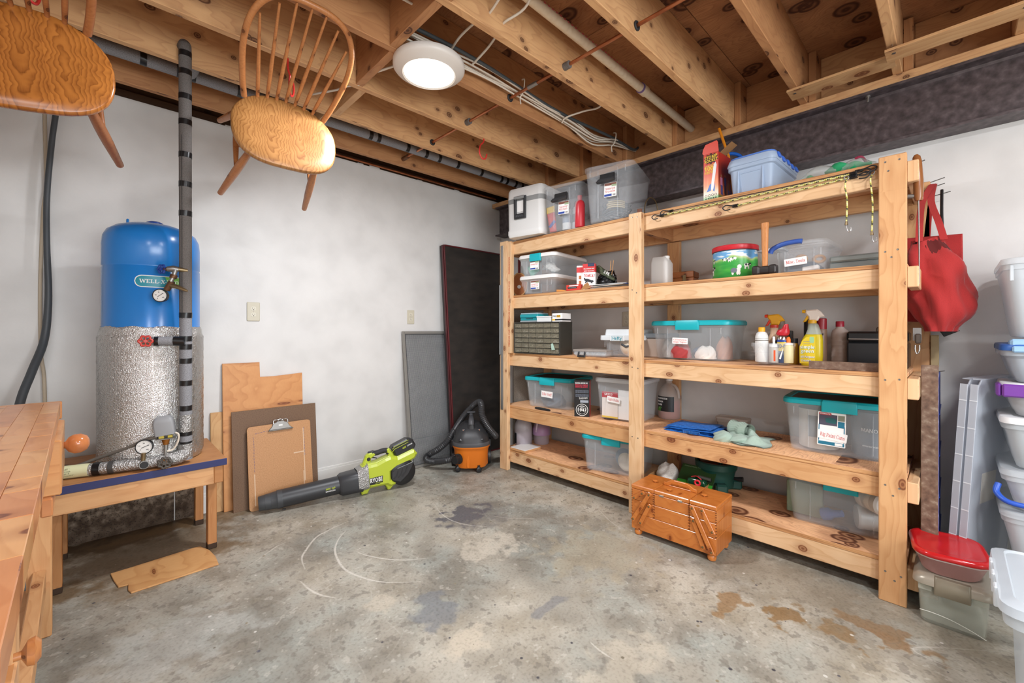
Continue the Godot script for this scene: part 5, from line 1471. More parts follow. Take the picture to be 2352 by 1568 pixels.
func rack() -> void:
	var t := thing("storage_rack", "tall homemade lumber storage rack of five plywood shelves", "rack")
	part("post", span(2.42, 2.458, 0, 1.908, -2.657, -2.568, 0.003, 1), M.pine, t)
	part("post", span(2.42, 2.458, 0, 1.905, -1.436, -1.347, 0.003, 1), M.pine, t)
	part("post", span(2.42, 2.458, 0, 1.91, -0.222, -0.132, 0.003, 1), M.pine2, t)
	part("post_cleat", span(2.426, 2.464, 0.975, 1.9, -2.5665, -2.5285, 0.003, 1), M.pine, t)
	var rp := [span(2.95, 2.988, 0, 1.9, -2.657, -2.568, 0.003, 1), span(2.95, 2.988, 0, 1.9, -1.436, -1.347, 0.003, 1), span(2.94, 2.978, 0, 1.9, -0.165, -0.075, 0.003, 1)]
	for m in rp: part("rear_post", m, M.pine2, t)
	for i in 5:
		var y: float = LV[i]
		part("front_beam", span(2.4585, 2.496, y - 0.107, y - 0.0185, -2.65, -0.135, 0.003, 2), M.pine if i != 3 else M.pine2, t)
		part("rear_beam", span(2.911, 2.949, y - 0.107, y - 0.0185, -2.65, -0.135, 0.003, 2), M.joist if i < 2 else M.pine2, t)
		for z in [-2.60, -1.39]:
			part("cross_beam", span(2.4965, 2.9105, y - 0.107, y - 0.0185, z - 0.019, z + 0.019, 0.003, 0), M.joist2, t)
		part("side_cleat", span(2.459, 2.935, y - 0.107, y - 0.0185, -0.134, -0.097, 0.003, 0), M.pine, t)
		# plywood in two lengths with plies showing along the front
		for q in [[-2.65, -1.392], [-1.3905, -0.135]]:
			part("shelf_board", span(2.4592, 2.949, y - 0.018, y, q[0], q[1], 0.001, 0 if i % 2 else 2), M.shelf, t)
			part("ply_edge", span(2.4565, 2.4591, y - 0.0178, y - 0.0002, q[0], q[1], 0.0005, 2), M.ply_edge, t)
	var spots := [[1.885, -0.2], [1.885, -0.155], [1.845, -0.19], [1.50, -0.2], [1.505, -0.16], [1.475, -0.18], [0.95, -0.2], [0.955, -0.155], [0.50, -0.2], [0.495, -0.155], [0.46, -0.175], [0.13, -0.2], [0.125, -0.15], [0.10, -0.17], [1.88, -1.41], [1.876, -1.375], [1.42, -1.41], [1.40, -1.38], [0.93, -1.41], [0.925, -1.37], [0.49, -1.41], [0.487, -1.37]]
	for s in spots:
		part("screw", lathe([[0.0042, 0], [0.0038, 0.0008], [0.0012, 0.0004]], 10), M.screw, t, Vector3(2.4199, s[0], s[1]), Vector3(0, 0, PI / 2))
	# stamped lettering on the far post's cleat
	for y in [1.1, 1.3, 1.5, 1.7]:
		write(t, "PREMIUM STUD", 0.014, hexm("c4552f", 0.8), Vector3(2.4252, y, -2.548), Vector3(0, -PI / 2, PI / 2), 0.14)
	single("straightedge", "thin aluminium straightedge hanging on the rack's far post", "ruler", span(2.4145, 2.4195, 0.50, 1.875, -2.642, -2.612, 0.001, 1), M.galv)
	single("long_ruler", "grey drywall rule with a blue end below the straightedge on the far post", "ruler", span(2.409, 2.414, 0.96, 1.545, -2.655, -2.63, 0.001, 1), hexm("8b8c8c", 0.4, 0.4))
	# bungee cords hooked along the top beam
	var by := textured(bungee_image(), 6, 24, 0.7)
	var bk := hexm("2a2a28", 0.6)
	bungee("bungee_cord", "long yellow and black bungee cord stretched along the top beam", [Vector3(2.447, 1.862, -1.215), Vector3(2.446, 1.864, -0.9), Vector3(2.447, 1.868, -0.6), Vector3(2.448, 1.872, -0.32)], by, 0.0048)
	bungee("bungee_cord", "shorter dark bungee cord just under the long yellow one", [Vector3(2.447, 1.832, -0.80), Vector3(2.446, 1.846, -0.55), Vector3(2.448, 1.858, -0.32)], by, 0.0042)
	bungee("bungee_cord", "thin black bungee cord along the top beam's upper edge", [Vector3(2.449, 1.878, -1.16), Vector3(2.449, 1.877, -0.7), Vector3(2.449, 1.88, -0.30)], bk, 0.0022)
	for q in [["short yellow bungee cord dangling from the top beam, the one further from the near post", -0.335, 1.85, 1.655], ["short yellow bungee cord dangling from the top beam beside the near post", -0.246, 1.85, 1.595]]:
		var b := thing("dangling_cord", q[0], "bungee cord", Vector3(2.44, 0, q[1]), 0.0, "cords dangling from the top beam")
		part("cord", tube(curve([Vector3(0.004, q[2], 0), Vector3(-0.006, q[2] - 0.03, -0.004), Vector3(-0.003, (q[2] + q[3]) / 2, 0.003), Vector3(0, q[3], 0)], 5), 0.0033, 8), by, b)
		part("ferrule", tube([Vector3(0, q[3] + 0.005, 0), Vector3(0, q[3] - 0.012, 0)], [0.004, 0.007], 10), M.brass, b)
		part("wire_hook", tube(curve([Vector3(0, q[3] - 0.01, 0), Vector3(0, q[3] - 0.03, 0.002), Vector3(0, q[3] - 0.045, 0.008), Vector3(0, q[3] - 0.04, 0.016), Vector3(0, q[3] - 0.025, 0.016)], 4), 0.0018, 6), M.chrome, b)
		part("top_ring", tube(range(12).map(func(k): return Vector3(0.002, q[2] + 0.008 + cos(TAU * k / 12) * 0.009, sin(TAU * k / 12) * 0.009)), 0.0022, 6, true), M.galv, b)

func bungee(called: String, label: String, p: Array, m: Material, r: float) -> void:
	var t := thing(called, label, "bungee cord", Vector3.ZERO, 0.0, "bungee cords along the top beam")
	part("cord", tube(curve(p, 6), r, 8), m, t)
	for e in [[p[0], -1.0], [p[-1], 1.0]]:
		var a: Vector3 = e[0]
		var s: float = e[1]
		part("hook", tube(curve([a, a + Vector3(-0.004, 0.004, s * 0.03), a + Vector3(-0.006, 0.010, s * 0.055), a + Vector3(-0.010, -0.002, s * 0.07), a + Vector3(-0.012, -0.018, s * 0.055), a + Vector3(-0.012, -0.016, s * 0.03)], 5), 0.003, 8), M.black, t)
		var w := []
		for k in 24: w.append(a + Vector3(cos(k * 1.6) * (r + 0.0035), sin(k * 1.6) * (r + 0.0035), s * (k - 4) * 0.0012))
		part("wrapped_end", tube(w, 0.0022, 6), M.black, t)

func bungee_image() -> ImageTexture:
	var im := Image.create(32, 32, false, Image.FORMAT_RGB8)
	for y in 32:
		for x in 32:
			var k := (int((x + y) / 4) + int((x - y + 64) / 8)) % 4
			im.set_pixel(x, y, [Color("cfc75a"), Color("26261f"), Color("d9d27a"), Color("e3dfb0")][k])
	return ImageTexture.create_from_image(im)

# ---------------------------------------------------------------- clear tubs with lids
# origin at front middle; w along the rack, d into it
func tote(t: Node3D, w: float, d: float, h: float, lid: Material, latch: Material, body: Material, grow := 0.04, top: Material = null) -> void:
	var c := Vector3(0, 0, -d / 2)
	var bh := h - 0.02
	part("tub_body", tub(w - grow, d - grow, w - 0.012, d - 0.012, bh, 0.035, 0.003, 0.008), body, t, c)
	# moulded corner ribs and side panel lines
	for s in [-1, 1]:
		part("moulded_rib", span(s * w * 0.27 - 0.0015, s * w * 0.27 + 0.0015, bh * 0.12, bh * 0.86, -0.004 - grow * 0.3, -0.0005 - grow * 0.12, 0.001, 1), body, t)
		part("rim_tab", span(s * w * 0.40 - 0.002, s * w * 0.40 + 0.002, bh - 0.06, bh - 0.024, -0.006, 0.0, 0.001, 1), M.tub_thin, t)
	if lid:
		part("lid_rim", loft([rr(w + 0.006, d + 0.006, 0.045, bh - 0.008), rr(w + 0.014, d + 0.014, 0.048, bh - 0.006), rr(w + 0.014, d + 0.014, 0.048, bh + 0.012), rr(w, d, 0.045, bh + 0.022), rr(w - 0.05, d - 0.05, 0.03, bh + 0.022), rr(w - 0.056, d - 0.056, 0.03, bh + 0.016)], true, false, 40.0), lid, t, c)
		part("lid_panel", loft([rr(w - 0.054, d - 0.054, 0.03, bh + 0.010), rr(w - 0.054, d - 0.054, 0.03, bh + 0.017)], true, true), top if top else lid, t, c)
	if latch:
		part("latch", loft([rr(w * 0.30, 0.014, 0.005, bh - 0.036, Vector2(0, 0.004)), rr(w * 0.30, 0.018, 0.006, bh - 0.02, Vector2(0, 0.006)), rr(w * 0.30, 0.02, 0.006, bh + 0.012, Vector2(0, 0.005)), rr(w * 0.28, 0.03, 0.006, bh + 0.023, Vector2(0, -0.004))], true, true, 60.0), latch, t)

func sticker(t: Node3D, at: Vector3, w: float, h: float, lines: Array, ink: Material, roll := 0.0, back: Material = null, tip := 0.0) -> Node3D:
	var p := part("paper_label", prism(poly_rr(w, h, 0.003), 0.0012, 0.0003), back if back else M.label, t, at, Vector3(tip, 0, roll))
	var n := lines.size()
	for i in n:
		write(p, lines[i], minf(h / (n + 0.6) * 0.62, 0.02), ink, Vector3(0, (n - 1) * h * 0.36 / maxi(n, 2) - i * h * 0.72 / maxi(n, 2), 0.0009), Vector3(0, 0, 0.02 * (i - 0.5)), w * 0.84, false, "Droid Serif")
	return p

# printed product card: photo, white field, blue band, barcode
func card(t: Node3D, at: Vector3, w: float, h: float, lines: Array, roll := 0.0, tip := 0.0) -> void:
	var p := part("product_label", prism(poly_rr(w, h, 0.003), 0.0014, 0.0003), M.label, t, at, Vector3(tip, 0, roll))
	part("printed_photo", span(-w * 0.48, w * 0.48, h * 0.30, h * 0.48, 0.0007, 0.0011, 0.0), hexm("7a4a3a"), p)
	part("printed_patch", span(w * 0.1, w * 0.48, h * 0.22, h * 0.36, 0.0009, 0.0013, 0.0), hexm("9fb08a"), p)
	part("printed_band", span(-w * 0.48, w * 0.12, -h * 0.46, -h * 0.30, 0.0007, 0.0011, 0.0), hexm("24459b"), p)
	var st := begin()
	for k in 7: add_box(st, Vector3(w * 0.2 + k * w * 0.035, -h * 0.38, 0.001), Vector3(w * 0.012 * (1 + k % 2), h * 0.12, 0.0004), 0.0)
	part("barcode", st.commit(), M.ink, p)
	for i in lines.size():
		write(p, lines[i], h * 0.13, M.ink_red, Vector3(-w * 0.02, h * 0.08 - i * h * 0.2, 0.001), Vector3(0, 0, 0.03), w * 0.8, false, "Droid Serif")

func bottle(t: Node3D, prof: Array, mat: Material, called := "bottle_body") -> MeshInstance3D:
	return part(called, lathe(prof, 28, true, true, 40.0), mat, t)

# ---------------------------------------------------------------- top shelf
func shelf_top() -> void:
	var y: float = LV[0] + 0.0005
	var c := shelved("cooler", "white hard cooler with a grey band and black latch, first on the top shelf", "cooler", 2.38, 1.9085, -2.335, 0.16)
	var cw := hexm("dddcd9", 0.45)
	part("cooler_body", loft([rr(0.325, 0.36, 0.03, 0.0, Vector2(0, -0.19)), rr(0.345, 0.38, 0.04, 0.02, Vector2(0, -0.19)), rr(0.345, 0.38, 0.04, 0.05, Vector2(0, -0.19)), rr(0.338, 0.372, 0.04, 0.06, Vector2(0, -0.19)), rr(0.345, 0.38, 0.045, 0.265, Vector2(0, -0.19))], true, true, 50.0), cw, c)
	part("grey_band", loft([rr(0.347, 0.382, 0.045, 0.2655, Vector2(0, -0.19)), rr(0.348, 0.383, 0.045, 0.302, Vector2(0, -0.19))], true, true), hexm("8f908f", 0.45), c)
	part("cooler_lid", loft([rr(0.347, 0.382, 0.045, 0.3025, Vector2(0, -0.19)), rr(0.343, 0.378, 0.045, 0.365, Vector2(0, -0.19)), rr(0.325, 0.36, 0.04, 0.385, Vector2(0, -0.19)), rr(0.25, 0.29, 0.03, 0.388, Vector2(0, -0.19))], true, true, 50.0), cw, c)
	var la := part("latch", prism([Vector2(-0.055, -0.13), Vector2(0.055, -0.13), Vector2(0.058, 0.045), Vector2(0.035, 0.045), Vector2(0.035, -0.09), Vector2(-0.035, -0.09), Vector2(-0.035, 0.045), Vector2(-0.058, 0.045)], 0.018, 0.004), hexm("2e2f31", 0.45), c, Vector3(-0.03, 0.265, 0.009))
	part("latch_pivot", tube([Vector3(-0.045, 0.035, 0.01), Vector3(0.0, 0.033, 0.014), Vector3(0.045, 0.035, 0.01)], 0.012, 12), hexm("8b8c8c", 0.4), la)
	part("latch_sticker", span(-0.034, 0.034, -0.075, 0.012, -0.007, -0.005, 0.001), M.label, la)
	write(la, "PULL", 0.014, hexm("55565a"), Vector3(0, -0.11, 0.0095), Vector3.ZERO, 0.07)
	# two open clear tubs with black handles
	for q in [["clear_bin", "clear open bin of spray cans and a red bottle next to the white cooler", 2.425, -1.995, 0.22, 0.315, 0.36, 0.335, ["Spray", "Wax Plastic"]], ["clear_bin", "larger clear open bin labelled extension cords at the middle post", 2.425, -1.598, 0.26, 0.335, 0.50, 0.372, ["Extension Cords", "Tools"]]]:
		var t := shelved(q[0], q[1], "bin", q[2], y, q[3], q[4])
		var w: float = q[5]; var d: float = q[6]; var h: float = q[7]
		part("tub_body", tub(w - 0.05, d - 0.05, w - 0.004, d - 0.004, h, 0.05, 0.003, 0.012), M.tub, t, Vector3(0, 0, -d / 2))
		for s in [-1, 1]:
			part("moulded_rib", span(s * w * 0.2 - 0.002, s * w * 0.2 + 0.002, 0.02, h - 0.03, -0.018, -0.002, 0.001, 1), M.tub_thin, t)
			part("rim_tab", span(s * w * 0.36 - 0.003, s * w * 0.36 + 0.003, h - 0.065, h - 0.022, -0.004, 0.002, 0.001, 1), M.tub_thin, t)
		var hd := part("handle", prism([Vector2(-0.052, -0.018), Vector2(0.056, -0.012), Vector2(0.052, 0.030), Vector2(-0.046, 0.026), Vector2(-0.046, -0.004)], 0.026, 0.005), hexm("26282a", 0.45), t, Vector3(0.0, h - 0.095, 0.012), Vector3(-0.25, 0, 0))
		part("handle_lip", prism([Vector2(-0.066, -0.034), Vector2(-0.05, -0.036), Vector2(0.056, -0.026), Vector2(0.058, -0.010), Vector2(-0.05, -0.016)], 0.034, 0.004), hexm("303235", 0.4), hd, Vector3(0, 0, 0.008))
		card(t, Vector3(0.022, h - 0.175, 0.004), 0.085, 0.095, q[8], 0.0, -0.06)
	# contents of the first bin
	var can := [[0.0, 0], [0.031, 0.0], [0.033, 0.003], [0.033, 0.15], [0.03, 0.158], [0.022, 0.165], [0.014, 0.17]]
	for q in [["spray_can", "white spray can standing behind the label of the cooler side bin", 2.50, -2.0, hexm("d8dcdd", 0.35)], ["spray_can", "white and black spray can beside the red bottle in the cooler side bin", 2.535, -1.935, hexm("b9bcc0", 0.35)]]:
		var s := shelved(q[0], q[1], "spray can", q[2], y + 0.012, q[3])
		bottle(s, can, q[4], "can_body")
		part("nozzle_cap", lathe([[0.022, 0.166], [0.022, 0.2], [0.018, 0.205]], 20), M.white if q[2] < 2.51 else M.black, s)
		part("print", lathe([[0.0334, 0.05], [0.0334, 0.11]], 28, false, false), hexm("8d98a8", 0.5) if q[2] < 2.51 else hexm("3b3b40", 0.5), s)
	var rb := shelved("red_bottle", "red plastic bottle inside the clear bin next to the cooler", "bottle", 2.505, y + 0.012, -1.885)
	bottle(rb, [[0.034, 0], [0.037, 0.005], [0.037, 0.165], [0.032, 0.185], [0.016, 0.2], [0.016, 0.215]], hexm("c8303a", 0.35))
	part("bottle_cap", lathe([[0.017, 0.2155], [0.017, 0.232]], 18), hexm("c8303a", 0.35), rb)
	var pk := shelved("yellow_red_packet", "yellow and red packet in the clear bin next to the cooler", "packet", 2.47, y + 0.012, -2.115, 0.2)
	part("red_pouch", prism([Vector2(-0.02, 0), Vector2(0.035, 0), Vector2(0.02, 0.15), Vector2(-0.045, 0.14)], 0.02, 0.006), hexm("c3312c", 0.5), pk)
	part("yellow_top", prism([Vector2(-0.047, 0.141), Vector2(0.022, 0.151), Vector2(0.018, 0.20), Vector2(-0.05, 0.19)], 0.018, 0.005), hexm("e0b92c", 0.5), pk)
	part("blue_flash", prism([Vector2(-0.03, 0.04), Vector2(0.02, 0.09), Vector2(0.035, 0.07), Vector2(-0.01, 0.03)], 0.004, 0.001), hexm("2a4396", 0.5), pk, Vector3(0, 0, 0.012))
	# contents of the second
	var cord := begin()
	var pts := []
	for k in 120:
		var a := k * 0.42
		pts.append(Vector3(cos(a) * (0.09 + 0.012 * sin(k * 0.7)), 0.02 + k * 0.0011 + 0.01 * sin(a * 0.5 + k), -0.2 + sin(a) * (0.11 + 0.012 * cos(k * 1.1))))
	add_tube(cord, pts, 0.0055, 7)
	cord.generate_normals()
	var cc := shelved("extension_cord", "coiled dark extension cord inside the larger clear bin", "cord", 2.425, y, -1.598, 0.26)
	part("coil", cord.commit(), hexm("3f4a52", 0.5), cc)
	pts = []
	for k in 50:
		var a := k * 0.45
		pts.append(Vector3(0.02 + cos(a) * 0.06, 0.10 + k * 0.0009, -0.12 + sin(a) * 0.05))
	var cc2 := shelved("extension_cord", "coiled cream extension cord inside the larger clear bin", "cord", 2.425, y, -1.598, 0.26)
	part("coil", tube(pts, 0.005, 7), hexm("c9b994", 0.5), cc2)
	single("brass_rod", "bent brass rod standing up inside the larger clear bin", "rod", tube(curve([Vector3(2.74, 1.95, -1.50), Vector3(2.75, 2.05, -1.50), Vector3(2.78, 2.10, -1.485), Vector3(2.83, 2.09, -1.47), Vector3(2.86, 2.03, -1.465), Vector3(2.86, 1.93, -1.465)], 6), 0.004, 8), M.brass)
	single("brown_block", "brown block inside the larger clear bin near the middle post", "block", box(Vector3(0.09, 0.06, 0.03), 0.002), hexm("7a4b36", 0.6), Vector3(2.62, y + 0.045, -1.47), Vector3(0, 0.5, 0))
	rocket_box(y)
	# pale blue latch bin
	var b := shelved("latch_bin", "frosted pale blue bin with blue clips beside the toy rocket box", "bin", 2.50, y, -0.752, -0.03)
	var ice := clear(Color("bcd0ea"), 0.72, 0.4)
	part("tub_body", loft([rr(0.19, 0.36, 0.02, 0.0, Vector2(0, -0.20)), rr(0.198, 0.37, 0.02, 0.01, Vector2(0, -0.20)), rr(0.215, 0.40, 0.025, 0.135, Vector2(0, -0.20)), rr(0.235, 0.42, 0.03, 0.14, Vector2(0, -0.20)), rr(0.235, 0.42, 0.03, 0.158, Vector2(0, -0.20))], true, true, 40.0), ice, b)
	for s in [-1, 1]:
		part("moulded_rib", span(s * 0.06 - 0.003, s * 0.06 + 0.003, 0.01, 0.13, -0.012, 0.002, 0.001, 1), ice, b)
	part("panel_frame", boxes([[Vector3(0, 0.115, -0.003), Vector3(0.10, 0.004, 0.01)]], 0.001), ice, b)
	part("lid", loft([rr(0.238, 0.425, 0.032, 0.1585, Vector2(0, -0.20)), rr(0.245, 0.43, 0.034, 0.165, Vector2(0, -0.20)), rr(0.232, 0.42, 0.04, 0.195, Vector2(0, -0.20)), rr(0.19, 0.38, 0.04, 0.205, Vector2(0, -0.20))], true, true, 50.0), ice, b)
	part("lid_edge", loft([rr(0.226, 0.412, 0.04, 0.198, Vector2(0, -0.20)), rr(0.222, 0.408, 0.04, 0.206, Vector2(0, -0.20))], true, true), hexm("5b86d8", 0.4), b)
	for k in 5:
		part("side_clip", box(Vector3(0.012, 0.03, 0.035), 0.004), hexm("3f6fd0", 0.4), b, Vector3(0.123, 0.182 - (k % 2) * 0.004, -0.05 - k * 0.075 + (0.0 if k < 2 else -0.01)), Vector3(0, 0, 0.35))
	# green fabric in a zip bag
	var g := shelved("zip_bag", "clear zip bag of green fabric lying on the top shelf near the end post", "bag", 2.53, y, -0.40)
	var rings := []
	for i in 13:
		var f := i / 12.0
		var q := PackedVector3Array()
		for k in 20:
			var a := -TAU * k / 20
			var ry := 0.052 * sin(PI * clampf(f, 0.04, 0.97)) * (0.7 + 0.3 * sin(f * 9.0)) + 0.006
			q.append(Vector3(-0.15 + f * 0.31, 0.008 + ry + sin(a) * ry * -1.0 * 0.98 + 0.012 * f, -0.09 + cos(a) * (0.075 + 0.01 * sin(f * 7))))
		rings.append(q)
	part("clear_film", loft(rings, true, true, 180.0), clear(Color("dfe8e6"), 0.22, 0.2), g)
	var gm := hexm("1f9a62", 0.8)
	var fold := begin()
	for q in [[-0.10, 0.03, 0.05, 0.02], [0.02, 0.05, 0.09, 0.03], [0.08, 0.045, 0.08, 0.025], [0.0, 0.02, 0.12, 0.018]]:
		var rg := []
		for i in 7:
			var f := i / 6.0
			rg.append(ring(q[3] * (0.5 + sin(PI * f)), 0, 12, Vector3(0, 0, 0)))
			for j in 12:
				var v: Vector3 = rg[-1][j]
				rg[-1][j] = Vector3(q[0] + (f - 0.5) * q[2] * 1.4, q[1] + v.x * 0.7 + 0.006 * sin(f * 8 + j), -0.085 + v.z * 1.6)
		for i in rg.size(): rg[i].reverse()
		add_loft(fold, rg, true, true, 180.0)
	fold.generate_normals()
	part("green_fabric", fold.commit(), gm, g)
	part("zip_strip", tube(curve([Vector3(0.085, 0.075, -0.03), Vector3(0.10, 0.09, -0.08), Vector3(0.115, 0.07, -0.14)], 5), 0.006, 8), hexm("8e2442", 0.5), g)

func rocket_box(y: float) -> void:
	var b := shelved("toy_rocket_box", "tall red and orange toy rocket box standing open on the top shelf", "box", 2.5, y, -0.956, -0.05)
	var sides := prism([Vector2(-0.042, 0), Vector2(0.042, 0), Vector2(0.042, 0.272), Vector2(-0.042, 0.272)], 0.16, 0.0008)
	part("carton", sides, textured(rocket_image(), 1, 1, 0.4), b, Vector3(0, 0, -0.08))
	var m := begin()
	var uv := func(p: Vector3) -> Vector2: return Vector2((p.x + 0.042) / 0.084 * 0.5, 1.0 - p.y / 0.272)
	face(m, [Vector3(-0.042, 0, 0.0006), Vector3(0.042, 0, 0.0006), Vector3(0.042, 0.272, 0.0006), Vector3(-0.042, 0.272, 0.0006)], Vector3.BACK, uv)
	var uv2 := func(p: Vector3) -> Vector2: return Vector2(0.5 - p.z / 0.16 * 0.5, 1.0 - p.y / 0.272)
	face(m, [Vector3(0.0426, 0, 0), Vector3(0.0426, 0, -0.16), Vector3(0.0426, 0.272, -0.16), Vector3(0.0426, 0.272, 0)], Vector3.RIGHT, uv2)
	part("printed_sides", m.commit(), textured(rocket_image(), 1, 1, 0.35), b)
	part("front_flap", prism([Vector2(-0.042, 0), Vector2(0.042, 0), Vector2(0.04, 0.05), Vector2(0.034, 0.062), Vector2(-0.03, 0.055), Vector2(-0.046, 0.03), Vector2(-0.05, 0.01)], 0.002, 0.0004), hexm("e0472f", 0.4), b, Vector3(0.0, 0.274, -0.003), Vector3(0.1, 0, 0))
	part("side_flap", span(0, 0.002, 0, 0.075, -0.075, 0.0, 0.0005), hexm("9c7248", 0.8), b, Vector3(0.042, 0.272, -0.02), Vector3(0, 0, -1.0))
	write(b, "STOMP", 0.017, hexm("ebc93e", 0.5), Vector3(0, 0.252, 0.0012), Vector3(0, 0, 0.06), 0.07)
	write(b, "ROCKET", 0.017, hexm("ebc93e", 0.5), Vector3(0, 0.232, 0.0012), Vector3(0, 0, 0.06), 0.072)
	write(b, "SOARS UP TO", 0.006, hexm("f0dc70", 0.5), Vector3(-0.008, 0.205, 0.0012), Vector3(0, 0, 0.1), 0.05)
	write(b, "100", 0.024, hexm("f2d640", 0.5), Vector3(-0.012, 0.188, 0.0012), Vector3(0, 0, 0.05), 0.052)
	write(b, "FEET!", 0.014, hexm("f2d640", 0.5), Vector3(-0.012, 0.165, 0.0012), Vector3(0, 0, 0.05), 0.046)
	write(b, "STEM", 0.014, hexm("2f2a20", 0.5), Vector3(0, 0.013, 0.0012), Vector3.ZERO, 0.062)
	part("printed_burst", prism(range(20).map(func(k): return Vector2(cos(TAU * k / 20), sin(TAU * k / 20) * 0.8) * (0.043 if k % 2 else 0.03)), 0.0006, 0.0), hexm("4a1c12", 0.5), b, Vector3(0, 0.242, 0.0007))
	part("printed_rocket", prism([Vector2(-0.008, 0.065), Vector2(0.008, 0.063), Vector2(0.022, 0.17), Vector2(0.026, 0.20), Vector2(0.02, 0.218), Vector2(0.01, 0.205)], 0.0006, 0.0), hexm("eceff2", 0.4), b, Vector3(0.006, 0, 0.0008))
	part("printed_fins", prism([Vector2(-0.03, 0.055), Vector2(-0.006, 0.06), Vector2(-0.004, 0.10), Vector2(-0.012, 0.095)], 0.0006, 0.0), hexm("2b72c4", 0.4), b, Vector3(0.006, 0, 0.0009))
	part("printed_fins", prism([Vector2(0.006, 0.058), Vector2(0.014, 0.05), Vector2(0.018, 0.10)], 0.0006, 0.0), hexm("2b72c4", 0.4), b, Vector3(0.006, 0, 0.0009))
	for k in 4:
		part("printed_ring", tube(range(14).map(func(i): return Vector3(-0.027 + k * 0.018 + cos(TAU * i / 14) * 0.006, 0.034 + sin(TAU * i / 14) * 0.006, 0.001)), 0.0009, 4, true), hexm("2f2a20", 0.5), b)
	single("toy_tube", "dark blue tube poking out of the toy rocket box", "toy", cyl(0.009, 0.33, 16, 0.002), hexm("1f2f9a", 0.35), Vector3(2.55, y + 0.002, -0.975))
	var rg := thing("toy_launcher", "blue ring shaped toy launcher behind the rocket box", "toy", Vector3(2.70, y, -0.925), -PI / 2 + 0.35)
	part("ring_tube", tube(range(32).map(func(k): return Vector3(cos(TAU * k / 32) * 0.078, 0.24 + sin(TAU * k / 32) * 0.078, 0)), 0.010, 12, true), hexm("1a62c4", 0.3), rg)
	part("white_fin", prism([Vector2(-0.02, 0.10), Vector2(0.055, 0.12), Vector2(0.065, 0.235), Vector2(0.01, 0.20)], 0.006, 0.001), hexm("dfe6ee", 0.4), rg, Vector3(0, 0, 0.012))
	part("blue_fin", prism([Vector2(-0.06, 0.18), Vector2(0.06, 0.24), Vector2(0.05, 0.205), Vector2(-0.03, 0.165)], 0.008, 0.001), hexm("2570cf", 0.35), rg, Vector3(0, 0, 0.02))
	part("base_foot", box(Vector3(0.08, 0.17, 0.05), 0.006), hexm("1a62c4", 0.35), rg, Vector3(0, 0.0855, 0))
	single("orange_stick", "orange plastic stick leaning up behind the toy rocket box", "stick", tube([Vector3(2.665, y + 0.004, -0.885), Vector3(2.685, 2.2, -0.925), Vector3(2.70, 2.39, -0.985)], 0.008, 10), hexm("e08a1e", 0.4))

# red to green ground with soft figures at play on its right half
func rocket_image() -> ImageTexture:
	var im := Image.create(128, 256, false, Image.FORMAT_RGB8)
	for yy in 256:
		for x in 128:
			var v := yy / 255.0
			var c := Color("d8402a").lerp(Color("e87c34"), smoothstep(0.3, 0.65, v)).lerp(Color("f0e6d8"), smoothstep(0.62, 0.86, v) * 0.9).lerp(Color("4fa23c"), smoothstep(0.86, 0.97, v))
			if x < 64: c = c.lerp(Color("f3d9c8"), 0.25 * maxf(0.0, sin(x * 0.35 + v * 3.0)) * smoothstep(0.35, 0.7, v))
			else:
				c = Color("b5301f").lerp(Color("7d2418"), smoothstep(0.1, 0.35, v)).lerp(Color("c96a3a"), smoothstep(0.5, 0.8, v)).lerp(Color("47763a"), smoothstep(0.84, 0.95, v))
				for f in [[78, 130, Color("b06a84"), Color("33427e")], [98, 122, Color("3a3f6c"), Color("2d2d3c")], [116, 140, Color("8c5a3c"), Color("3f62a0")]]:
					var dx := absf(x - f[0] - (yy - f[1]) * 0.03)
					if yy > f[1] and yy < f[1] + 42 and dx < 6: c = f[2]
					elif yy >= f[1] + 42 and yy < f[1] + 92 and absf(dx - 3) < 2.5: c = f[3]
					elif Vector2(x - f[0], (yy - f[1] + 8) * 0.8).length() < 5: c = Color("8a5a40")
			im.set_pixel(x, yy, c)
	return ImageTexture.create_from_image(im)

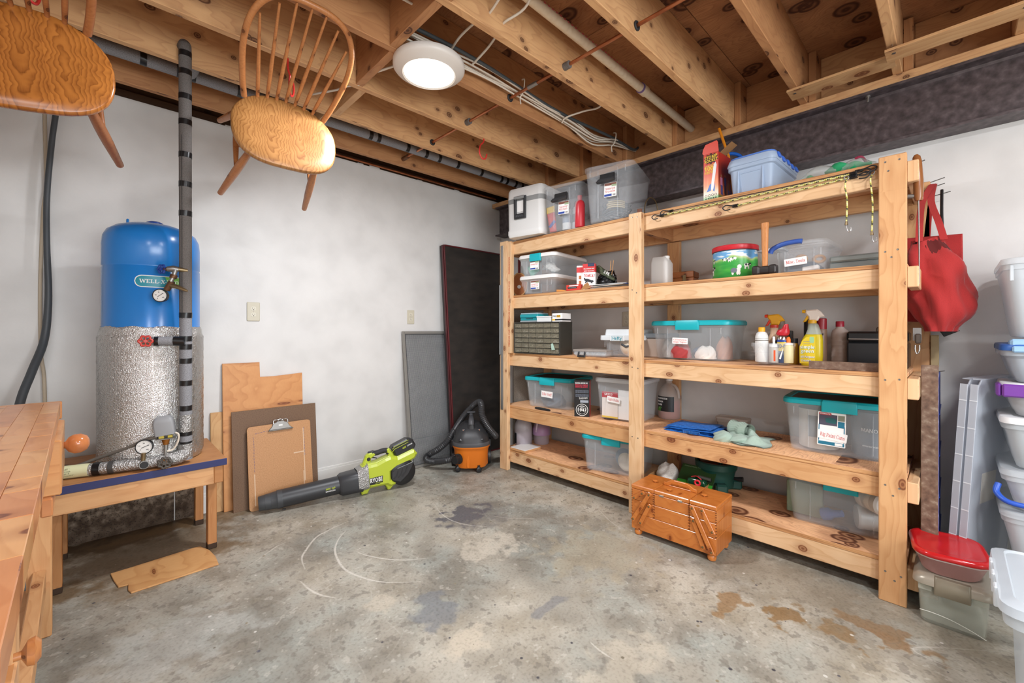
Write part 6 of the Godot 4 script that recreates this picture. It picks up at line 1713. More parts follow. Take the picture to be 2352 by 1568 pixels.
# ---------------------------------------------------------------- fourth shelf
func shelf_four() -> void:
	var y: float = LV[1] + 0.0005
	var white := hexm("e6e4e1", 0.45)
	var a := shelved("lidded_bin", "lower of two stacked clear bins with white lids on the fourth shelf", "bin", 2.47, y, -2.285, 0.1)
	tote(a, 0.36, 0.48, 0.145, white, null, M.tub, 0.05)
	card(a, Vector3(-0.01, 0.07, 0.004), 0.085, 0.068, ["Drywall Tool", "Wood Saw"], 0.0)
	var b := shelved("lidded_bin", "upper of two stacked clear bins with white lids, the one with a teal latch", "bin", 2.465, y + 0.1455, -2.285, 0.1)
	tote(b, 0.365, 0.49, 0.168, white, M.teal, M.tub, 0.05)
	card(b, Vector3(-0.01, 0.082, 0.004), 0.085, 0.074, ["Painting Plans"], 0.0)
	single("paint_tray", "green paint tray leaning inside the upper white lidded bin", "tray", box(Vector3(0.10, 0.10, 0.012), 0.003), hexm("7fb8a6", 0.5), Vector3(2.56, y + 0.215, -2.40), Vector3(0, -PI / 2, 0.5))
	var cl := []
	for i in 9:
		var f := i / 8.0
		var q := PackedVector3Array()
		for k in 14:
			var an := -TAU * k / 14
			var r := 0.035 * sin(PI * clampf(f, 0.06, 0.95)) * (1.0 + 0.25 * sin(k * 2.3 + i))
			q.append(Vector3(-0.09 + f * 0.18, 0.045 + sin(an) * -r + 0.02 * sin(f * 5), cos(an) * r * 1.2))
		cl.append(q)
	single("plastic_sheet", "crumpled plastic sheet inside the upper white lidded bin", "sheet", loft(cl, true, true, 30.0), clear(Color("e4e2dc"), 0.75, 0.4), Vector3(2.60, y + 0.165, -2.24), Vector3(0, -PI / 2, 0))
	# mouse bait box and neighbours
	var t := shelved("bait_box", "white and red rodent bait box standing beside the black plastic bag", "box", 2.50, y, -1.80, 0.45)
	part("carton", span(-0.045, 0.045, 0, 0.185, -0.05, 0, 0.001), M.label, t)
	part("red_header", span(-0.0455, 0.0455, 0.125, 0.1855, -0.0505, 0.0005, 0.001), hexm("c22a2c", 0.45), t)
	part("blue_clip", span(-0.01, 0.04, 0.165, 0.19, -0.02, 0.002, 0.003), hexm("26304f", 0.5), t)
	write(t, "KILLS MOUSE FAST", 0.008, M.white, Vector3(0, 0.15, 0.0014), Vector3.ZERO, 0.075)
	write(t, "BAIT BLOCKS", 0.007, M.white, Vector3(0, 0.134, 0.0014), Vector3.ZERO, 0.07)
	write(t, "TOMCAT", 0.02, hexm("c22a2c", 0.45), Vector3(0.002, 0.100, 0.0010), Vector3(0, 0, -0.08), 0.08)
	part("printed_cat", prism([Vector2(-0.038, 0.083), Vector2(-0.03, 0.088), Vector2(-0.026, 0.080), Vector2(-0.005, 0.078), Vector2(0.018, 0.068), Vector2(0.03, 0.066), Vector2(0.034, 0.056), Vector2(0.024, 0.052), Vector2(0.022, 0.042), Vector2(0.012, 0.052), Vector2(-0.01, 0.058), Vector2(-0.024, 0.048), Vector2(-0.03, 0.05), Vector2(-0.024, 0.06), Vector2(-0.032, 0.066)], 0.0006, 0.0), M.ink, t, Vector3(0, 0, 0.0006))
	part("red_corner", span(-0.01, 0.044, 0.006, 0.034, 0.0001, 0.0008, 0.0), hexm("c22a2c", 0.45), t)
	write(t, "4 REFILLS", 0.009, M.white, Vector3(0.018, 0.02, 0.0012), Vector3.ZERO, 0.045)
	var s := shelved("bait_carton", "narrow white carton with orange print left of the rodent bait box", "box", 2.505, y, -1.873, 0.5)
	part("carton", span(-0.032, 0.032, 0, 0.18, -0.045, 0, 0.001), M.label, s)
	part("red_top", span(-0.0325, 0.025, 0.13, 0.168, -0.01, 0.0006, 0.0), hexm("cc3232", 0.45), s)
	part("orange_print", boxes([[Vector3(-0.008, 0.095, 0.0004), Vector3(0.018, 0.026, 0.0006)], [Vector3(-0.008, 0.058, 0.0004), Vector3(0.018, 0.026, 0.0006)]], 0.0), hexm("b86a34", 0.5), s)
	part("red_foot", span(-0.0325, 0.025, 0.02, 0.034, -0.001, 0.0006, 0.0), hexm("cc3232", 0.45), s)
	var bb := shelved("black_bag", "crumpled black plastic bag with a camouflage header behind the rodent bait box", "bag", 2.60, y, -1.755)
	var rings := []
	for i in 9:
		var f := i / 8.0
		var q := PackedVector3Array()
		for k in 22:
			var an := -TAU * k / 22
			var w := 1.0 - 0.45 * f * f
			q.append(Vector3(cos(an) * 0.085 * w + 0.012 * sin(k * 2.1 + i * 1.3) + 0.02 * f, f * 0.135 + 0.008 * sin(k * 1.7), -0.04 + sin(an) * 0.055 * w + 0.01 * sin(k * 3.1 + i)))
		rings.append(q)
	part("bag_body", loft(rings, true, true, 25.0), hexm("17181a", 0.25), bb)
	var hd := part("header", prism([Vector2(-0.09, 0.0), Vector2(0.07, -0.085), Vector2(0.082, -0.075), Vector2(0.055, -0.045), Vector2(-0.05, 0.035), Vector2(-0.088, 0.028)], 0.028, 0.005), textured(mottle(64, 0.12, 64, [Color("1e231c"), Color("36402c"), Color("5b6348"), Color("23271f")], 2), 6, 6, 0.6), bb, Vector3(0.03, 0.145, 0.01))
	write(hd, "3 PK", 0.022, M.label, Vector3(0.022, -0.028, 0.0145), Vector3(0, 0, -0.5), 0.05)
	for k in 2:
		single("wooden_stick", ["left", "right"][k] + " one of two thin wooden sticks poking up behind the black bag", "stick", box(Vector3(0.004, 0.20, 0.006), 0.001, 1), M.strip, Vector3(2.62, y + 0.11, -1.705 + k * 0.016), Vector3(0.10 + 0.05 * k, 0, 0))
	var rx := shelved("red_box", "small red box of wire leads lying at the front edge of the fourth shelf", "box", 2.462, y, -1.91, 0.15)
	part("carton", span(-0.06, 0.06, 0, 0.042, -0.07, 0, 0.001), hexm("c83a2c", 0.45), rx)
	part("cutout", prism(poly_rr(0.075, 0.014, 0.006), 0.001, 0.0), M.ink, rx, Vector3(-0.01, 0.021, 0.0004))
	part("white_strip", span(-0.035, 0.04, 0.031, 0.038, 0.0, 0.0007, 0.0), M.label, rx)
	part("coiled_wire", tube(range(20).map(func(k): return Vector3(-0.04 + k * 0.0032, 0.021 + 0.004 * sin(k * 1.9), 0.002)), 0.0016, 5), hexm("8d8d8d", 0.4), rx)
	single("cardboard_flap", "small open cardboard flap at the front edge beside the red box", "cardboard", prism([Vector2(0, 0), Vector2(0.09, 0.006), Vector2(0.06, 0.05), Vector2(0.03, 0.035)], 0.002, 0.0005), hexm("a9794a", 0.8), Vector3(2.463, y, -1.845), Vector3(0, -PI / 2, 0))
	single("pencil_sliver", "orange wood sliver lying before the lower clear bin", "stick", prism([Vector2(0, 0), Vector2(0.11, 0.0), Vector2(0.05, 0.012), Vector2(0.0, 0.016)], 0.012, 0.001), hexm("d98f45", 0.6), Vector3(2.468, y + 0.001, -2.07), Vector3(0, -PI / 2, 0))
	var ps := thing("paper_stack", "loose white papers with a blue folder on the fourth shelf by the middle post", "papers", Vector3(2.58, y, -1.63))
	for k in 5:
		var m := begin()
		var sh := [Vector2(0, 0), Vector2(0.03, -0.012), Vector2(-0.02, 0.01), Vector2(0.015, 0.012), Vector2(-0.01, -0.008)][k] as Vector2
		add_box(m, Vector3(sh.x, 0.003 + k * 0.0055, sh.y), Vector3(0.215, 0.0025, 0.28), 0.0005)
		part("paper" if k != 3 else "blue_folder", m.commit(), hexm("e9e8e4", 0.6) if k != 3 else hexm("3a559b", 0.5), ps, Vector3.ZERO, Vector3(0.0, 0.12 * sin(k * 2.0), -0.02 + 0.004 * k))
	# beyond the middle post
	var j := shelved("white_jug", "square translucent white jug at the near side of the middle post", "jug", 2.60, y, -1.328, 0.1)
	part("jug_body", loft([rr(0.115, 0.10, 0.015, 0.0, Vector2(0, -0.06)), rr(0.12, 0.11, 0.02, 0.008, Vector2(0, -0.06)), rr(0.12, 0.11, 0.02, 0.15, Vector2(0, -0.06)), rr(0.10, 0.09, 0.02, 0.185, Vector2(-0.008, -0.06)), rr(0.09, 0.08, 0.02, 0.19, Vector2(-0.01, -0.06))], true, true, 60.0), clear(Color("dcdad6"), 0.9, 0.45), j)
	part("jug_neck", cyl(0.018, 0.03, 18), hexm("d8d6d2", 0.5), j, Vector3(0.035, 0.155, -0.05))
	part("jug_cap", cyl(0.021, 0.018, 20, 0.003), M.white, j, Vector3(0.035, 0.178, -0.05))
	var bx := shelved("wooden_case", "small brown wooden case with a brass catch behind the white jug", "case", 2.80, y, -1.275, 0.12)
	part("case_body", span(-0.09, 0.09, 0, 0.062, -0.12, 0, 0.003), M.turned2, bx)
	part("case_lid", span(-0.09, 0.09, 0.063, 0.105, -0.12, 0, 0.004), M.turned2, bx)
	part("catch", span(0.02, 0.042, 0.035, 0.08, 0, 0.006, 0.001), M.brass, bx)
	single("white_card", "white card leaning behind the farm scene tin", "card", prism([Vector2(0, 0), Vector2(0.08, 0), Vector2(0.075, 0.03)], 0.002, 0.0003), M.label, Vector3(2.80, y, -1.14), Vector3(0, -PI / 2, 0))
	farm_tin(y)
	var sl := shelved("sledge_hammer", "short sledge hammer standing on its black head with a wooden handle", "hammer", 2.505, y, -0.683)
	part("hammer_head", loft([rr(0.042, 0.045, 0.012, -0.056), rr(0.05, 0.052, 0.012, -0.05), rr(0.05, 0.052, 0.012, -0.03), rr(0.04, 0.042, 0.01, -0.02), rr(0.04, 0.042, 0.01, 0.02), rr(0.05, 0.052, 0.012, 0.03), rr(0.05, 0.052, 0.012, 0.05), rr(0.042, 0.045, 0.012, 0.056)], true, true, 30.0), hexm("3a3634", 0.45, 0.6), sl, Vector3(0, 0.026, 0), Vector3(0, 0, -PI / 2))
	part("wooden_handle", loft([rr(0.026, 0.02, 0.008, 0.0), rr(0.028, 0.022, 0.009, 0.06), rr(0.032, 0.025, 0.011, 0.15), rr(0.034, 0.026, 0.012, 0.19), rr(0.038, 0.03, 0.013, 0.22), rr(0.036, 0.028, 0.013, 0.226)], true, true, 60.0), textured(M.pine.albedo_texture, 8, 1, 0.5, Color(0.9, 0.74, 0.58)), sl, Vector3(0, 0.047, 0))
	var sm := shelved("small_tub", "small clear tub with a pale lid behind the sledge hammer", "tub", 2.66, y, -0.70)
	part("tub_body", tub(0.10, 0.10, 0.12, 0.12, 0.15, 0.02, 0.002, 0.004), M.tub, sm, Vector3(0, 0, -0.06))
	part("lid", cap(0.128, 0.128, 0.014, 0.02, 0.03, 0.003), hexm("cdd5dc", 0.4), sm, Vector3(0, 0.1505, -0.06))
	var mt := shelved("tool_bin", "clear lidded bin labelled misc tools with a curved blue handle", "bin", 2.56, y, -0.545, -0.04)
	tote(mt, 0.235, 0.36, 0.165, M.tub_thin, null, M.tub, 0.035)
	part("blue_handle", tube(curve([Vector3(-0.125, 0.118, 0.014), Vector3(-0.11, 0.14, 0.016), Vector3(-0.06, 0.158, 0.018), Vector3(0.0, 0.162, 0.018), Vector3(0.02, 0.16, 0.016)], 6), 0.0125, 14), hexm("3558a6", 0.4), mt)
	sticker(mt, Vector3(-0.012, 0.062, 0.008), 0.10, 0.038, ["Misc. Tools"], M.ink_red, 0.07)
	single("blue_tool_roll", "blue tool bundle inside the misc tools bin", "tools", loft([rr(0.14, 0.2, 0.03, 0.0), rr(0.15, 0.22, 0.04, 0.03), rr(0.11, 0.16, 0.03, 0.05)], true, true), hexm("4b6378", 0.6), Vector3(2.70, y + 0.014, -0.55), Vector3(0, -PI / 2, 0))
	for q in [[2.64, 0.105, -0.55], [2.68, 0.10, -0.48]]:
		single("tape_roll", "orange tape roll inside the misc tools bin, " + ("further from the end post" if q[2] < -0.5 else "nearer the end post"), "tape", tube(range(20).map(func(k): return Vector3(cos(TAU * k / 20) * 0.022, 0, sin(TAU * k / 20) * 0.022)), 0.008, 8, true), hexm("c48a3c", 0.5), Vector3(q[0], y + q[1] - 0.02, q[2]), Vector3(0.3, 0, 0.9))
	single("power_adapter", "white power adapter lying inside the misc tools bin", "adapter", box(Vector3(0.07, 0.022, 0.04), 0.004), M.white, Vector3(2.60, y + 0.026, -0.50), Vector3(0, -PI / 2, 0.1))
	var gb := shelved("grey_case", "low grey metal case at the near end of the fourth shelf", "case", 2.60, y, -0.275, 0.0)
	part("case_body", span(-0.15, 0.13, 0, 0.042, -0.2, 0, 0.005), hexm("7d8482", 0.5, 0.2), gb)
	part("case_lid", span(-0.15, 0.13, 0.044, 0.075, -0.2, 0.0, 0.008), hexm("858c89", 0.5, 0.2), gb)

func farm_tin(y: float) -> void:
	var r := 0.117
	var t := shelved("farm_tin", "round popcorn style tin painted with a green farm meadow under a red lid", "tin", 2.545, y, -0.882)
	var c := Node3D.new()
	c.name = "painted_tin"
	c.position = Vector3(0, 0, -r)
	t.add_child(c, true)
	part("tin_wall", lathe([[r - 0.002, 0], [r, 0.003], [r, 0.165]], 56, true, true), textured(meadow_image(), 1 / (TAU * r), 1 / 0.168, 0.3), c)
	part("tin_rim", lathe([[r + 0.001, 0.1605], [r + 0.002, 0.162], [r + 0.002, 0.165], [r, 0.1655]], 56, false, false), hexm("2a3a4a", 0.4), c)
	part("tin_lid", lathe([[r + 0.003, 0.1655], [r + 0.005, 0.168], [r + 0.005, 0.19], [r + 0.001, 0.194], [r - 0.012, 0.194], [r - 0.016, 0.191], [0.01, 0.191]], 56, true, true, 40.0), hexm("c92430", 0.3), c)
	# animals painted on the side, seen from the front
	var yaw := 0.60
	var beasts := [["sheep", -0.006, 0.112, 1.0], ["sheep", 0.012, 0.114, 0.95], ["sheep", 0.028, 0.112, 1.0], ["sheep", 0.046, 0.115, 0.9], ["sheep", 0.02, 0.107, 1.0], ["cow", -0.092, 0.112, 0.75], ["cow", -0.112, 0.062, 1.6], ["dog", 0.055, 0.048, 1.4], ["cow", 0.108, 0.075, 1.1]]
	for b in beasts:
		var st := begin()
		var dk := begin()
		var any := false
		var s: float = b[3]
		if b[0] == "sheep":
			blob(st, 0, 0, 0.010 * s, 0.0075 * s)
			for k in [-0.006, 0.005]: blob(st, k * s, -0.009 * s, 0.0012 * s, 0.004 * s)
			blob(dk, -0.011 * s, 0.001 * s, 0.0035 * s, 0.004 * s)
		elif b[0] == "cow":
			blob(st, 0, 0, 0.014 * s, 0.009 * s)
			blob(dk, -0.004 * s, 0.002 * s, 0.006 * s, 0.006 * s)
			blob(dk, 0.009 * s, 0.001 * s, 0.004 * s, 0.005 * s)
			blob(dk, 0.017 * s, 0.007 * s, 0.006 * s, 0.005 * s)
			blob(st, 0.019 * s, 0.003 * s, 0.003 * s, 0.004 * s)
			for k in [-0.010, -0.006, 0.007, 0.011]: blob(st, k * s, -0.013 * s, 0.0016 * s, 0.009 * s)
		else:
			blob(dk, -0.010 * s, -0.001 * s, 0.012 * s, 0.010 * s)
			blob(st, 0.006 * s, 0.0, 0.008 * s, 0.009 * s)
			blob(st, 0.010 * s, 0.013 * s, 0.008 * s, 0.009 * s)
			for k in [-0.014, 0.003, 0.010]: blob(st, k * s, -0.012 * s, 0.004 * s, 0.008 * s)
		var pale := hexm("efece4", 0.35)
		part("painted_" + b[0], wrapped(st.commit(), r + 0.0006), pale, c, Vector3(0, b[2], 0), Vector3(0, b[1] / r - 0.08, 0))
		part("painted_markings", wrapped(dk.commit(), r + 0.0010), hexm("25262b", 0.4) if b[0] != "dog" else hexm("6e7480", 0.4), c, Vector3(0, b[2], 0), Vector3(0, b[1] / r - 0.08, 0))

# flat oval at x,y facing +z
func blob(st: SurfaceTool, x: float, y: float, a: float, b: float) -> void:
	for i in 14:
		var p := TAU * i / 14
		var q := TAU * (i + 1) / 14
		face(st, [Vector3(x, y, 0), Vector3(x + cos(p) * a, y + sin(p) * b, 0), Vector3(x + cos(q) * a, y + sin(q) * b, 0)], Vector3.BACK, func(_v): return Vector2.ZERO)

func meadow_image() -> ImageTexture:
	var w := 512
	var h := 128
	var a := streaks(w, h, w / 4, h, 0.05, 401, 4)
	var out := PackedByteArray()
	out.resize(w * h * 3)
	for yy in h:
		for x in w:
			var at := yy * w + x
			var v := 1.0 - yy / float(h)    # loft v runs upward
			v = yy / float(h)
			var n := a[at] / 255.0
			var sky := Color("6aa7d8").lerp(Color("e8eef2"), smoothstep(0.45, 0.65, n))
			var land := Color("2f9a44").lerp(Color("58b84a"), n).lerp(Color("1f7d38"), smoothstep(0.35, 0.0, v) * 0.6)
			var hill := 0.72 + 0.05 * sin(x * 0.05) + 0.02 * sin(x * 0.13)
			var c := land.lerp(Color("d9d79a"), smoothstep(hill - 0.12, hill, v) * 0.8)
			c = c.lerp(sky, smoothstep(hill - 0.01, hill + 0.03, v))
			out[at * 3] = int(c.r * 255)
			out[at * 3 + 1] = int(c.g * 255)
			out[at * 3 + 2] = int(c.b * 255)
	return ImageTexture.create_from_image(Image.create_from_data(w, h, false, Image.FORMAT_RGB8, out))

# ---------------------------------------------------------------- third shelf
func shelf_three() -> void:
	var y: float = LV[2] + 0.0005
	var c := shelved("drawer_cabinet", "small parts cabinet of thirty six clear drawers full of hardware", "drawer cabinet", 2.445, y, -2.265, 0.03)
	var W := 0.475; var H := 0.252; var D := 0.155
	var shell := hexm("37352f", 0.5)
	part("cabinet_back", span(-W / 2, W / 2, 0, H, -D, -D + 0.004, 0.001), shell, c)
	part("side_panel", span(-W / 2, -W / 2 + 0.008, 0, H, -D + 0.0045, 0, 0.001), shell, c)
	part("side_panel", span(W / 2 - 0.008, W / 2, 0, H, -D + 0.0045, 0, 0.001), shell, c)
	part("top_panel", span(-W / 2 + 0.0085, W / 2 - 0.0085, H - 0.007, H, -D + 0.0045, 0, 0.001), shell, c)
	part("bottom_panel", span(-W / 2 + 0.0085, W / 2 - 0.0085, 0, 0.007, -D + 0.0045, 0, 0.001), shell, c)
	var cw := (W - 0.018) / 6
	var rh := (H - 0.016) / 6
	for i in 5:
		part("divider", span(-W / 2 + 0.009 + cw * (i + 1) - 0.001, -W / 2 + 0.009 + cw * (i + 1) + 0.001, 0.0075, H - 0.0075, -D + 0.005, -0.004, 0.0005), shell, c)
		part("shelf_strip", span(-W / 2 + 0.0085, W / 2 - 0.0085, 0.008 + rh * (i + 1) - 0.002, 0.008 + rh * (i + 1) + 0.002, -D + 0.005, -0.003, 0.0005), hexm("45423a", 0.5), c)
	var q := RandomNumberGenerator.new()
	q.seed = 40
	var smoke := clear(Color("8d8672"), 0.42, 0.3)
	for r in 6:
		for k in 6:
			var x := -W / 2 + 0.009 + cw * (k + 0.5)
			var yy := 0.008 + rh * (r + 0.5)
			var d := part("drawer", span(-cw / 2 + 0.002, cw / 2 - 0.002, -rh / 2 + 0.003, rh / 2 - 0.003, -0.001, 0.002, 0.0008), smoke, c, Vector3(x, yy, 0))
			part("pull_lip", span(-cw * 0.34, cw * 0.34, -rh / 2 + 0.003, -rh / 2 + 0.007, 0.002, 0.008, 0.001), smoke, d)
			var st := begin()
			for n in q.randi_range(5, 11):
				var hx := q.randf_range(-cw * 0.36, cw * 0.36)
				var hy := -rh / 2 + 0.006 + q.randf() * q.randf() * rh * 0.55
				add_box(st, Vector3(hx, hy, -0.008 - q.randf() * 0.012), Vector3(q.randf_range(0.004, 0.016), q.randf_range(0.003, 0.009), q.randf_range(0.004, 0.012)), 0.001)
			part("hardware", st.commit(), [hexm("e3dccb", 0.5), hexm("c9bfa6", 0.5), hexm("b7aa8c", 0.5), hexm("f0ece0", 0.5)][q.randi() % 4], d)
			part("drawer_box", span(-cw / 2 + 0.004, cw / 2 - 0.004, -rh / 2 + 0.004, rh / 2 - 0.006, -0.13, -0.024, 0.001), hexm("6d6553", 0.6), d)
	part("green_tag", prism([Vector2(-0.012, -0.022), Vector2(0.02, -0.024), Vector2(0.004, 0.03), Vector2(-0.014, 0.026)], 0.003, 0.0006), clear(Color("bcd8c8"), 0.7, 0.3), c, Vector3(W / 2 - 0.065, 0.06, 0.006), Vector3(-0.1, 0, 0.2))
	# on top of the cabinet
	var yt := y + H + 0.0005
	var t := shelved("teal_case", "small teal tool case on top of the parts cabinet", "case", 2.462, yt, -2.355, 0.05)
	part("grey_base", span(-0.1, 0.095, 0, 0.012, -0.14, 0, 0.004), hexm("a9b3b6", 0.45), t)
	part("case_body", span(-0.095, 0.09, 0.0125, 0.033, -0.138, -0.001, 0.003), hexm("0f8c96", 0.4), t)
	part("case_lid", span(-0.098, 0.092, 0.035, 0.062, -0.14, 0.002, 0.004), hexm("12929c", 0.4), t)
	part("pale_top", span(-0.095, 0.089, 0.0625, 0.073, -0.138, -0.002, 0.004), hexm("9db7be", 0.45), t)
	part("latch_slot", span(-0.03, 0.04, 0.026, 0.036, 0.0, 0.004, 0.001), hexm("0b5560", 0.5), t)
	var wb := shelved("white_carton", "small white carton between the teal case and the yellow printed box", "box", 2.452, yt, -2.185, 0.04)
	part("carton", span(-0.075, 0.065, 0, 0.034, -0.09, 0, 0.002), hexm("d9dcdc", 0.5), wb)
	part("carton_lid", span(-0.078, 0.068, 0.0345, 0.044, -0.092, 0.002, 0.002), hexm("e0e3e3", 0.5), wb)
	var pf := shelved("fastener_box", "white box with a yellow and black stripe on top of the parts cabinet", "box", 2.455, yt, -2.06, 0.02)
	part("carton", span(-0.045, 0.05, 0, 0.062, -0.105, 0, 0.001), M.label, pf)
	part("yellow_stripe", span(-0.0455, -0.018, 0.008, 0.02, -0.03, 0.0006, 0.0), hexm("ecb731", 0.5), pf)
	part("black_stripe", span(-0.0175, 0.0506, 0.008, 0.02, -0.1055, 0.0006, 0.0), M.ink, pf)
	part("yellow_block", span(-0.002, 0.034, 0.031, 0.049, 0.0, 0.0005, 0.0), hexm("ecb731", 0.5), pf)
	write(pf, "PRO", 0.013, hexm("55565c"), Vector3(-0.022, 0.04, 0.0008), Vector3.ZERO, 0.034)
	write(pf, "FIT", 0.013, M.ink, Vector3(0.016, 0.04, 0.0009), Vector3.ZERO, 0.03)
	# organiser with black latch
	var o := shelved("parts_organizer", "flat clear parts organiser with a black latch handle on the third shelf", "organizer", 2.465, y, -1.775, 0.1)
	part("tray", tub(0.25, 0.19, 0.26, 0.2, 0.036, 0.012, 0.002, 0.003), M.tub_thin, o, Vector3(0, 0, -0.1))
	part("clear_lid", span(-0.132, 0.132, 0.0365, 0.05, -0.2, 0.0, 0.003), clear(Color("c9bfb6"), 0.4, 0.3), o)
	for k in 6: part("divider", span(-0.001, 0.001, 0.008, 0.034, -0.19, -0.006, 0.0005), M.tub_thin, o, Vector3(-0.105 + k * 0.042, 0, 0))
	var q2 := begin()
	for n in 40: add_box(q2, Vector3(q.randf_range(-0.115, 0.115), 0.012 + q.randf() * 0.014, q.randf_range(-0.17, -0.01)), Vector3(q.randf_range(0.004, 0.018), 0.008, 0.006), 0.001)
	part("hardware", q2.commit(), hexm("8c7a58", 0.4, 0.4), o)
	part("latch_handle", prism([Vector2(-0.032, -0.022), Vector2(0.032, -0.022), Vector2(0.03, 0.015), Vector2(0.02, 0.018), Vector2(0.019, -0.008), Vector2(-0.019, -0.008), Vector2(-0.02, 0.018), Vector2(-0.03, 0.015)], 0.008, 0.002), M.black, o, Vector3(-0.055, 0.018, 0.008), Vector3(-0.3, 0, 0))
	# white lidded box
	var hf := shelved("white_lid_bin", "clear bin with a high white latched lid at the far side of the middle post", "bin", 2.56, y, -1.60, 0.06)
	tote(hf, 0.26, 0.33, 0.148, null, null, M.tub, 0.05)
	part("lid", loft([rr(0.285, 0.355, 0.03, 0.118, Vector2(0, -0.165)), rr(0.288, 0.358, 0.03, 0.122, Vector2(0, -0.165)), rr(0.285, 0.355, 0.03, 0.15, Vector2(0, -0.165)), rr(0.24, 0.31, 0.03, 0.152, Vector2(0, -0.165)), rr(0.232, 0.30, 0.03, 0.19, Vector2(0, -0.165)), rr(0.22, 0.29, 0.03, 0.194, Vector2(0, -0.165))], false, true, 40.0), hexm("dfe4e6", 0.45), hf)
	var lt := part("latch", span(-0.055, 0.055, 0.112, 0.152, 0.008, 0.016, 0.003), hexm("e6ebed", 0.4), hf)
	write(lt, "Hefty", 0.02, hexm("1a8fa0", 0.5), Vector3(0, 0.131, 0.0164), Vector3.ZERO, 0.07)
	part("logo_frame", boxes([[Vector3(0, 0.147, 0.0162), Vector3(0.085, 0.0012, 0.0006)], [Vector3(0, 0.115, 0.0162), Vector3(0.085, 0.0012, 0.0006)], [Vector3(-0.042, 0.131, 0.0162), Vector3(0.0012, 0.033, 0.0006)], [Vector3(0.042, 0.131, 0.0162), Vector3(0.0012, 0.033, 0.0006)]], 0.0), hexm("1a8fa0", 0.5), lt)
	single("dust_mask", "cream dust mask inside the white lidded bin", "mask", lathe([[0.072, 0], [0.07, 0.02], [0.055, 0.05], [0.03, 0.066], [0.001, 0.07]], 28, true, false, 80.0), hexm("d8cbb8", 0.8), Vector3(2.64, y + 0.078, -1.55), Vector3(0.15, 0, PI / 2 - 0.1))
	single("mask_strap", "dark strap across the cream dust mask", "strap", tube([Vector3(2.575, y + 0.09, -1.58), Vector3(2.568, y + 0.075, -1.545), Vector3(2.578, y + 0.085, -1.50)], 0.008, 6), hexm("4a4f55", 0.7))
	var sp := shelved("grey_bin", "low beige bin with a dark grey lid tucked behind the middle post", "bin", 2.70, y, -1.41)
	part("bin_body", span(-0.08, 0.08, 0, 0.13, -0.2, 0, 0.008), hexm("a08f82", 0.6), sp)
	part("lid", span(-0.085, 0.085, 0.131, 0.165, -0.205, 0.005, 0.006), hexm("6a7074", 0.5), sp)
	# teal lidded bin
	var tl := shelved("teal_lid_bin", "clear bin with a teal lid labelled rags and tapes on the third shelf", "bin", 2.61, y, -1.14, 0.02)
	tote(tl, 0.49, 0.335, 0.245, M.teal, M.teal, M.tub, 0.05, M.teal)
	var sk := sticker(tl, Vector3(-0.045, 0.12, 0.0035), 0.098, 0.038, ["Gloves", "Rags Tapes"], M.ink_red, -0.03)
	sk.set_meta("label", "white handwritten label")
	for u in [["folded_cloth", "white folded cloth inside the teal lidded rag bin", Vector3(2.67, y + 0.012, -1.05), Vector3(0.12, 0.075, 0.07), "e6e0d8"], ["folded_cloth", "red rag inside the teal lidded rag bin", Vector3(2.66, y + 0.012, -1.20), Vector3(0.12, 0.09, 0.10), "a23b3b"], ["folded_cloth", "grey glove bundle inside the teal lidded rag bin", Vector3(2.70, y + 0.012, -1.29), Vector3(0.10, 0.11, 0.12), "a8a5a0"], ["folded_cloth", "tan rag inside the teal lidded rag bin nearest the end post", Vector3(2.74, y + 0.012, -0.965), Vector3(0.08, 0.13, 0.14), "a9765a"], ["folded_cloth", "blue rag inside the teal lidded rag bin", Vector3(2.76, y + 0.012, -1.10), Vector3(0.14, 0.07, 0.10), "47617f"]]:
		cloth_lump(u[0], u[1], u[2], u[3], hexm(u[4], 0.9), "rags in the teal lidded bin")
	caddy(y)

# rumpled soft lump standing on at; size is width along the rack, height, depth
func cloth_lump(called: String, label: String, at: Vector3, s: Vector3, m: Material, group := "") -> MeshInstance3D:
	var rings := []
	var ph := R.randf() * 6.0
	for i in 10:
		var f := i / 9.0
		var q := PackedVector3Array()
		var w := sqrt(maxf(0.0, 1.0 - pow(f * 1.02 - 0.25, 2) * 1.5)) if f < 0.95 else 0.35
		for k in 24:
			var a := -TAU * k / 24
			var n := 1.0 + 0.10 * sin(a * 3.0 + ph + i * 0.5) + 0.07 * sin(a * 7.0 + i * 1.1)
			q.append(Vector3(cos(a) * s.z / 2 * w * n, f * s.y * (1.0 + 0.08 * sin(a * 2 + ph)), sin(a) * s.x / 2 * w * n))
		rings.append(q)
	return single(called, label, "cloth", loft(rings, true, true, 180.0), m, at, Vector3.ZERO, group)

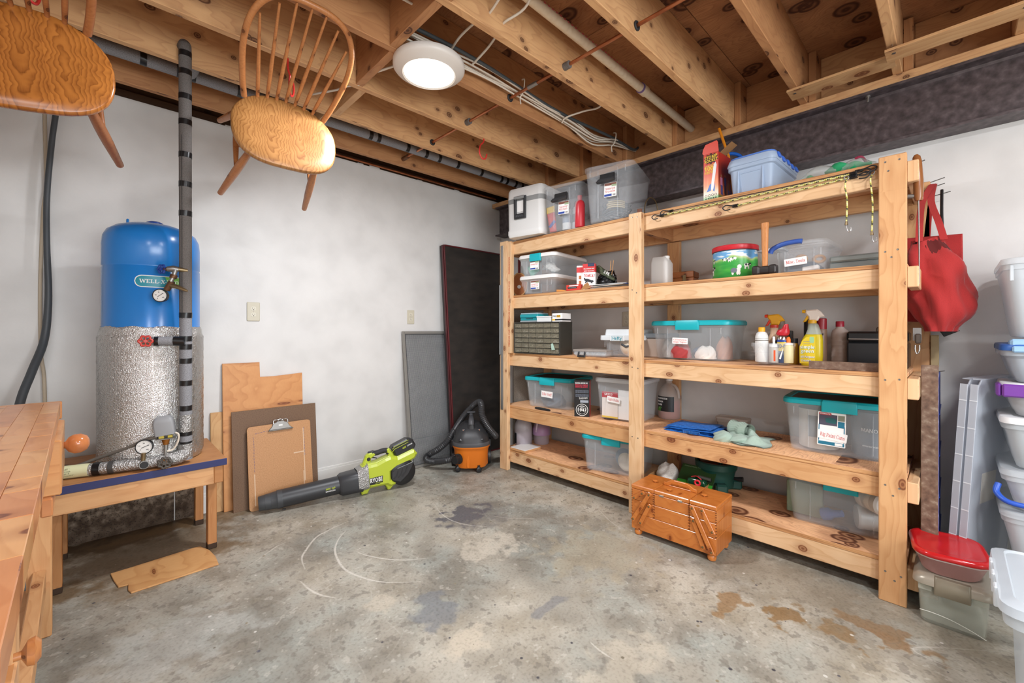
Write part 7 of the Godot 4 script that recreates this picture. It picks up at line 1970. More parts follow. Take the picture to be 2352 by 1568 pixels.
func caddy(y: float) -> void:
	var c := shelved("open_caddy", "small open clear caddy holding cans and glue bottles on the third shelf", "caddy", 2.575, y, -0.672, 0.12)
	part("caddy_tub", tub(0.145, 0.10, 0.19, 0.13, 0.118, 0.018, 0.002, 0.004), M.tub, c, Vector3(0, 0, -0.065))
	part("step_line", loft([rr(0.176, 0.122, 0.018, 0.066, Vector2(0, -0.065)), rr(0.178, 0.124, 0.018, 0.069, Vector2(0, -0.065))], false, false), M.tub, c)
	var yb := y + 0.014
	var wc := shelved("aerosol_can", "white aerosol can with a yellow cap standing in the open caddy", "spray can", 2.605, yb, -0.726)
	bottle(wc, [[0.030, 0], [0.032, 0.004], [0.032, 0.125], [0.031, 0.14], [0.025, 0.157], [0.017, 0.164]], hexm("dcdcd8", 0.35))
	part("yellow_cap", lathe([[0.0165, 0.1645], [0.0165, 0.186], [0.014, 0.189]], 20), hexm("e9a71e", 0.45), wc)
	part("print_band", lathe([[0.0323, 0.115], [0.0323, 0.119]], 28, false, false), hexm("4f4438"), wc)
	part("print_band", lathe([[0.0323, 0.125], [0.0323, 0.127]], 28, false, false), hexm("6a6a66"), wc)
	for k in 4: write(wc, ["lubricant spray", "protects metal", "shake well", "net wt 11 oz"][k], 0.006, hexm("77736d"), Vector3(-0.0315, 0.09 - k * 0.018, 0.006), Vector3(0, -PI / 2 + PI / 2, 0), 0.04, false)
	var gl := shelved("glue_bottle", "small clear glue bottle with a white nozzle in the open caddy", "bottle", 2.595, yb, -0.665)
	bottle(gl, [[0.022, 0], [0.023, 0.003], [0.023, 0.075], [0.02, 0.082]], clear(Color("d8d4cc"), 0.6, 0.35))
	part("white_collar", lathe([[0.0205, 0.0825], [0.0205, 0.098]], 20), M.white, gl)
	part("nozzle", lathe([[0.006, 0.098], [0.006, 0.115], [0.007, 0.118], [0.006, 0.124], [0.006, 0.136], [0.004, 0.139]], 14), M.white, gl)
	part("orange_label", span(0.004, 0.013, 0.008, 0.066, 0.0205, 0.0225, 0.0003), hexm("d8592e", 0.5), gl)
	var wd := shelved("oil_can", "blue and yellow oil spray can with a red top in the open caddy", "spray can", 2.615, yb, -0.628)
	bottle(wd, [[0.026, 0], [0.027, 0.003], [0.027, 0.062]], hexm("3a4c6e", 0.35))
	part("yellow_band", lathe([[0.0271, 0.0622], [0.0271, 0.11]], 28), hexm("d3b838", 0.35), wd)
	part("blue_band", lathe([[0.0272, 0.1102], [0.0272, 0.122]], 28), hexm("28408c", 0.35), wd)
	part("silver_dome", lathe([[0.0265, 0.1222], [0.024, 0.136], [0.018, 0.144]], 24), M.chrome, wd)
	write(wd, "WD-40", 0.020, hexm("253465", 0.4), Vector3(0, 0.088, 0.0275), Vector3.ZERO, 0.048)
	part("red_spray_top", loft([rr(0.05, 0.044, 0.02, 0.1445), rr(0.062, 0.05, 0.022, 0.155), rr(0.055, 0.046, 0.02, 0.172, Vector2(0.004, 0)), rr(0.03, 0.03, 0.01, 0.182, Vector2(0.012, 0)), rr(0.018, 0.02, 0.008, 0.205, Vector2(0.016, 0))], true, true, 60.0), hexm("b81f2c", 0.35), wd)
	part("straw", tube([Vector3(-0.006, 0.02, 0.03), Vector3(0.003, 0.055, 0.03), Vector3(0.008, 0.075, 0.029)], [0.005, 0.003, 0.001], 6), M.white, wd)
	var wg := shelved("wood_glue", "cream wood glue bottle with an orange tip in the open caddy", "bottle", 2.60, yb, -0.598)
	bottle(wg, [[0.021, 0], [0.022, 0.003], [0.022, 0.085], [0.018, 0.095]], hexm("d9cfa0", 0.45))
	part("white_cap", lathe([[0.02, 0.0955], [0.02, 0.103], [0.01, 0.107]], 18), M.white, wg)
	part("orange_tip", lathe([[0.009, 0.1072], [0.010, 0.122], [0.006, 0.135], [0.003, 0.138]], 16), hexm("e8701f", 0.4), wg)
	single("black_tape", "black tape roll standing behind the glue bottles in the caddy", "tape", tube(range(20).map(func(k): return Vector3(0, cos(TAU * k / 20) * 0.026, sin(TAU * k / 20) * 0.026)), 0.008, 8, true), M.black, Vector3(2.665, y + 0.10, -0.665), Vector3(0, 0.4, 0))
	# spray bottles and cans behind
	var ob := shelved("spray_bottle", "orange spray bottle with a yellow trigger head behind the caddy", "spray bottle", 2.70, y, -0.69, 0.05)
	bottle(ob, [[0.03, 0], [0.032, 0.004], [0.032, 0.13], [0.022, 0.16], [0.019, 0.17], [0.019, 0.2]], hexm("caa98a", 0.45))
	part("red_collar", lathe([[0.0205, 0.2005], [0.0205, 0.216]], 20), hexm("cf3b22", 0.4), ob)
	trigger(ob, 0.216, hexm("d79b20", 0.4), hexm("cf3b22", 0.4), hexm("cf3b22", 0.4))
	var tc := shelved("dark_can", "tall black can with a grey screw cap behind the spray bottles", "can", 2.78, y, -0.672)
	part("can_body", span(-0.042, 0.045, 0, 0.185, -0.05, 0, 0.004), hexm("26211e", 0.4), tc)
	part("can_neck", lathe([[0.03, 0.1855], [0.03, 0.2], [0.022, 0.212], [0.02, 0.23], [0.02, 0.238]], 22), hexm("8a7a6c", 0.5), tc, Vector3(-0.01, 0, -0.025))
	var sq := shelved("yellow_bottle", "small amber bottle with a black cap beside the yellow cleaner", "bottle", 2.74, y, -0.605)
	bottle(sq, [[0.024, 0], [0.025, 0.003], [0.025, 0.10], [0.018, 0.115]], hexm("a87a1c", 0.3))
	part("black_cap", lathe([[0.019, 0.1155], [0.019, 0.142]], 18), M.black, sq)
	green_cleaner(y)
	var rc := shelved("red_can", "slim brown can with a dark red cap behind the yellow cleaner bottle", "spray can", 2.83, y, -0.497)
	bottle(rc, [[0.024, 0], [0.026, 0.003], [0.026, 0.185], [0.024, 0.192]], hexm("8f7460", 0.4))
	part("dark_red_cap", lathe([[0.025, 0.1925], [0.025, 0.248], [0.022, 0.251]], 22), hexm("94222a", 0.4), rc)
	write(rc, "fabric guard", 0.012, M.ink, Vector3(-0.0, 0.165, 0.0265), Vector3.ZERO, 0.03)
	var bc := shelved("black_can", "black can behind the yellow cleaner's spray head", "spray can", 2.80, y, -0.545)
	bottle(bc, [[0.024, 0], [0.026, 0.003], [0.026, 0.235], [0.02, 0.248]], M.black)
	var wb := shelved("ribbed_bottle", "translucent ribbed bottle with a red cap near the end post", "bottle", 2.86, y, -0.42)
	var pr := [[0.036, 0.0], [0.039, 0.004]]
	for k in 7:
		pr.append([0.039, 0.01 + k * 0.02])
		pr.append([0.037, 0.018 + k * 0.02])
		pr.append([0.039, 0.026 + k * 0.02])
	pr += [[0.039, 0.165], [0.034, 0.185], [0.02, 0.198], [0.017, 0.205]]
	part("bottle_body", lathe(pr, 26, true, true, 60.0), clear(Color("cbbab0"), 0.75, 0.4), wb)
	part("red_cap", lathe([[0.019, 0.2055], [0.019, 0.232], [0.017, 0.235]], 20), hexm("9b1e30", 0.4), wb)
	var gbk := single("dark_jar", "dark green jar standing behind the ribbed bottle", "jar", lathe([[0.03, 0], [0.032, 0.004], [0.032, 0.15], [0.025, 0.155]], 22), hexm("3a3c36", 0.4), Vector3(2.925, y, -0.375))
	gbk.set_meta("category", "jar")
	var cb := shelved("cash_box", "black metal cash box behind the rusty strip at the near end of the third shelf", "box", 2.75, y, -0.245)
	var blk := hexm("202123", 0.25, 0.2)
	part("box_body", span(-0.13, 0.10, 0, 0.125, -0.19, 0, 0.006), blk, cb)
	part("box_lid", span(-0.132, 0.102, 0.127, 0.18, -0.192, 0.002, 0.010), blk, cb)
	part("lid_groove", span(-0.125, 0.095, 0.14, 0.144, 0.001, 0.0035, 0.001), M.chrome, cb)
	part("handle", tube(curve([Vector3(-0.02, 0.18, -0.09), Vector3(-0.015, 0.2, -0.09), Vector3(0.03, 0.205, -0.09), Vector3(0.075, 0.2, -0.09), Vector3(0.08, 0.18, -0.09)]), 0.005, 8), hexm("4a3a2c", 0.5), cb)
	single("rusty_strip", "flat rusty steel strip standing along the front of the third shelf", "metal strip", span(-0.004, 0.004, 0, 0.038, -0.165, 0.165, 0.001, 2), M.rust, Vector3(2.492, y, -0.322), Vector3(0, 0.03, 0))

# trigger sprayer on top of a neck at height h, nozzle toward -x
func trigger(t: Node3D, h: float, head: Material, trig: Material, tip: Material) -> void:
	part("spray_head", prism([Vector2(-0.032, 0.042), Vector2(-0.03, 0.056), Vector2(0.02, 0.060), Vector2(0.035, 0.048), Vector2(0.052, 0.022), Vector2(0.03, 0.018), Vector2(0.022, 0.0), Vector2(-0.016, 0.0), Vector2(-0.018, 0.022), Vector2(-0.028, 0.034)].map(func(q): return q + Vector2(0, h)), 0.026, 0.006), head, t)
	part("spray_tip", tube([Vector3(-0.031, h + 0.05, 0), Vector3(-0.046, h + 0.05, 0)], [0.010, 0.008], 12), tip, t)
	part("trigger", prism([Vector2(-0.022, 0.034), Vector2(-0.014, 0.02), Vector2(-0.03, -0.004), Vector2(-0.044, -0.008), Vector2(-0.032, 0.016)].map(func(q): return q + Vector2(0, h)), 0.014, 0.003), trig, t)

func green_cleaner(y: float) -> void:
	var t := shelved("cleaner_bottle", "yellow spray bottle of cleaner with a white trigger head on the third shelf", "spray bottle", 2.655, y, -0.515, -0.02)
	var liquid := hexm("c9b51c", 0.2)
	var c := Vector2(0, -0.03)
	part("bottle_body", loft([rr(0.082, 0.045, 0.018, 0.0, c), rr(0.092, 0.054, 0.02, 0.008, c), rr(0.100, 0.056, 0.02, 0.05, c), rr(0.100, 0.056, 0.02, 0.10, c), rr(0.092, 0.054, 0.02, 0.135, c + Vector2(0.004, 0)), rr(0.07, 0.05, 0.02, 0.165, c + Vector2(0.01, 0))], true, true, 60.0), liquid, t)
	part("clear_neck", loft([rr(0.069, 0.049, 0.02, 0.1655, c + Vector2(0.01, 0)), rr(0.055, 0.044, 0.02, 0.19, c + Vector2(0.011, 0)), rr(0.046, 0.04, 0.018, 0.215, c + Vector2(0.008, 0)), rr(0.04, 0.036, 0.016, 0.222, c + Vector2(0.006, 0))], true, true, 60.0), clear(Color("c9d0c0"), 0.5, 0.3), t)
	part("yellow_collar", lathe([[0.019, 0.2225], [0.019, 0.24]], 20), hexm("e5ae1f", 0.4), t, Vector3(0.004, 0, -0.03))
	var hd := Node3D.new()
	hd.name = "trigger_head"
	hd.position = Vector3(0.006, 0, -0.03)
	t.add_child(hd, true)
	trigger(hd, 0.236, hexm("ece0d4", 0.4), hexm("e5ae1f", 0.4), hexm("e5ae1f", 0.4))
	var lb := part("front_label", prism([Vector2(-0.046, 0.012), Vector2(0.022, 0.012), Vector2(0.024, 0.155), Vector2(0.0, 0.155), Vector2(-0.02, 0.148), Vector2(-0.036, 0.13), Vector2(-0.047, 0.10)], 0.0012, 0.0003), hexm("e3c831", 0.4), t, Vector3(0, 0, -0.0016))
	var wh := hexm("f3f3ea", 0.4)
	var gr := hexm("2f8f4e", 0.4)
	part("green_badge", prism(poly_rr(0.02, 0.032, 0.006), 0.0006, 0.0), hexm("9fcf9a", 0.4), lb, Vector3(0.008, 0.136, 0.0008))
	for k in 2:
		var m := [gr, wh][k] as Material
		var dz := 0.0009 + k * 0.0006
		write(lb, "simple", 0.016, m, Vector3(-0.012 + 0.0012 * (1 - k), 0.098 - 0.0012 * (1 - k), dz), Vector3.ZERO, 0.062)
		write(lb, "green", 0.016, m, Vector3(-0.012 + 0.0012 * (1 - k), 0.077 - 0.0012 * (1 - k), dz), Vector3.ZERO, 0.058)
		write(lb, "All-Purpose", 0.011, [hexm("55553a", 0.4), wh][k], Vector3(-0.011 + 0.0008 * (1 - k), 0.047 - 0.0008 * (1 - k), dz), Vector3.ZERO, 0.062)
		write(lb, "Cleaner", 0.011, [hexm("55553a", 0.4), wh][k], Vector3(-0.018 + 0.0008 * (1 - k), 0.028 - 0.0008 * (1 - k), dz), Vector3.ZERO, 0.042)
	write(lb, "Non-toxic Biodegradable", 0.005, hexm("b8b38a", 0.4), Vector3(-0.014, 0.128, 0.0009), Vector3.ZERO, 0.03)
	write(lb, "Concentrated", 0.005, hexm("b8b38a", 0.4), Vector3(-0.016, 0.116, 0.0009), Vector3.ZERO, 0.03)

# ---------------------------------------------------------------- second shelf
func shelf_two() -> void:
	var y: float = LV[3] + 0.0005
	var b := shelved("teal_lid_bin", "teal lidded clear bin labelled bike stuff at the second shelf's far end", "bin", 2.555, y, -2.245, 0.18)
	tote(b, 0.45, 0.38, 0.245, M.teal, M.teal, M.tub, 0.05, M.black_soft)
	sticker(b, Vector3(0.0, 0.115, 0.0035), 0.105, 0.05, ["Bike Stuff"], M.ink_red, -0.06)
	cloth_lump("bike_parts", "dark bundle of bike parts inside the bin labelled bike stuff", Vector3(2.68, y + 0.014, -2.28), Vector3(0.2, 0.09, 0.18), hexm("4a5868", 0.7))
	var p := thing("black_marker", "black folding knife lying on the shelf before the bike stuff bin", "knife", Vector3(2.487, y + 0.008, -2.235))
	part("body", loft([rr(0.014, 0.012, 0.004, -0.075), rr(0.024, 0.015, 0.005, -0.06), rr(0.03, 0.016, 0.005, 0.0), rr(0.022, 0.015, 0.005, 0.06), rr(0.012, 0.01, 0.004, 0.08)], true, true, 60.0), M.black, p, Vector3.ZERO, Vector3(PI / 2, 0, 0))
	part("clip", span(-0.006, 0.004, 0.0085, 0.011, -0.04, 0.03, 0.001, 2), M.screw, p)
	p.name = "folding_knife"
	var n := shelved("black_vac_box", "tall black and red printed cartridge box between two clear bins on the second shelf", "box", 2.50, y, -1.862, 0.55)
	part("carton", span(-0.055, 0.055, 0, 0.262, -0.085, 0, 0.001), hexm("1b1a1c", 0.35), n)
	part("red_side", span(0.0552, 0.0562, 0.002, 0.26, -0.084, -0.001, 0.0), hexm("b0202c", 0.4), n)
	for k in 3: write(n, ["WARNING: BEFORE USE", "READ ALL LABELS", "SERVICE & SAFETY"][k], 0.009, [M.white, hexm("d8304a"), hexm("d8304a")][k], Vector3(-0.004, 0.243 - k * 0.014, 0.0008), Vector3.ZERO, 0.09)
	for k in 6: write(n, "tested approved and trusted at home", 0.005, hexm("8f97a8"), Vector3(0, 0.19 - k * 0.007 - (0.008 if k > 2 else 0.0), 0.0008), Vector3.ZERO, 0.094, false)
	write(n, "Boulevard", 0.014, M.white, Vector3(0.01, 0.135, 0.0008), Vector3(0, 0, 0.08), 0.06, false, "Droid Serif")
	part("grey_patch", span(-0.012, 0.046, 0.102, 0.12, 0, 0.0006, 0.0), hexm("9aa0aa"), n)
	part("seal_ring", tube(range(28).map(func(k): return Vector3(cos(TAU * k / 28) * 0.042, 0.05 + sin(TAU * k / 28) * 0.042, 0.0005)), 0.0022, 5, true), M.white, n)
	part("seal_ring", tube(range(24).map(func(k): return Vector3(cos(TAU * k / 24) * 0.03, 0.05 + sin(TAU * k / 24) * 0.03, 0.0005)), 0.001, 4, true), M.white, n)
	write(n, "1947", 0.021, M.white, Vector3(0, 0.049, 0.001), Vector3.ZERO, 0.062)
	write(n, "POWER CLEANER", 0.006, M.white, Vector3(0, 0.073, 0.0009), Vector3.ZERO, 0.036)
	write(n, "SINCE", 0.006, M.white, Vector3(0, 0.064, 0.0009), Vector3.ZERO, 0.02)
	var l := shelved("clear_bin", "clear lidded bin labelled light bulbs behind the middle post", "bin", 2.545, y, -1.60, 0.10)
	tote(l, 0.35, 0.33, 0.29, clear(Color("dcdfe0"), 0.75, 0.4), null, M.tub, 0.045, clear(Color("c9c4bd"), 0.5, 0.4))
	var bx := part("bulb_carton", span(-0.12, 0.0, 0.015, 0.195, -0.03, -0.012, 0.001), hexm("d9d2cc", 0.5), l)
	part("red_header", span(-0.1205, 0.0, 0.155, 0.1955, -0.013, -0.0113, 0.0), hexm("b0464c", 0.5), bx)
	part("yellow_foot", span(-0.1205, 0.0, 0.0145, 0.026, -0.013, -0.0113, 0.0), hexm("d8bb55", 0.5), bx)
	write(bx, "SATCO", 0.014, M.white, Vector3(-0.07, 0.178, -0.0108), Vector3.ZERO, 0.06)
	part("white_carton", span(0.003, 0.14, 0.015, 0.215, -0.035, -0.012, 0.001), hexm("dedddb", 0.5), l)
	sticker(l, Vector3(-0.025, 0.145, 0.002), 0.098, 0.04, ["Light Bulbs"], M.ink_red, -0.10)
	var j := shelved("red_jug", "clear gallon jug of red fluid with a black label near the middle post", "jug", 2.845, y, -1.395, 0.15)
	gallon(j, clear(Color("d8cfc8"), 0.45, 0.35), hexm("b03a3c", 0.25), 0.13, 0.0, 0.34)
	var lb := part("black_label", cyl_patch(0.076, 0.001, -0.085, 0.055, func(_x): return 0.055, func(_x): return 0.16, 14), M.black, j, Vector3(0, 0, -0.076))
	for k in 4: part("lettering", wrapped(words(["PRO ANTIFREEZE", "WASHER", "FLUID", "-30°F"][k], 0.011), 0.0775), M.white if k < 3 else hexm("6fae4c"), lb, Vector3(0, 0.145 - k * 0.022, 0), Vector3(0, -0.65, 0))
	part("green_patch", cyl_patch(0.0765, 0.001, -0.085, -0.04, func(_x): return 0.056, func(x): return 0.085 + x * 0.2, 6), hexm("4d8c34"), lb)
	tarp(y)
	var s := shelved("soap_tub", "small clear lidded tub against the wall behind the blue tarp", "tub", 2.86, y, -0.975)
	part("tub_body", tub(0.17, 0.085, 0.185, 0.1, 0.058, 0.02, 0.002, 0.003), clear(Color("b9a595"), 0.55, 0.4), s, Vector3(0, 0, -0.05))
	part("lid", cap(0.195, 0.105, 0.012, 0.025, 0.04, 0.003), clear(Color("c3b3a4"), 0.6, 0.4), s, Vector3(0, 0.0585, -0.05))
	towel(y)
	var pb := shelved("teal_lid_bin", "large clear bin with a teal edged black lid labelled big paint cans", "bin", 2.60, y, -0.385, 0.06)
	tote(pb, 0.47, 0.32, 0.275, M.teal, M.teal, M.tub, 0.05, M.black)
	var pc := part("product_label", prism(poly_rr(0.112, 0.165, 0.004), 0.0014, 0.0003), M.label, pb, Vector3(-0.03, 0.135, 0.004), Vector3(-0.04, 0, -0.02))
	part("printed_scene", span(-0.051, 0.022, 0.018, 0.072, 0.0007, 0.0011, 0.0), hexm("4b4a5a"), pc)
	part("printed_tile", span(0.025, 0.051, 0.045, 0.072, 0.0007, 0.0011, 0.0), hexm("8a8f7c"), pc)
	part("printed_tile", span(0.025, 0.051, 0.012, 0.042, 0.0007, 0.0011, 0.0), hexm("1a6f8a"), pc)
	part("teal_border", boxes([[Vector3(0, -0.07, 0.0009), Vector3(0.104, 0.016, 0.0005)], [Vector3(-0.05, -0.02, 0.0009), Vector3(0.004, 0.08, 0.0005)], [Vector3(0.05, -0.02, 0.0009), Vector3(0.004, 0.08, 0.0005)]], 0.0), hexm("1a6f8a"), pc)
	part("printed_tub", prism([Vector2(-0.022, 0.032), Vector2(0.016, 0.028), Vector2(0.02, 0.05), Vector2(0.0, 0.058), Vector2(-0.026, 0.052)], 0.0006, 0.0), hexm("1d5a5c"), pc, Vector3(0, 0, 0.0012))
	part("red_logo", prism(poly_rr(0.05, 0.012, 0.005), 0.0006, 0.0), hexm("b3323a"), pc, Vector3(-0.026, 0.074, 0.0012))
	write(pc, "STERILITE", 0.006, M.white, Vector3(-0.026, 0.074, 0.0017), Vector3.ZERO, 0.04)
	sticker(pc, Vector3(0.004, -0.032, 0.0018), 0.116, 0.042, ["Big Paint Cans"], M.ink_red, -0.09)
	part("barcode", boxes([[Vector3(0.03, -0.07, 0.0013), Vector3(0.03, 0.012, 0.0004)]], 0.0), M.label, pc)
	single("paint_pail", "dark blue grey paint pail inside the big paint cans bin, labelled MA", "pail", lathe([[0.09, 0], [0.095, 0.005], [0.097, 0.2], [0.1, 0.205], [0.1, 0.215]], 36), hexm("42525e", 0.4), Vector3(2.735, y + 0.014, -0.26))
	var mp := single("paint_pail", "pale printed paint pail inside the big paint cans bin, further from the end post", "pail", lathe([[0.085, 0], [0.088, 0.005], [0.09, 0.19], [0.092, 0.2]], 36), hexm("b9b8b4", 0.4), Vector3(2.735, y + 0.014, -0.49))
	part("grey_print", cyl_patch(0.0895, 0.0008, -0.06, 0.02, func(_x): return 0.06, func(_x): return 0.17, 10), hexm("6b757a"), mp, Vector3.ZERO, Vector3(0, -PI / 2 + 0.3, 0))
	var q := self.get_node("paint_pail")
	part("lettering", wrapped(words("MANOR", 0.016, false), 0.0985), M.white, q, Vector3(0, 0.13, 0), Vector3(0, -PI / 2 - 0.1, 0))
	part("lettering", wrapped(words("exterior stain", 0.008, false), 0.0980), M.white, q, Vector3(0, 0.055, 0), Vector3(0, -PI / 2 - 0.1, 0))

# gallon jug with a looped handle; fill level f inside, radius about 0.075
func gallon(t: Node3D, skin: Material, fluid: Material, level: float, turn := 0.0, tint := 0.3) -> void:
	var c := Vector3(0, 0, -0.076)
	part("fluid", lathe([[0.068, 0.004], [0.072, 0.01], [0.072, level]], 28), fluid, t, c)
	part("jug_body", lathe([[0.07, 0], [0.076, 0.008], [0.076, 0.155], [0.07, 0.185], [0.05, 0.222], [0.028, 0.245], [0.02, 0.25], [0.02, 0.265]], 30, true, true, 60.0), skin, t, c)
	part("jug_cap", lathe([[0.023, 0.2655], [0.023, 0.284], [0.021, 0.286]], 20), M.white, t, c)
	part("loop_handle", tube(curve([Vector3(0.02, 0.24, -0.06), Vector3(0.05, 0.232, -0.05), Vector3(0.07, 0.20, -0.045), Vector3(0.074, 0.15, -0.05)], 5), 0.010, 10), skin, t, Vector3.ZERO, Vector3(0, turn, 0))

func tarp(y: float) -> void:
	var t := thing("blue_tarp", "folded bright blue plastic tarp on the second shelf right of the middle post", "tarp", Vector3(2.685, y, -1.115))
	var m := textured(mottle(256, 0.06, 66, [Color("1c58a8"), Color("2b72c8"), Color("3b86dc")], 4), 3, 3, 0.45)
	m.normal_enabled = true
	m.normal_texture = mottle(256, 0.03, 67, [], 4, true, 5.0)
	for k in 4:
		var st := begin()
		var s := Vector2(0.28 - 0.02 * k, 0.315 - 0.015 * k)
		var pts := []
		for i in 13:
			var row := []
			for j in 15:
				var u := (i / 12.0 - 0.5) * s.x + 0.008 * sin(k * 2.0)
				var v := (j / 14.0 - 0.5) * s.y + 0.01 * cos(k * 3.0)
				var e := minf(minf(i, 12 - i) / 2.0, minf(j, 14 - j) / 2.0)
				var h := 0.002 + k * 0.0075 + 0.006 * clampf(e, 0, 1) + 0.003 * sin(i * 0.9 + k) * cos(j * 0.7 + k * 2.0) * clampf(e, 0, 1) + (0.010 * smoothstep(4, 14, j) * (k + 1) / 4.0)
				row.append(Vector3(u, maxf(h, 0.001 + k * 0.0075), v))
			pts.append(row)
		sheet(st, pts)
		st.generate_normals()
		part("folded_layer", st.commit(), m, t)
	part("loose_flap", box(Vector3(0.002, 0.022, 0.10), 0.001), m, t, Vector3(-0.145, 0.012, 0.03), Vector3(0, 0.1, 0.5))

# two sided grid of points: top skin with a thin underside
func sheet(st: SurfaceTool, p: Array, thick := 0.0015) -> void:
	var a := p.size()
	var b: int = p[0].size()
	for i in a - 1:
		for j in b - 1:
			var q := [p[i][j], p[i][j + 1], p[i + 1][j + 1], p[i + 1][j]]
			var uv := q.map(func(v): return Vector2(v.x, v.z))
			st.set_smooth_group(0)
			tri(st, q[0], q[2], q[1], uv[0], uv[2], uv[1])
			tri(st, q[0], q[3], q[2], uv[0], uv[3], uv[2])
			var d := Vector3(0, -thick, 0)
			st.set_smooth_group(1)
			tri(st, q[0] + d, q[1] + d, q[2] + d, uv[0], uv[1], uv[2])
			tri(st, q[0] + d, q[2] + d, q[3] + d, uv[0], uv[2], uv[3])

func towel(y: float) -> void:
	var t := thing("green_towel", "pale green terry towel bunched up beside the big paint cans bin", "towel", Vector3(2.60, y, -0.80))
	var m := textured(mottle(256, 0.25, 68, [Color("93aa9a"), Color("a8bdae"), Color("bccdbf")], 2), 8, 8, 1.0)
	m.rim_enabled = true
	m.rim = 0.4
	m.normal_enabled = true
	m.normal_texture = mottle(256, 0.2, 69, [], 2, true, 4.0)
	var pts := []
	for i in 26:
		var row := []
		for j in 26:
			var u := i / 25.0
			var v := j / 25.0
			var f := 0.02 * sin(v * 11.0 + u * 3.0) + 0.014 * sin(u * 17.0 - v * 4.0)
			var h := 0.006 + maxf(0.0, 0.03 + f * 1.2) * sin(PI * clampf(u, 0.03, 0.97)) * sin(PI * clampf(v, 0.03, 0.97)) + 0.05 * exp(-pow((v - 0.12) / 0.16, 2) - pow((u - 0.7) / 0.3, 2))
			row.append(Vector3(-0.10 + u * 0.25 + 0.015 * sin(v * 9), h, -0.10 + v * 0.21 + 0.02 * sin(u * 6.0)))
		pts.append(row)
	var st := begin()
	sheet(st, pts, 0.004)
	st.generate_normals()
	part("spread", st.commit(), m, t)
	# rolled end towards the tarp
	var rings := []
	for i in 60:
		var a := i * 0.28
		rings.append(0.052 - i * 0.0006)
	var roll := []
	for i in 46:
		var a := i * 0.30
		var r := 0.046 - i * 0.0007
		roll.append(Vector3(-0.005 + cos(a) * r, 0.055 + sin(a) * r, -0.11))
	var st2 := begin()
	for i in roll.size() - 1:
		for k in 7:
			var z0 := k * 0.018; var z1 := (k + 1) * 0.018
			var w0 := 0.004 * sin(k * 1.7 + i * 0.3); var w1 := 0.004 * sin((k + 1) * 1.7 + i * 0.3)
			var a: Vector3 = roll[i] + Vector3(w0, w0, z0); var b: Vector3 = roll[i + 1] + Vector3(w0, w0, z0)
			var c: Vector3 = roll[i + 1] + Vector3(w1, w1, z1); var d: Vector3 = roll[i] + Vector3(w1, w1, z1)
			tri(st2, a, b, c); tri(st2, a, c, d)
			var n: Vector3 = (roll[i] - Vector3(-0.005, 0.055, -0.11)).normalized() * -0.005
			tri(st2, a + n, c + n, b + n); tri(st2, a + n, d + n, c + n)
	st2.generate_normals()
	part("rolled_end", st2.commit(), m, t, Vector3(0.02, 0, 0.0), Vector3(0, -0.5, 0))
	cloth_part(t, m, Vector3(-0.055, 0.0, -0.10), Vector3(0.12, 0.05, 0.10))
	cloth_part(t, m, Vector3(-0.03, 0.0, -0.02), Vector3(0.16, 0.04, 0.12))
	part("dark_hem", tube(curve([Vector3(-0.10, 0.012, -0.05), Vector3(-0.115, 0.014, 0.02), Vector3(-0.11, 0.011, 0.08)], 5), 0.002, 6), hexm("3d4a44"), t)

func cloth_part(t: Node3D, m: Material, at: Vector3, s: Vector3) -> void:
	var o := cloth_lump("crumple", "x", at, s, m)
	remove_child(o)
	for k in ["label", "category"]: o.remove_meta(k)
	o.name = "crumple"
	t.add_child(o, true)

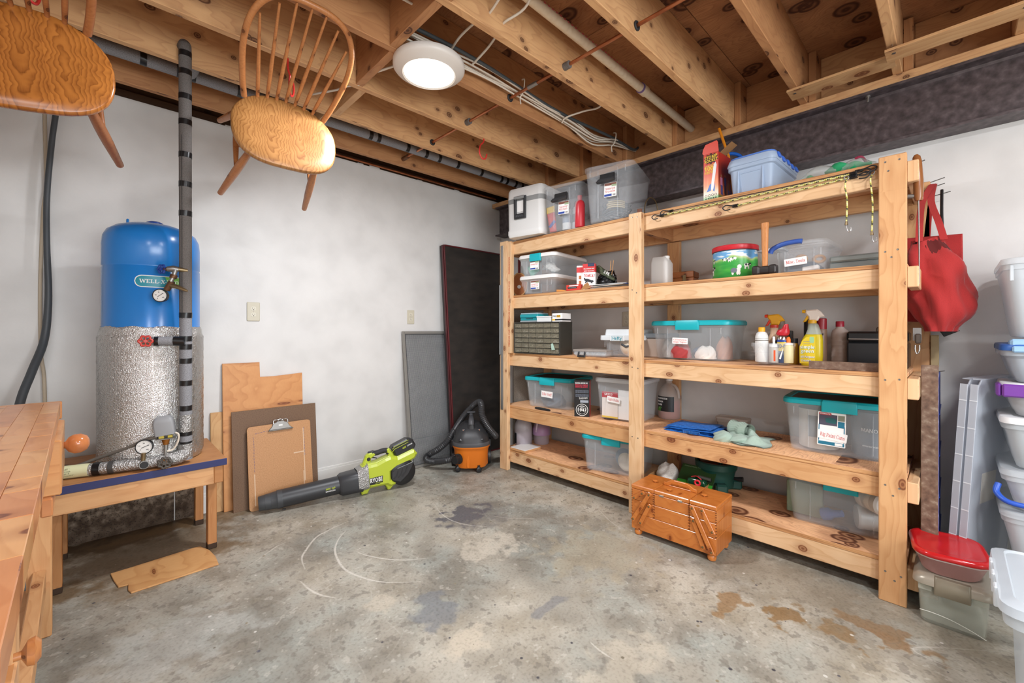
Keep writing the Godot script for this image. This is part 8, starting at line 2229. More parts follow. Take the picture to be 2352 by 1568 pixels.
# ---------------------------------------------------------------- bottom shelf
func shelf_one() -> void:
	var y: float = LV[4] + 0.0005
	var j := shelved("washer_jug", "clear gallon jug with a black label at the far end of the bottom shelf", "jug", 2.56, y, -2.575, 0.2)
	gallon(j, clear(Color("c9c3c6"), 0.55, 0.35), clear(Color("a98fae"), 0.6, 0.4), 0.12, PI * 0.5)
	part("black_label", cyl_patch(0.076, 0.001, -0.10, -0.02, func(_x): return 0.02, func(_x): return 0.11, 10), M.black, j, Vector3(0, 0, -0.076))
	var p := shelved("purple_jug", "clear jug of bright purple cleaner behind the first gallon jug", "jug", 2.70, y, -2.50, 0.1)
	part("lower_body", lathe([[0.06, 0], [0.066, 0.006], [0.066, 0.07], [0.08, 0.082]], 28, true, true, 60.0), clear(Color("cfc2cc"), 0.5, 0.35), p, Vector3(0, 0, -0.08))
	part("purple_fluid", lathe([[0.078, 0.0825], [0.080, 0.09], [0.077, 0.13], [0.066, 0.148]], 28), hexm("8d2f94", 0.25), p, Vector3(0, 0, -0.08))
	part("jug_body", lathe([[0.081, 0.0822], [0.083, 0.09], [0.080, 0.13], [0.06, 0.175], [0.03, 0.205], [0.02, 0.215], [0.02, 0.23]], 28, true, true, 60.0), clear(Color("d8c4d8"), 0.4, 0.35), p, Vector3(0, 0, -0.08))
	part("loop_handle", tube(curve([Vector3(0.0, 0.20, -0.05), Vector3(0.0, 0.19, -0.022), Vector3(0.0, 0.15, -0.01), Vector3(0.0, 0.11, -0.006)], 5), 0.009, 8), clear(Color("e0cfe0"), 0.7, 0.4), p)
	part("white_cap", lathe([[0.022, 0.2305], [0.022, 0.25]], 18), M.white, p, Vector3(0, 0, -0.08))
	var tl := thing("white_tile", "white tile on a square of plywood at the front of the bottom shelf", "tile", Vector3(2.545, y, -2.475))
	part("ply_backing", span(-0.095, 0.095, 0, 0.017, -0.085, 0.085, 0.001, 2), M.pine2, tl)
	part("white_face", span(-0.094, 0.094, 0.0172, 0.021, -0.084, 0.084, 0.001), hexm("e6e3de", 0.35), tl)
	var b := shelved("teal_lid_bin", "clear bin with a teal lid on the bottom shelf behind the middle post", "bin", 2.51, y, -1.625, 0.24)
	tote(b, 0.44, 0.36, 0.255, M.teal, M.teal, M.tub, 0.045, M.teal)
	single("paper_plate", "round cream disc standing inside the teal lidded bin on the bottom shelf", "disc", lathe([[0.06, 0], [0.062, 0.006], [0.05, 0.01]], 26), hexm("c9c2b2", 0.6), Vector3(2.60, y + 0.085, -1.56), Vector3(0, 0, PI / 2 - 0.05))
	single("blue_disc", "blue grey disc behind the cream one in the bottom shelf bin", "disc", lathe([[0.07, 0], [0.072, 0.008]], 26), hexm("54738c", 0.5), Vector3(2.65, y + 0.09, -1.60), Vector3(0, 0, PI / 2))
	# cardboard tray of oddments
	var c := shelved("cardboard_tray", "shallow open cardboard tray behind the sewing box on the bottom shelf", "tray", 2.55, y, -1.19, 0.05)
	var cb := hexm("a5794c", 0.85)
	part("tray_floor", span(-0.175, 0.175, 0, 0.004, -0.24, 0, 0.001), cb, c)
	part("tray_side", span(-0.175, 0.175, 0.0045, 0.062, -0.004, 0, 0.001), cb, c)
	part("tray_side", span(-0.175, 0.175, 0.0045, 0.062, -0.24, -0.236, 0.001), cb, c)
	part("tray_side", span(-0.175, -0.171, 0.0045, 0.062, -0.2355, -0.0045, 0.001), cb, c)
	part("tray_side", span(0.171, 0.175, 0.0045, 0.062, -0.2355, -0.0045, 0.001), cb, c)
	var bag := cloth_lump("printed_bag", "white printed plastic sack with a yellow hem in the cardboard tray", Vector3(2.66, y + 0.006, -1.285), Vector3(0.14, 0.115, 0.16), textured(mottle(128, 0.2, 58, [Color("8f8276"), Color("d6cfc6"), Color("dfd9d1"), Color("e2ddd6")], 2), 7, 7, 0.5))
	part("yellow_hem", tube(curve([Vector3(-0.075, 0.028, -0.06), Vector3(-0.086, 0.024, 0.0), Vector3(-0.075, 0.026, 0.06)], 4), 0.009, 8), hexm("d9be2c", 0.5), bag)
	bag.set_meta("category", "bag")
	var gb := shelved("green_card", "dark green printed seed card sloping in the cardboard tray", "card", 2.60, y + 0.035, -1.10, 0.05)
	var gp := part("card_sheet", span(-0.105, 0.105, 0, 0.15, -0.006, 0, 0.001), hexm("24421f", 0.45), gb, Vector3.ZERO, Vector3(-0.85, 0, 0.0))
	part("bright_band", span(-0.105, 0.105, 0.0, 0.035, 0.0001, 0.0008, 0.0), hexm("3fae3a", 0.45), gp)
	part("red_flag", span(0.04, 0.1, 0.125, 0.138, 0.0001, 0.0008, 0.0), hexm("8c2a28"), gp)
	part("orange_strip", span(-0.03, 0.03, 0.006, 0.012, 0.0009, 0.0014, 0.0), hexm("d9a032"), gp)
	write(gp, "IRRIGATION TIMER", 0.008, hexm("7f9a72"), Vector3(-0.03, 0.135, 0.001), Vector3.ZERO, 0.12, false)
	var gt := shelved("water_timer", "glossy green water timer with a red ring lying on the seed card", "timer", 2.575, y + 0.068, -1.065, 0.1)
	part("timer_body", loft([rr(0.10, 0.05, 0.012, 0.0), rr(0.105, 0.055, 0.015, 0.01), rr(0.10, 0.05, 0.015, 0.028), rr(0.08, 0.036, 0.012, 0.034)], true, true, 60.0), hexm("0f3b25", 0.12), gt)
	part("red_ring", tube(range(22).map(func(k): return Vector3(0.01 + cos(TAU * k / 22) * 0.014, 0.016 + sin(TAU * k / 22) * 0.014, 0.029)), 0.006, 8, true), hexm("cf2a34", 0.35), gt)
	part("knob_bolt", tube([Vector3(0.005, 0.045, 0.0), Vector3(0.075, 0.04, -0.005)], 0.010, 10), hexm("4a4c44", 0.5), gt)
	part("red_cord", tube(curve([Vector3(-0.03, 0.04, 0.01), Vector3(0.0, 0.05, 0.012), Vector3(0.03, 0.036, 0.02)], 4), 0.003, 6), hexm("cf2a34", 0.4), gt)
	var ts := thing("tree_stand", "dark green round tree stand at the back of the bottom shelf", "tree stand", Vector3(2.80, y, -1.04))
	var gm := hexm("17483f", 0.45)
	part("bowl", lathe([[0.07, 0.0], [0.10, 0.02], [0.105, 0.09], [0.115, 0.125], [0.12, 0.13], [0.122, 0.165], [0.115, 0.17], [0.112, 0.165], [0.10, 0.12], [0.05, 0.10]], 40, true, true, 40.0), gm, ts)
	for k in 4:
		part("splayed_foot", span(0.06, 0.145, 0.0, 0.06, -0.035, 0.035, 0.01), gm, ts, Vector3.ZERO, Vector3(0, 0.6 + k * PI / 2, 0))
		part("thumb_screw", tube([Vector3(0.10, 0.075, 0), Vector3(0.155, 0.08, 0)], [0.008, 0.016], 10), M.black, ts, Vector3.ZERO, Vector3(0, 0.1 + k * PI / 2, 0))
	part("rust_lining", lathe([[0.095, 0.168], [0.09, 0.125], [0.02, 0.12]].map(func(q): return q), 30, false, true), hexm("6a4a3a", 0.8), ts)
	part("clamp_post", tube([Vector3(0.0, 0.12, 0.03), Vector3(-0.01, 0.235, 0.03)], 0.012, 10), gm, ts)
	part("clamp_arm", tube([Vector3(-0.03, 0.205, 0.0), Vector3(0.02, 0.215, 0.06)], 0.008, 8), M.black, ts)
	var tr := shelved("teal_lid_bin", "teal lidded clear bin of white cans at the bottom shelf's near end", "bin", 2.60, y, -0.38, 0.06)
	tote(tr, 0.46, 0.33, 0.252, M.teal, M.teal, M.tub, 0.05, M.teal)
	var w := [["white_roll", "white drum with a red printed triangle lying in the near bottom bin", Vector3(2.70, y + 0.18, -0.30), 0.055, 0.13, "d8d4cc"], ["white_roll", "white ribbed can lying low in the near bottom bin", Vector3(2.68, y + 0.075, -0.33), 0.058, 0.17, "cfd0cd"]]
	for q in w:
		var r: float = q[3]; var h: float = q[4]
		var o := thing(q[0], q[1], "can", q[2])
		var tn := Vector3(PI / 2, 0.35, 0) if q[4] > 0.15 else Vector3(PI / 2, -0.5, 0.3)
		part("can_wall", lathe([[r * 0.9, 0], [r, 0.008], [r, h * 0.3], [r * 0.96, h * 0.33], [r, h * 0.36], [r, h * 0.66], [r * 0.96, h * 0.69], [r, h * 0.72], [r, h - 0.01], [r * 0.85, h]], 28), hexm(q[5], 0.4), o, Vector3.ZERO, tn)
		if q[4] < 0.15: part("red_print", cyl_patch(r, 0.0008, -0.02, 0.02, func(x): return 0.03 + absf(x) * 0.2, func(_x): return 0.065, 8), hexm("9a3a34"), o, Vector3.ZERO, tn + Vector3(0, 0, -0.4))
	single("blue_nozzle", "blue capped nozzle beside the white cans in the near bottom bin", "nozzle", lathe([[0.03, 0], [0.03, 0.03], [0.018, 0.05], [0.016, 0.09]], 18), hexm("3a5f9e", 0.4), Vector3(2.66, y + 0.05, -0.46), Vector3(1.2, 0, 0.2))
	single("green_folder", "dull green flat box standing in the near bottom bin", "box", box(Vector3(0.05, 0.17, 0.16), 0.004), hexm("71806a", 0.6), Vector3(2.70, y + 0.10, -0.545))

# ---------------------------------------------------------------- sewing box on the floor
func sewing_box() -> void:
	var t := shelved("sewing_box", "honey wooden cantilever sewing box standing on the floor before the rack", "sewing box", 2.19, 0.0, -1.045, 0.03)
	var m: StandardMaterial3D = M.sewing
	var W := 0.462; var D := 0.235
	var y0 := 0.036
	for s in [[-1, 0], [1, 0], [-1, 1], [1, 1]]:
		part("bun_foot", lathe([[0.010, 0], [0.019, 0.005], [0.0225, 0.016], [0.020, 0.028], [0.014, 0.0355]], 20), m, t, Vector3(s[0] * (W / 2 - 0.03), 0, -0.025 - s[1] * (D - 0.055)))
	part("base_tray", span(-W / 2, W / 2, y0, y0 + 0.088, -D, 0, 0.002), m, t)
	var a := -W / 2 + 0.135
	var b := W / 2 - 0.135
	var rows := [y0 + 0.0895, y0 + 0.163, y0 + 0.1645, y0 + 0.225]
	for q in [[-W / 2, a - 0.0012], [a, b], [b + 0.0012, W / 2]]:
		part("middle_tray", span(q[0], q[1], rows[0], rows[1], -D, 0, 0.002), m, t)
		part("upper_tray", span(q[0], q[1], rows[2], rows[3], -D, 0, 0.002), m, t)
		part("lid", span(q[0] - (0.002 if q[0] == -W / 2 else 0.0), q[1] + (0.002 if q[1] == W / 2 else 0.0), rows[3] + 0.0012, rows[3] + 0.024, -D - 0.001, 0.002, 0.004), m, t)
	# finger joints, a little darker
	var fj := textured(M.pine.albedo_texture, 1, 1, 0.3, Color(0.55, 0.36, 0.22))
	var st := begin()
	for r in [[rows[0], rows[1]], [rows[2], rows[3]]]:
		for x in [-W / 2 + 0.003, a - 0.004, a + 0.003, b - 0.003, b + 0.004, W / 2 - 0.003]:
			for k in 5: add_box(st, Vector3(x, lerpf(r[0] + 0.007, r[1] - 0.007, k / 4.0), 0.0002), Vector3(0.005, 0.005, 0.0008), 0.0)
		for k in 5: add_box(st, Vector3(W / 2 + 0.0002, lerpf(r[0] + 0.007, r[1] - 0.007, k / 4.0), -0.003), Vector3(0.0008, 0.005, 0.005), 0.0)
	part("finger_joint", st.commit(), fj, t)
	# scissor arms and their studs
	var stud := hexm("7d6a48", 0.35, 0.7)
	for s in [-1, 1]:
		var x0: float = s * (W / 2 - 0.018)
		var arms := [[Vector2(x0, rows[2] + 0.012), Vector2(x0 - s * 0.05, rows[3] - 0.012)], [Vector2(x0, y0 + 0.06), Vector2(x0 - s * 0.095, rows[3] - 0.006)], [Vector2(x0 - s * 0.04, y0 + 0.045), Vector2(x0 - s * 0.09, rows[1] - 0.012)]]
		if s > 0: arms = [[Vector2(x0, rows[0] + 0.03), Vector2(x0 - 0.05, rows[3] - 0.012)], [Vector2(x0, y0 + 0.022), Vector2(x0 - 0.095, rows[3] - 0.010)], [Vector2(x0 - 0.045, y0 + 0.03), Vector2(x0 - 0.093, rows[1] - 0.015)]]
		for k in 3:
			var p: Vector2 = arms[k][0]
			var q: Vector2 = arms[k][1]
			var d := (q - p).normalized()
			var n := Vector2(-d.y, d.x) * 0.011
			p -= d * 0.012
			q += d * 0.012
			part("cantilever_arm", prism([p - n, q - n, q + d * 0.004, q + n, p + n], 0.009, 0.002), m, t, Vector3(0, 0, 0.0046 + (0.0095 if k == 1 else 0.0)))
			for e in [p + d * 0.012, q - d * 0.012]:
				part("stud", lathe([[0.006, 0], [0.0055, 0.002], [0.003, 0.0035]], 12), stud, t, Vector3(e.x, e.y, 0.009 + (0.0095 if k == 1 else 0.0)), Vector3(PI / 2, 0, 0))
	# knobs, hinges, carrying handle
	for q in [Vector3(-W / 2 + 0.085, 0, -0.12), Vector3(-0.03, 0, -0.045), Vector3(0.02, 0, -0.175), Vector3(b + 0.04, 0, -0.10)]:
		part("knob", lathe([[0.006, 0], [0.006, 0.003], [0.014, 0.006], [0.015, 0.010], [0.010, 0.013]], 18), m, t, Vector3(q.x, rows[3] + 0.0242, q.z))
	for x in [a + 0.03, b - 0.06]:
		part("hinge", span(x, x + 0.025, rows[3] - 0.004, rows[3] + 0.006, 0.0003, 0.0022, 0.0005), M.chrome, t)
	var hz := -D / 2
	part("carry_handle", prism([Vector2(a + 0.004, 0.0), Vector2(a + 0.004, 0.018), Vector2(a + 0.02, 0.02), Vector2(a + 0.045, 0.034), Vector2(a + 0.065, 0.039), Vector2(b - 0.065, 0.039), Vector2(b - 0.045, 0.034), Vector2(b - 0.02, 0.02), Vector2(b - 0.004, 0.018), Vector2(b - 0.004, 0.0), Vector2(b - 0.035, 0.0), Vector2(b - 0.05, 0.016), Vector2(a + 0.05, 0.016), Vector2(a + 0.035, 0.0)], 0.013, 0.003), m, t, Vector3(0, rows[3] + 0.0242, hz))
	part("handle_foot", span(a + 0.03, b - 0.03, 0, 0.006, -0.0065, 0.0065, 0.002), m, t, Vector3(0, rows[3] + 0.0242, hz))

# ---------------------------------------------------------------- hung and propped at the rack's near end
func rack_side() -> void:
	var t := thing("hand_tool", "brown handled tool with a long thin steel blade hung on the near post's side", "tool", Vector3(2.50, 0, -0.10))
	part("wooden_handle", tube([Vector3(0, 1.715, 0.0), Vector3(0, 1.73, 0), Vector3(0, 1.80, 0), Vector3(0, 1.88, -0.004), Vector3(0, 1.903, -0.006), Vector3(0, 1.912, -0.008)], [0.011, 0.0155, 0.0165, 0.0155, 0.0125, 0.006], 18), hexm("8a5630", 0.25), t)
	part("steel_blade", tube([Vector3(0, 1.72, 0), Vector3(0.002, 1.55, 0.002), Vector3(0, 1.36, 0.003)], [0.003, 0.0026, 0.0016], 6), M.galv, t)
	part("bracket", tube([Vector3(0, 1.735, -0.0), Vector3(0.0, 1.74, -0.034)], 0.009, 10), M.galv, t)
	var nails := [Vector3(2.50, 1.87, -0.13), Vector3(2.95, 1.895, -0.075), Vector3(2.955, 1.868, -0.075), Vector3(2.96, 1.825, -0.075), Vector3(2.94, 0.955, -0.075)]
	for i in nails.size():
		var n: Vector3 = nails[i]
		single("nail", ["nail above the brown handled tool on the near post's side", "topmost nail in the rear post's side, above the bag straps", "second nail down on the rear post's side, holding the bag straps", "long bent nail low on the rear post's side, pointing toward the wall tubs", "hooked wire nail in the rear post below the red bags"][i], "nail", tube([n, n + Vector3(0, 0.012, 0.05 if i != 3 else 0.07)], [0.0022, 0.0022], 6), hexm("6d6a66", 0.4, 0.8))
	# red totes: a slack one in front of a flat one
	var red := textured(mottle(256, 0.2, 52, [Color("8e1d1c"), Color("a82524"), Color("b52a28")], 2), 6, 6, 0.85)
	red.rim_enabled = true
	red.rim = 0.3
	var fb := thing("flat_tote", "flat red tote bag with yellow lettering hanging behind the slack red bag", "bag", Vector3(2.93, 0, 0.0))
	part("bag_panel", prism([Vector2(-0.20, 1.21), Vector2(-0.02, 1.20), Vector2(0.005, 1.24), Vector2(0.03, 1.32), Vector2(0.036, 1.45), Vector2(0.034, 1.62), Vector2(-0.20, 1.63)], 0.02, 0.005), red, fb, Vector3.ZERO, Vector3(0, -PI / 2, 0))
	part("strap", prism([Vector2(-0.10, 1.61), Vector2(-0.075, 1.61), Vector2(-0.062, 1.87), Vector2(-0.078, 1.87)], 0.004, 0.001), red, fb, Vector3(0.012, 0, 0), Vector3(0, -PI / 2, 0))
	var yl := hexm("e2c12e", 0.6)
	for q in [["PORT", 0.011, 1.495, 0.018], ["W", 0.05, 1.435, 0.006], ["OF", 0.020, 1.385, 0.018], ["HOWELL", 0.011, 1.35, 0.006]]:
		write(fb, q[0], q[1], yl, Vector3(-0.0106, q[2], q[3] - 0.008), Vector3(0, -PI / 2, 0), 0.0, q[0] != "W", "Droid Serif" if q[0] == "W" else "Droid Sans")
	var sb := thing("slack_tote", "slack crumpled red cotton bag hung by its straps on the rear post's nails", "bag", Vector3(2.76, 0, -0.055))
	var rings := []
	for i in 22:
		var f := i / 21.0
		var yy := 1.158 + f * 0.415
		var q := PackedVector3Array()
		var half := 0.055 + 0.05 * sin(PI * clampf(0.22 + f * 0.52, 0, 1))
		half *= lerpf(0.55, 1.0, smoothstep(0.0, 0.18, f)) * lerpf(1.0, 0.62, smoothstep(0.72, 1.0, f))
		var cz := 0.012 * sin(f * 4.0) + lerpf(0.02, -0.02, f)
		for k in 40:
			var a := -TAU * k / 40
			var fold := 0.012 * sin(a * 4.0 + f * 6.0) * smoothstep(0.05, 0.4, f) + 0.008 * sin(a * 9.0 - f * 9.0) + 0.009 * sin(f * 14.0 + a * 2.0)
			var dx := 0.11 * lerpf(0.6, 1.0, smoothstep(0.0, 0.3, f)) * lerpf(1.0, 0.5, smoothstep(0.75, 1.0, f))
			q.append(Vector3(cos(a) * (dx + fold), yy + 0.012 * sin(a * 3.0) * f, cz + sin(a) * (half + fold * 0.8)))
		rings.append(q)
	part("bag_body", loft(rings, true, false, 180.0), red, sb)
	part("bag_lining", loft([rings[-1], rings[-6]].map(func(r): 
		var o := PackedVector3Array()
		for v in r: o.append(v * Vector3(0.9, 1, 0.9))
		return o), false, true, 180.0), hexm("5c1614", 0.9), sb)
	for q in [[[Vector3(-0.07, 1.57, -0.05), Vector3(-0.02, 1.66, -0.05), Vector3(0.08, 1.78, -0.045), Vector3(0.185, 1.885, -0.012)]], [[Vector3(-0.05, 1.57, 0.03), Vector3(0.0, 1.66, 0.012), Vector3(0.09, 1.78, -0.015), Vector3(0.195, 1.885, -0.008)]]]:
		var c := curve(q[0], 6)
		var st := begin()
		for i in c.size() - 1:
			var w0 := Vector3(0.003, 0, 0.0125); var w1 := w0
			face(st, [c[i] - w0, c[i] + w0, c[i + 1] + w1, c[i + 1] - w1], Vector3(-1, 0.4, 0), func(v: Vector3) -> Vector2: return Vector2(v.y, v.z))
			face(st, [c[i] - w0 + Vector3(0.004, 0, 0), c[i] + w0 + Vector3(0.004, 0, 0), c[i + 1] + w1 + Vector3(0.004, 0, 0), c[i + 1] - w1 + Vector3(0.004, 0, 0)], Vector3(1, -0.4, 0), func(v: Vector3) -> Vector2: return Vector2(v.y, v.z))
		part("strap", st.commit(), red, sb)
	single("black_strap", "black strap hanging between the two red bags from the rear post", "strap", tube(curve([Vector3(2.955, 1.85, -0.035), Vector3(2.91, 1.72, -0.035), Vector3(2.885, 1.6, -0.03)], 5), 0.006, 6), M.black)
	single("black_folder", "black folder corner showing below the red bags", "folder", box(Vector3(0.06, 0.10, 0.006), 0.002), M.black, Vector3(2.90, 1.19, -0.025), Vector3(0, -PI / 2, 0.5))
	var lk := thing("padlock_hasp", "worn metal hasp and lock on the rear post beside the cash box", "lock", Vector3(2.72, 0, -0.113))
	part("hasp_plate", box(Vector3(0.006, 0.06, 0.03), 0.001), M.galv, lk, Vector3(0, 1.145, 0))
	part("lock_body", box(Vector3(0.03, 0.045, 0.02), 0.004), hexm("5a5048", 0.4, 0.6), lk, Vector3(-0.012, 1.125, 0.004))
	part("shackle", tube(curve([Vector3(-0.012, 1.095, -0.006), Vector3(-0.012, 1.07, -0.006), Vector3(-0.012, 1.055, 0.0), Vector3(-0.012, 1.07, 0.008), Vector3(-0.012, 1.095, 0.008)], 4), 0.0025, 6), M.chrome, lk)
	single("light_block", "pale block of wood fixed to the rear post above the rusty plank", "block", span(2.93, 2.975, 0.98, 1.14, -0.0745, -0.045, 0.003, 1), hexm("b7a278", 0.6))
	single("rusty_plank", "rusty flat steel bar standing against the rack's near end", "metal bar", span(-0.008, 0.008, 0, 1.0, -0.0275, 0.0275, 0.002, 1), M.rust, Vector3(2.565, 0.012, -0.068), Vector3(0, 0, -0.03))
	# tote lids on edge
	var nl := thing("navy_tote_cover", "navy blue tote lid standing on edge between the rusty plank and the clear lids", "lid", Vector3(2.60, 0.006, -0.058), 0.0)
	nl.rotation.x = 0.0
	var nb := hexm("1c3484", 0.4)
	part("lid_panel", prism([Vector2(0, 0.02), Vector2(0.02, 0.0), Vector2(0.36, 0.0), Vector2(0.38, 0.02), Vector2(0.38, 0.93), Vector2(0.36, 0.955), Vector2(0.03, 0.955), Vector2(0.0, 0.925)], 0.012, 0.003), nb, nl, Vector3(0, 0, 0.012))
	part("lid_skirt", boxes([[Vector3(0.003, 0.47, 0.0), Vector3(0.006, 0.90, 0.036)], [Vector3(0.19, 0.952, 0.0), Vector3(0.34, 0.006, 0.036)], [Vector3(0.377, 0.47, 0.0), Vector3(0.006, 0.90, 0.036)]], 0.002), hexm("2a4cb0", 0.35), nl)
	for k in 4: part("stiffening_rib", span(0.01, 0.37, 0.25 + k * 0.18, 0.256 + k * 0.18, 0.0182, 0.021, 0.001), nb, nl)
	var frost := clear(Color("cfd4dd"), 0.45, 0.35)
	for k in 2:
		var cl := thing("clear_tote_cover", ["outer one of two clear tote lids leaning by the navy lid", "inner one of two clear tote lids, right beside the navy lid"][k], "lid", Vector3(2.60 + 0.01 * k, 0.006, 0.024 - 0.03 * k), -0.33)
		cl.rotation.z = 0.0
		cl.rotation.x = 0.055
		part("lid_panel", prism([Vector2(0, 0.03), Vector2(0.03, 0.0), Vector2(0.40, 0.0), Vector2(0.43, 0.03), Vector2(0.43, 0.90), Vector2(0.40, 0.95), Vector2(0.03, 0.955), Vector2(0.0, 0.92)], 0.006, 0.002), frost, cl)
		part("lid_skirt", boxes([[Vector3(-0.002, 0.475, -0.008), Vector3(0.004, 0.92, 0.024)], [Vector3(0.215, 0.955, -0.008), Vector3(0.40, 0.004, 0.024)], [Vector3(0.432, 0.475, -0.008), Vector3(0.004, 0.86, 0.024)]], 0.001), frost, cl)
		for i in 8: part("skirt_tooth", span(-0.005, -0.0042, 0.06 + i * 0.115, 0.064 + i * 0.115, -0.019, 0.004, 0.0), clear(Color("e9edf2"), 0.7, 0.35), cl)
		if k == 0: part("pale_sticker", span(0.10, 0.24, 0.42, 0.55, 0.0032, 0.004, 0.0), clear(Color("e3ddd2"), 0.5, 0.4), cl)

# ---------------------------------------------------------------- tubs at the right edge
func right_corner() -> void:
	var g := shelved("silver_lid_bin", "low clear bin with a champagne grey lid on the floor by the near post", "bin", 2.35, 0.0, 0.0, 0.0)
	var champ := hexm("a39a8a", 0.35, 0.3)
	part("tub_body", loft([rr(0.165, 0.24, 0.02, 0.0, Vector2(0, -0.14)), rr(0.178, 0.255, 0.022, 0.012, Vector2(0, -0.14)), rr(0.195, 0.28, 0.025, 0.162, Vector2(0, -0.14)), rr(0.19, 0.275, 0.025, 0.162, Vector2(0, -0.14)), rr(0.172, 0.25, 0.02, 0.015, Vector2(0, -0.14))], true, true, 40.0), M.tub_warm, g)
	part("wave_line", tube(curve([Vector3(-0.09, 0.055, 0.006), Vector3(-0.05, 0.056, 0.006), Vector3(0.0, 0.05, 0.006), Vector3(0.05, 0.035, 0.005), Vector3(0.088, 0.018, 0.003)], 5), 0.0016, 5), clear(Color("e6e5da"), 0.8, 0.4), g)
	part("lid", loft([rr(0.20, 0.29, 0.03, 0.158, Vector2(0, -0.14)), rr(0.225, 0.315, 0.035, 0.1625, Vector2(0, -0.14)), rr(0.222, 0.312, 0.035, 0.18, Vector2(0, -0.14)), rr(0.19, 0.28, 0.03, 0.198, Vector2(0, -0.14)), rr(0.15, 0.24, 0.02, 0.2, Vector2(0, -0.14))], true, true, 60.0), champ, g)
	part("front_latch", loft([rr(0.098, 0.012, 0.004, 0.134, Vector2(0, 0.012)), rr(0.10, 0.018, 0.006, 0.15, Vector2(0, 0.013)), rr(0.10, 0.03, 0.008, 0.18, Vector2(0, 0.006)), rr(0.098, 0.04, 0.008, 0.199, Vector2(0, -0.012))], true, true, 60.0), hexm("8f8674", 0.3, 0.4), g)
	for s in [-1, 1]: part("rim_wing", span(s * 0.075 - 0.02, s * 0.075 + 0.02, 0.136, 0.158, -0.004, 0.006, 0.002), M.tub_warm, g)
	var r := shelved("red_lid_container", "round cornered food container with a red lid tilted on the grey lidded bin", "container", 2.33, 0.203, 0.005, 0.12)
	r.rotation.x = 0.0
	var pk := clear(Color("dba5a0"), 0.5, 0.35)
	part("tub_body", loft([rr(0.15, 0.20, 0.05, 0.0, Vector2(0, -0.14)), rr(0.165, 0.215, 0.055, 0.008, Vector2(0, -0.14)), rr(0.20, 0.255, 0.06, 0.062, Vector2(0, -0.14)), rr(0.205, 0.26, 0.06, 0.066, Vector2(0, -0.14))], true, true, 50.0), pk, r)
	part("white_rim", loft([rr(0.212, 0.268, 0.062, 0.0662, Vector2(0, -0.14)), rr(0.214, 0.27, 0.062, 0.071, Vector2(0, -0.14))], true, true), clear(Color("eadcd8"), 0.8, 0.4), r)
	part("red_lid", loft([rr(0.214, 0.27, 0.062, 0.0712, Vector2(0, -0.14)), rr(0.224, 0.28, 0.065, 0.074, Vector2(0, -0.14)), rr(0.222, 0.278, 0.064, 0.086, Vector2(0, -0.14)), rr(0.205, 0.26, 0.058, 0.094, Vector2(0, -0.14)), rr(0.185, 0.24, 0.05, 0.092, Vector2(0, -0.14)), rr(0.15, 0.20, 0.045, 0.086, Vector2(0, -0.14)), rr(0.13, 0.18, 0.04, 0.088, Vector2(0, -0.14)), rr(0.11, 0.16, 0.035, 0.086, Vector2(0, -0.14)), rr(0.04, 0.05, 0.015, 0.087, Vector2(0, -0.14))], true, true, 70.0), plain(Color("c21f22"), 0.18), r)
	var f := thing("front_clear_tub", "tall clear lidded tub cut off by the right edge of the picture", "tub", Vector3(2.02, 0, 0.30), -PI / 2)
	var fz := clear(Color("d3dae0"), 0.5, 0.35)
	part("tub_body", loft([rr(0.30, 0.34, 0.03, 0.0), rr(0.31, 0.35, 0.03, 0.01), rr(0.33, 0.38, 0.035, 0.32), rr(0.40, 0.46, 0.04, 0.345), rr(0.40, 0.46, 0.04, 0.375)], true, true, 40.0), fz, f)
	part("lid", loft([rr(0.405, 0.465, 0.042, 0.3755), rr(0.42, 0.48, 0.045, 0.38), rr(0.415, 0.475, 0.045, 0.405), rr(0.36, 0.42, 0.04, 0.415), rr(0.35, 0.41, 0.035, 0.408)], true, true, 50.0), fz, f)
	for k in 3: part("edge_clip", box(Vector3(0.014, 0.06, 0.04), 0.003), clear(Color("e4eaef"), 0.7, 0.35), f, Vector3(-0.208, 0.375, -0.10 + k * 0.10))
	# stack against the wall
	var sx := 2.74
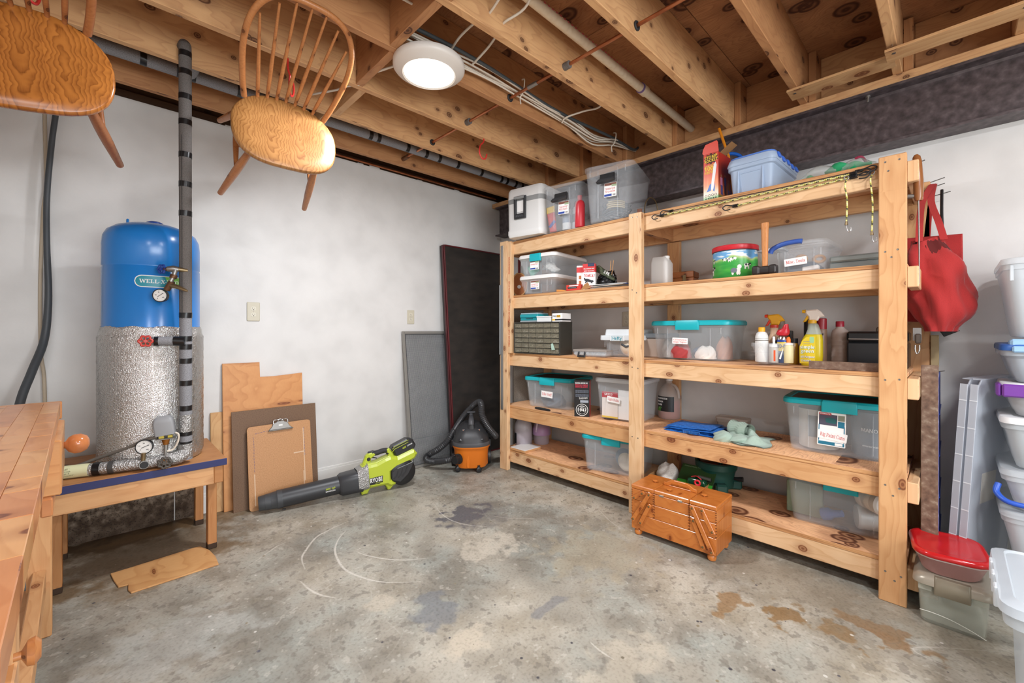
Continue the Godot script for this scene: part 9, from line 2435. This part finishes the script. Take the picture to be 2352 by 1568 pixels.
	var stack := [
		["base_tub", "big clear tub at the bottom of the stack by the right wall", 0.0, 0.46, 0.44, 0.40, "d5dade", ""],
		["blue_handle_tub", "clear domed tub with a blue handle, second from the floor in the wall stack", 0.462, 0.16, 0.40, 0.40, "dde2e6", "blue"],
		["white_lid_tub", "clear tub with a white lid, third from the floor in the wall stack", 0.625, 0.20, 0.41, 0.40, "d3d9dc", "white"],
		["purple_latch_tub", "clear tub with a purple latch under the blue lidded tub in the wall stack", 0.828, 0.13, 0.40, 0.38, "cfcfd0", "purple"],
		["blue_lid_tub", "clear tub with a blue lid just below the top tub of the wall stack", 0.96, 0.15, 0.43, 0.42, "c9d2da", "bluelid"],
		["top_clear_tub", "tall clear lidded tub on top of the stack by the right wall", 1.135, 0.31, 0.42, 0.42, "dce2e6", "clear"]]
	for q in stack:
		var w: float = q[4]; var h: float = q[3]; var d: float = q[5]
		var zc := 0.135 + w / 2
		var t := thing(q[0], q[1], "tub", Vector3(sx, q[2], zc), -PI / 2)
		var body := clear(Color(q[6]), 0.45, 0.35)
		var lidm: Material = {"blue": body, "white": hexm("e4e5e6", 0.4), "purple": hexm("dfe0e2", 0.4), "bluelid": hexm("2f5fa8", 0.4), "clear": body, "": body}[q[7]]
		part("tub_body", tub(w - 0.08 if q[7] else w - 0.16, d - 0.06, w - 0.012, d - 0.012, h - 0.026, 0.04, 0.003, 0.01), body, t)
		part("lid", cap(w + 0.008, d + 0.01, 0.025, 0.045, 0.07, 0.006), lidm, t, Vector3(0, h - 0.0255, 0))
		if q[7] == "blue": part("blue_handle", tube(curve([Vector3(-w / 2 - 0.006, h * 0.55, 0.15), Vector3(-w / 2 - 0.012, h * 0.35, 0.17), Vector3(-w / 2 + 0.02, h * 0.2, 0.2), Vector3(-w / 2 + 0.1, h * 0.18, 0.205)], 6), 0.010, 10), hexm("2a55b8", 0.35), t)
		if q[7] == "purple": part("purple_latch", boxes([[Vector3(-w / 2 + 0.05, h - 0.03, d / 2 + 0.006), Vector3(0.10, 0.05, 0.02)], [Vector3(-w / 2 - 0.006, h - 0.03, d / 2 - 0.04), Vector3(0.016, 0.05, 0.09)]], 0.006), hexm("6d3590", 0.4), t)
		if q[7] == "bluelid": part("pale_clip", boxes([[Vector3(-w / 2 + 0.06, h + 0.004, d / 2 - 0.04), Vector3(0.08, 0.03, 0.08)], [Vector3(-w / 2 + 0.05, h - 0.02, d / 2 + 0.007), Vector3(0.05, 0.025, 0.012)]], 0.008), hexm("8fb4d4", 0.35), t)
		if q[7] == "clear":
			for k in 2: part("rim_tab", span(-w / 2 + 0.02 + k * 0.05, -w / 2 + 0.03 + k * 0.05, h - 0.09, h - 0.03, d / 2 - 0.008, d / 2 - 0.002, 0.002), body, t)
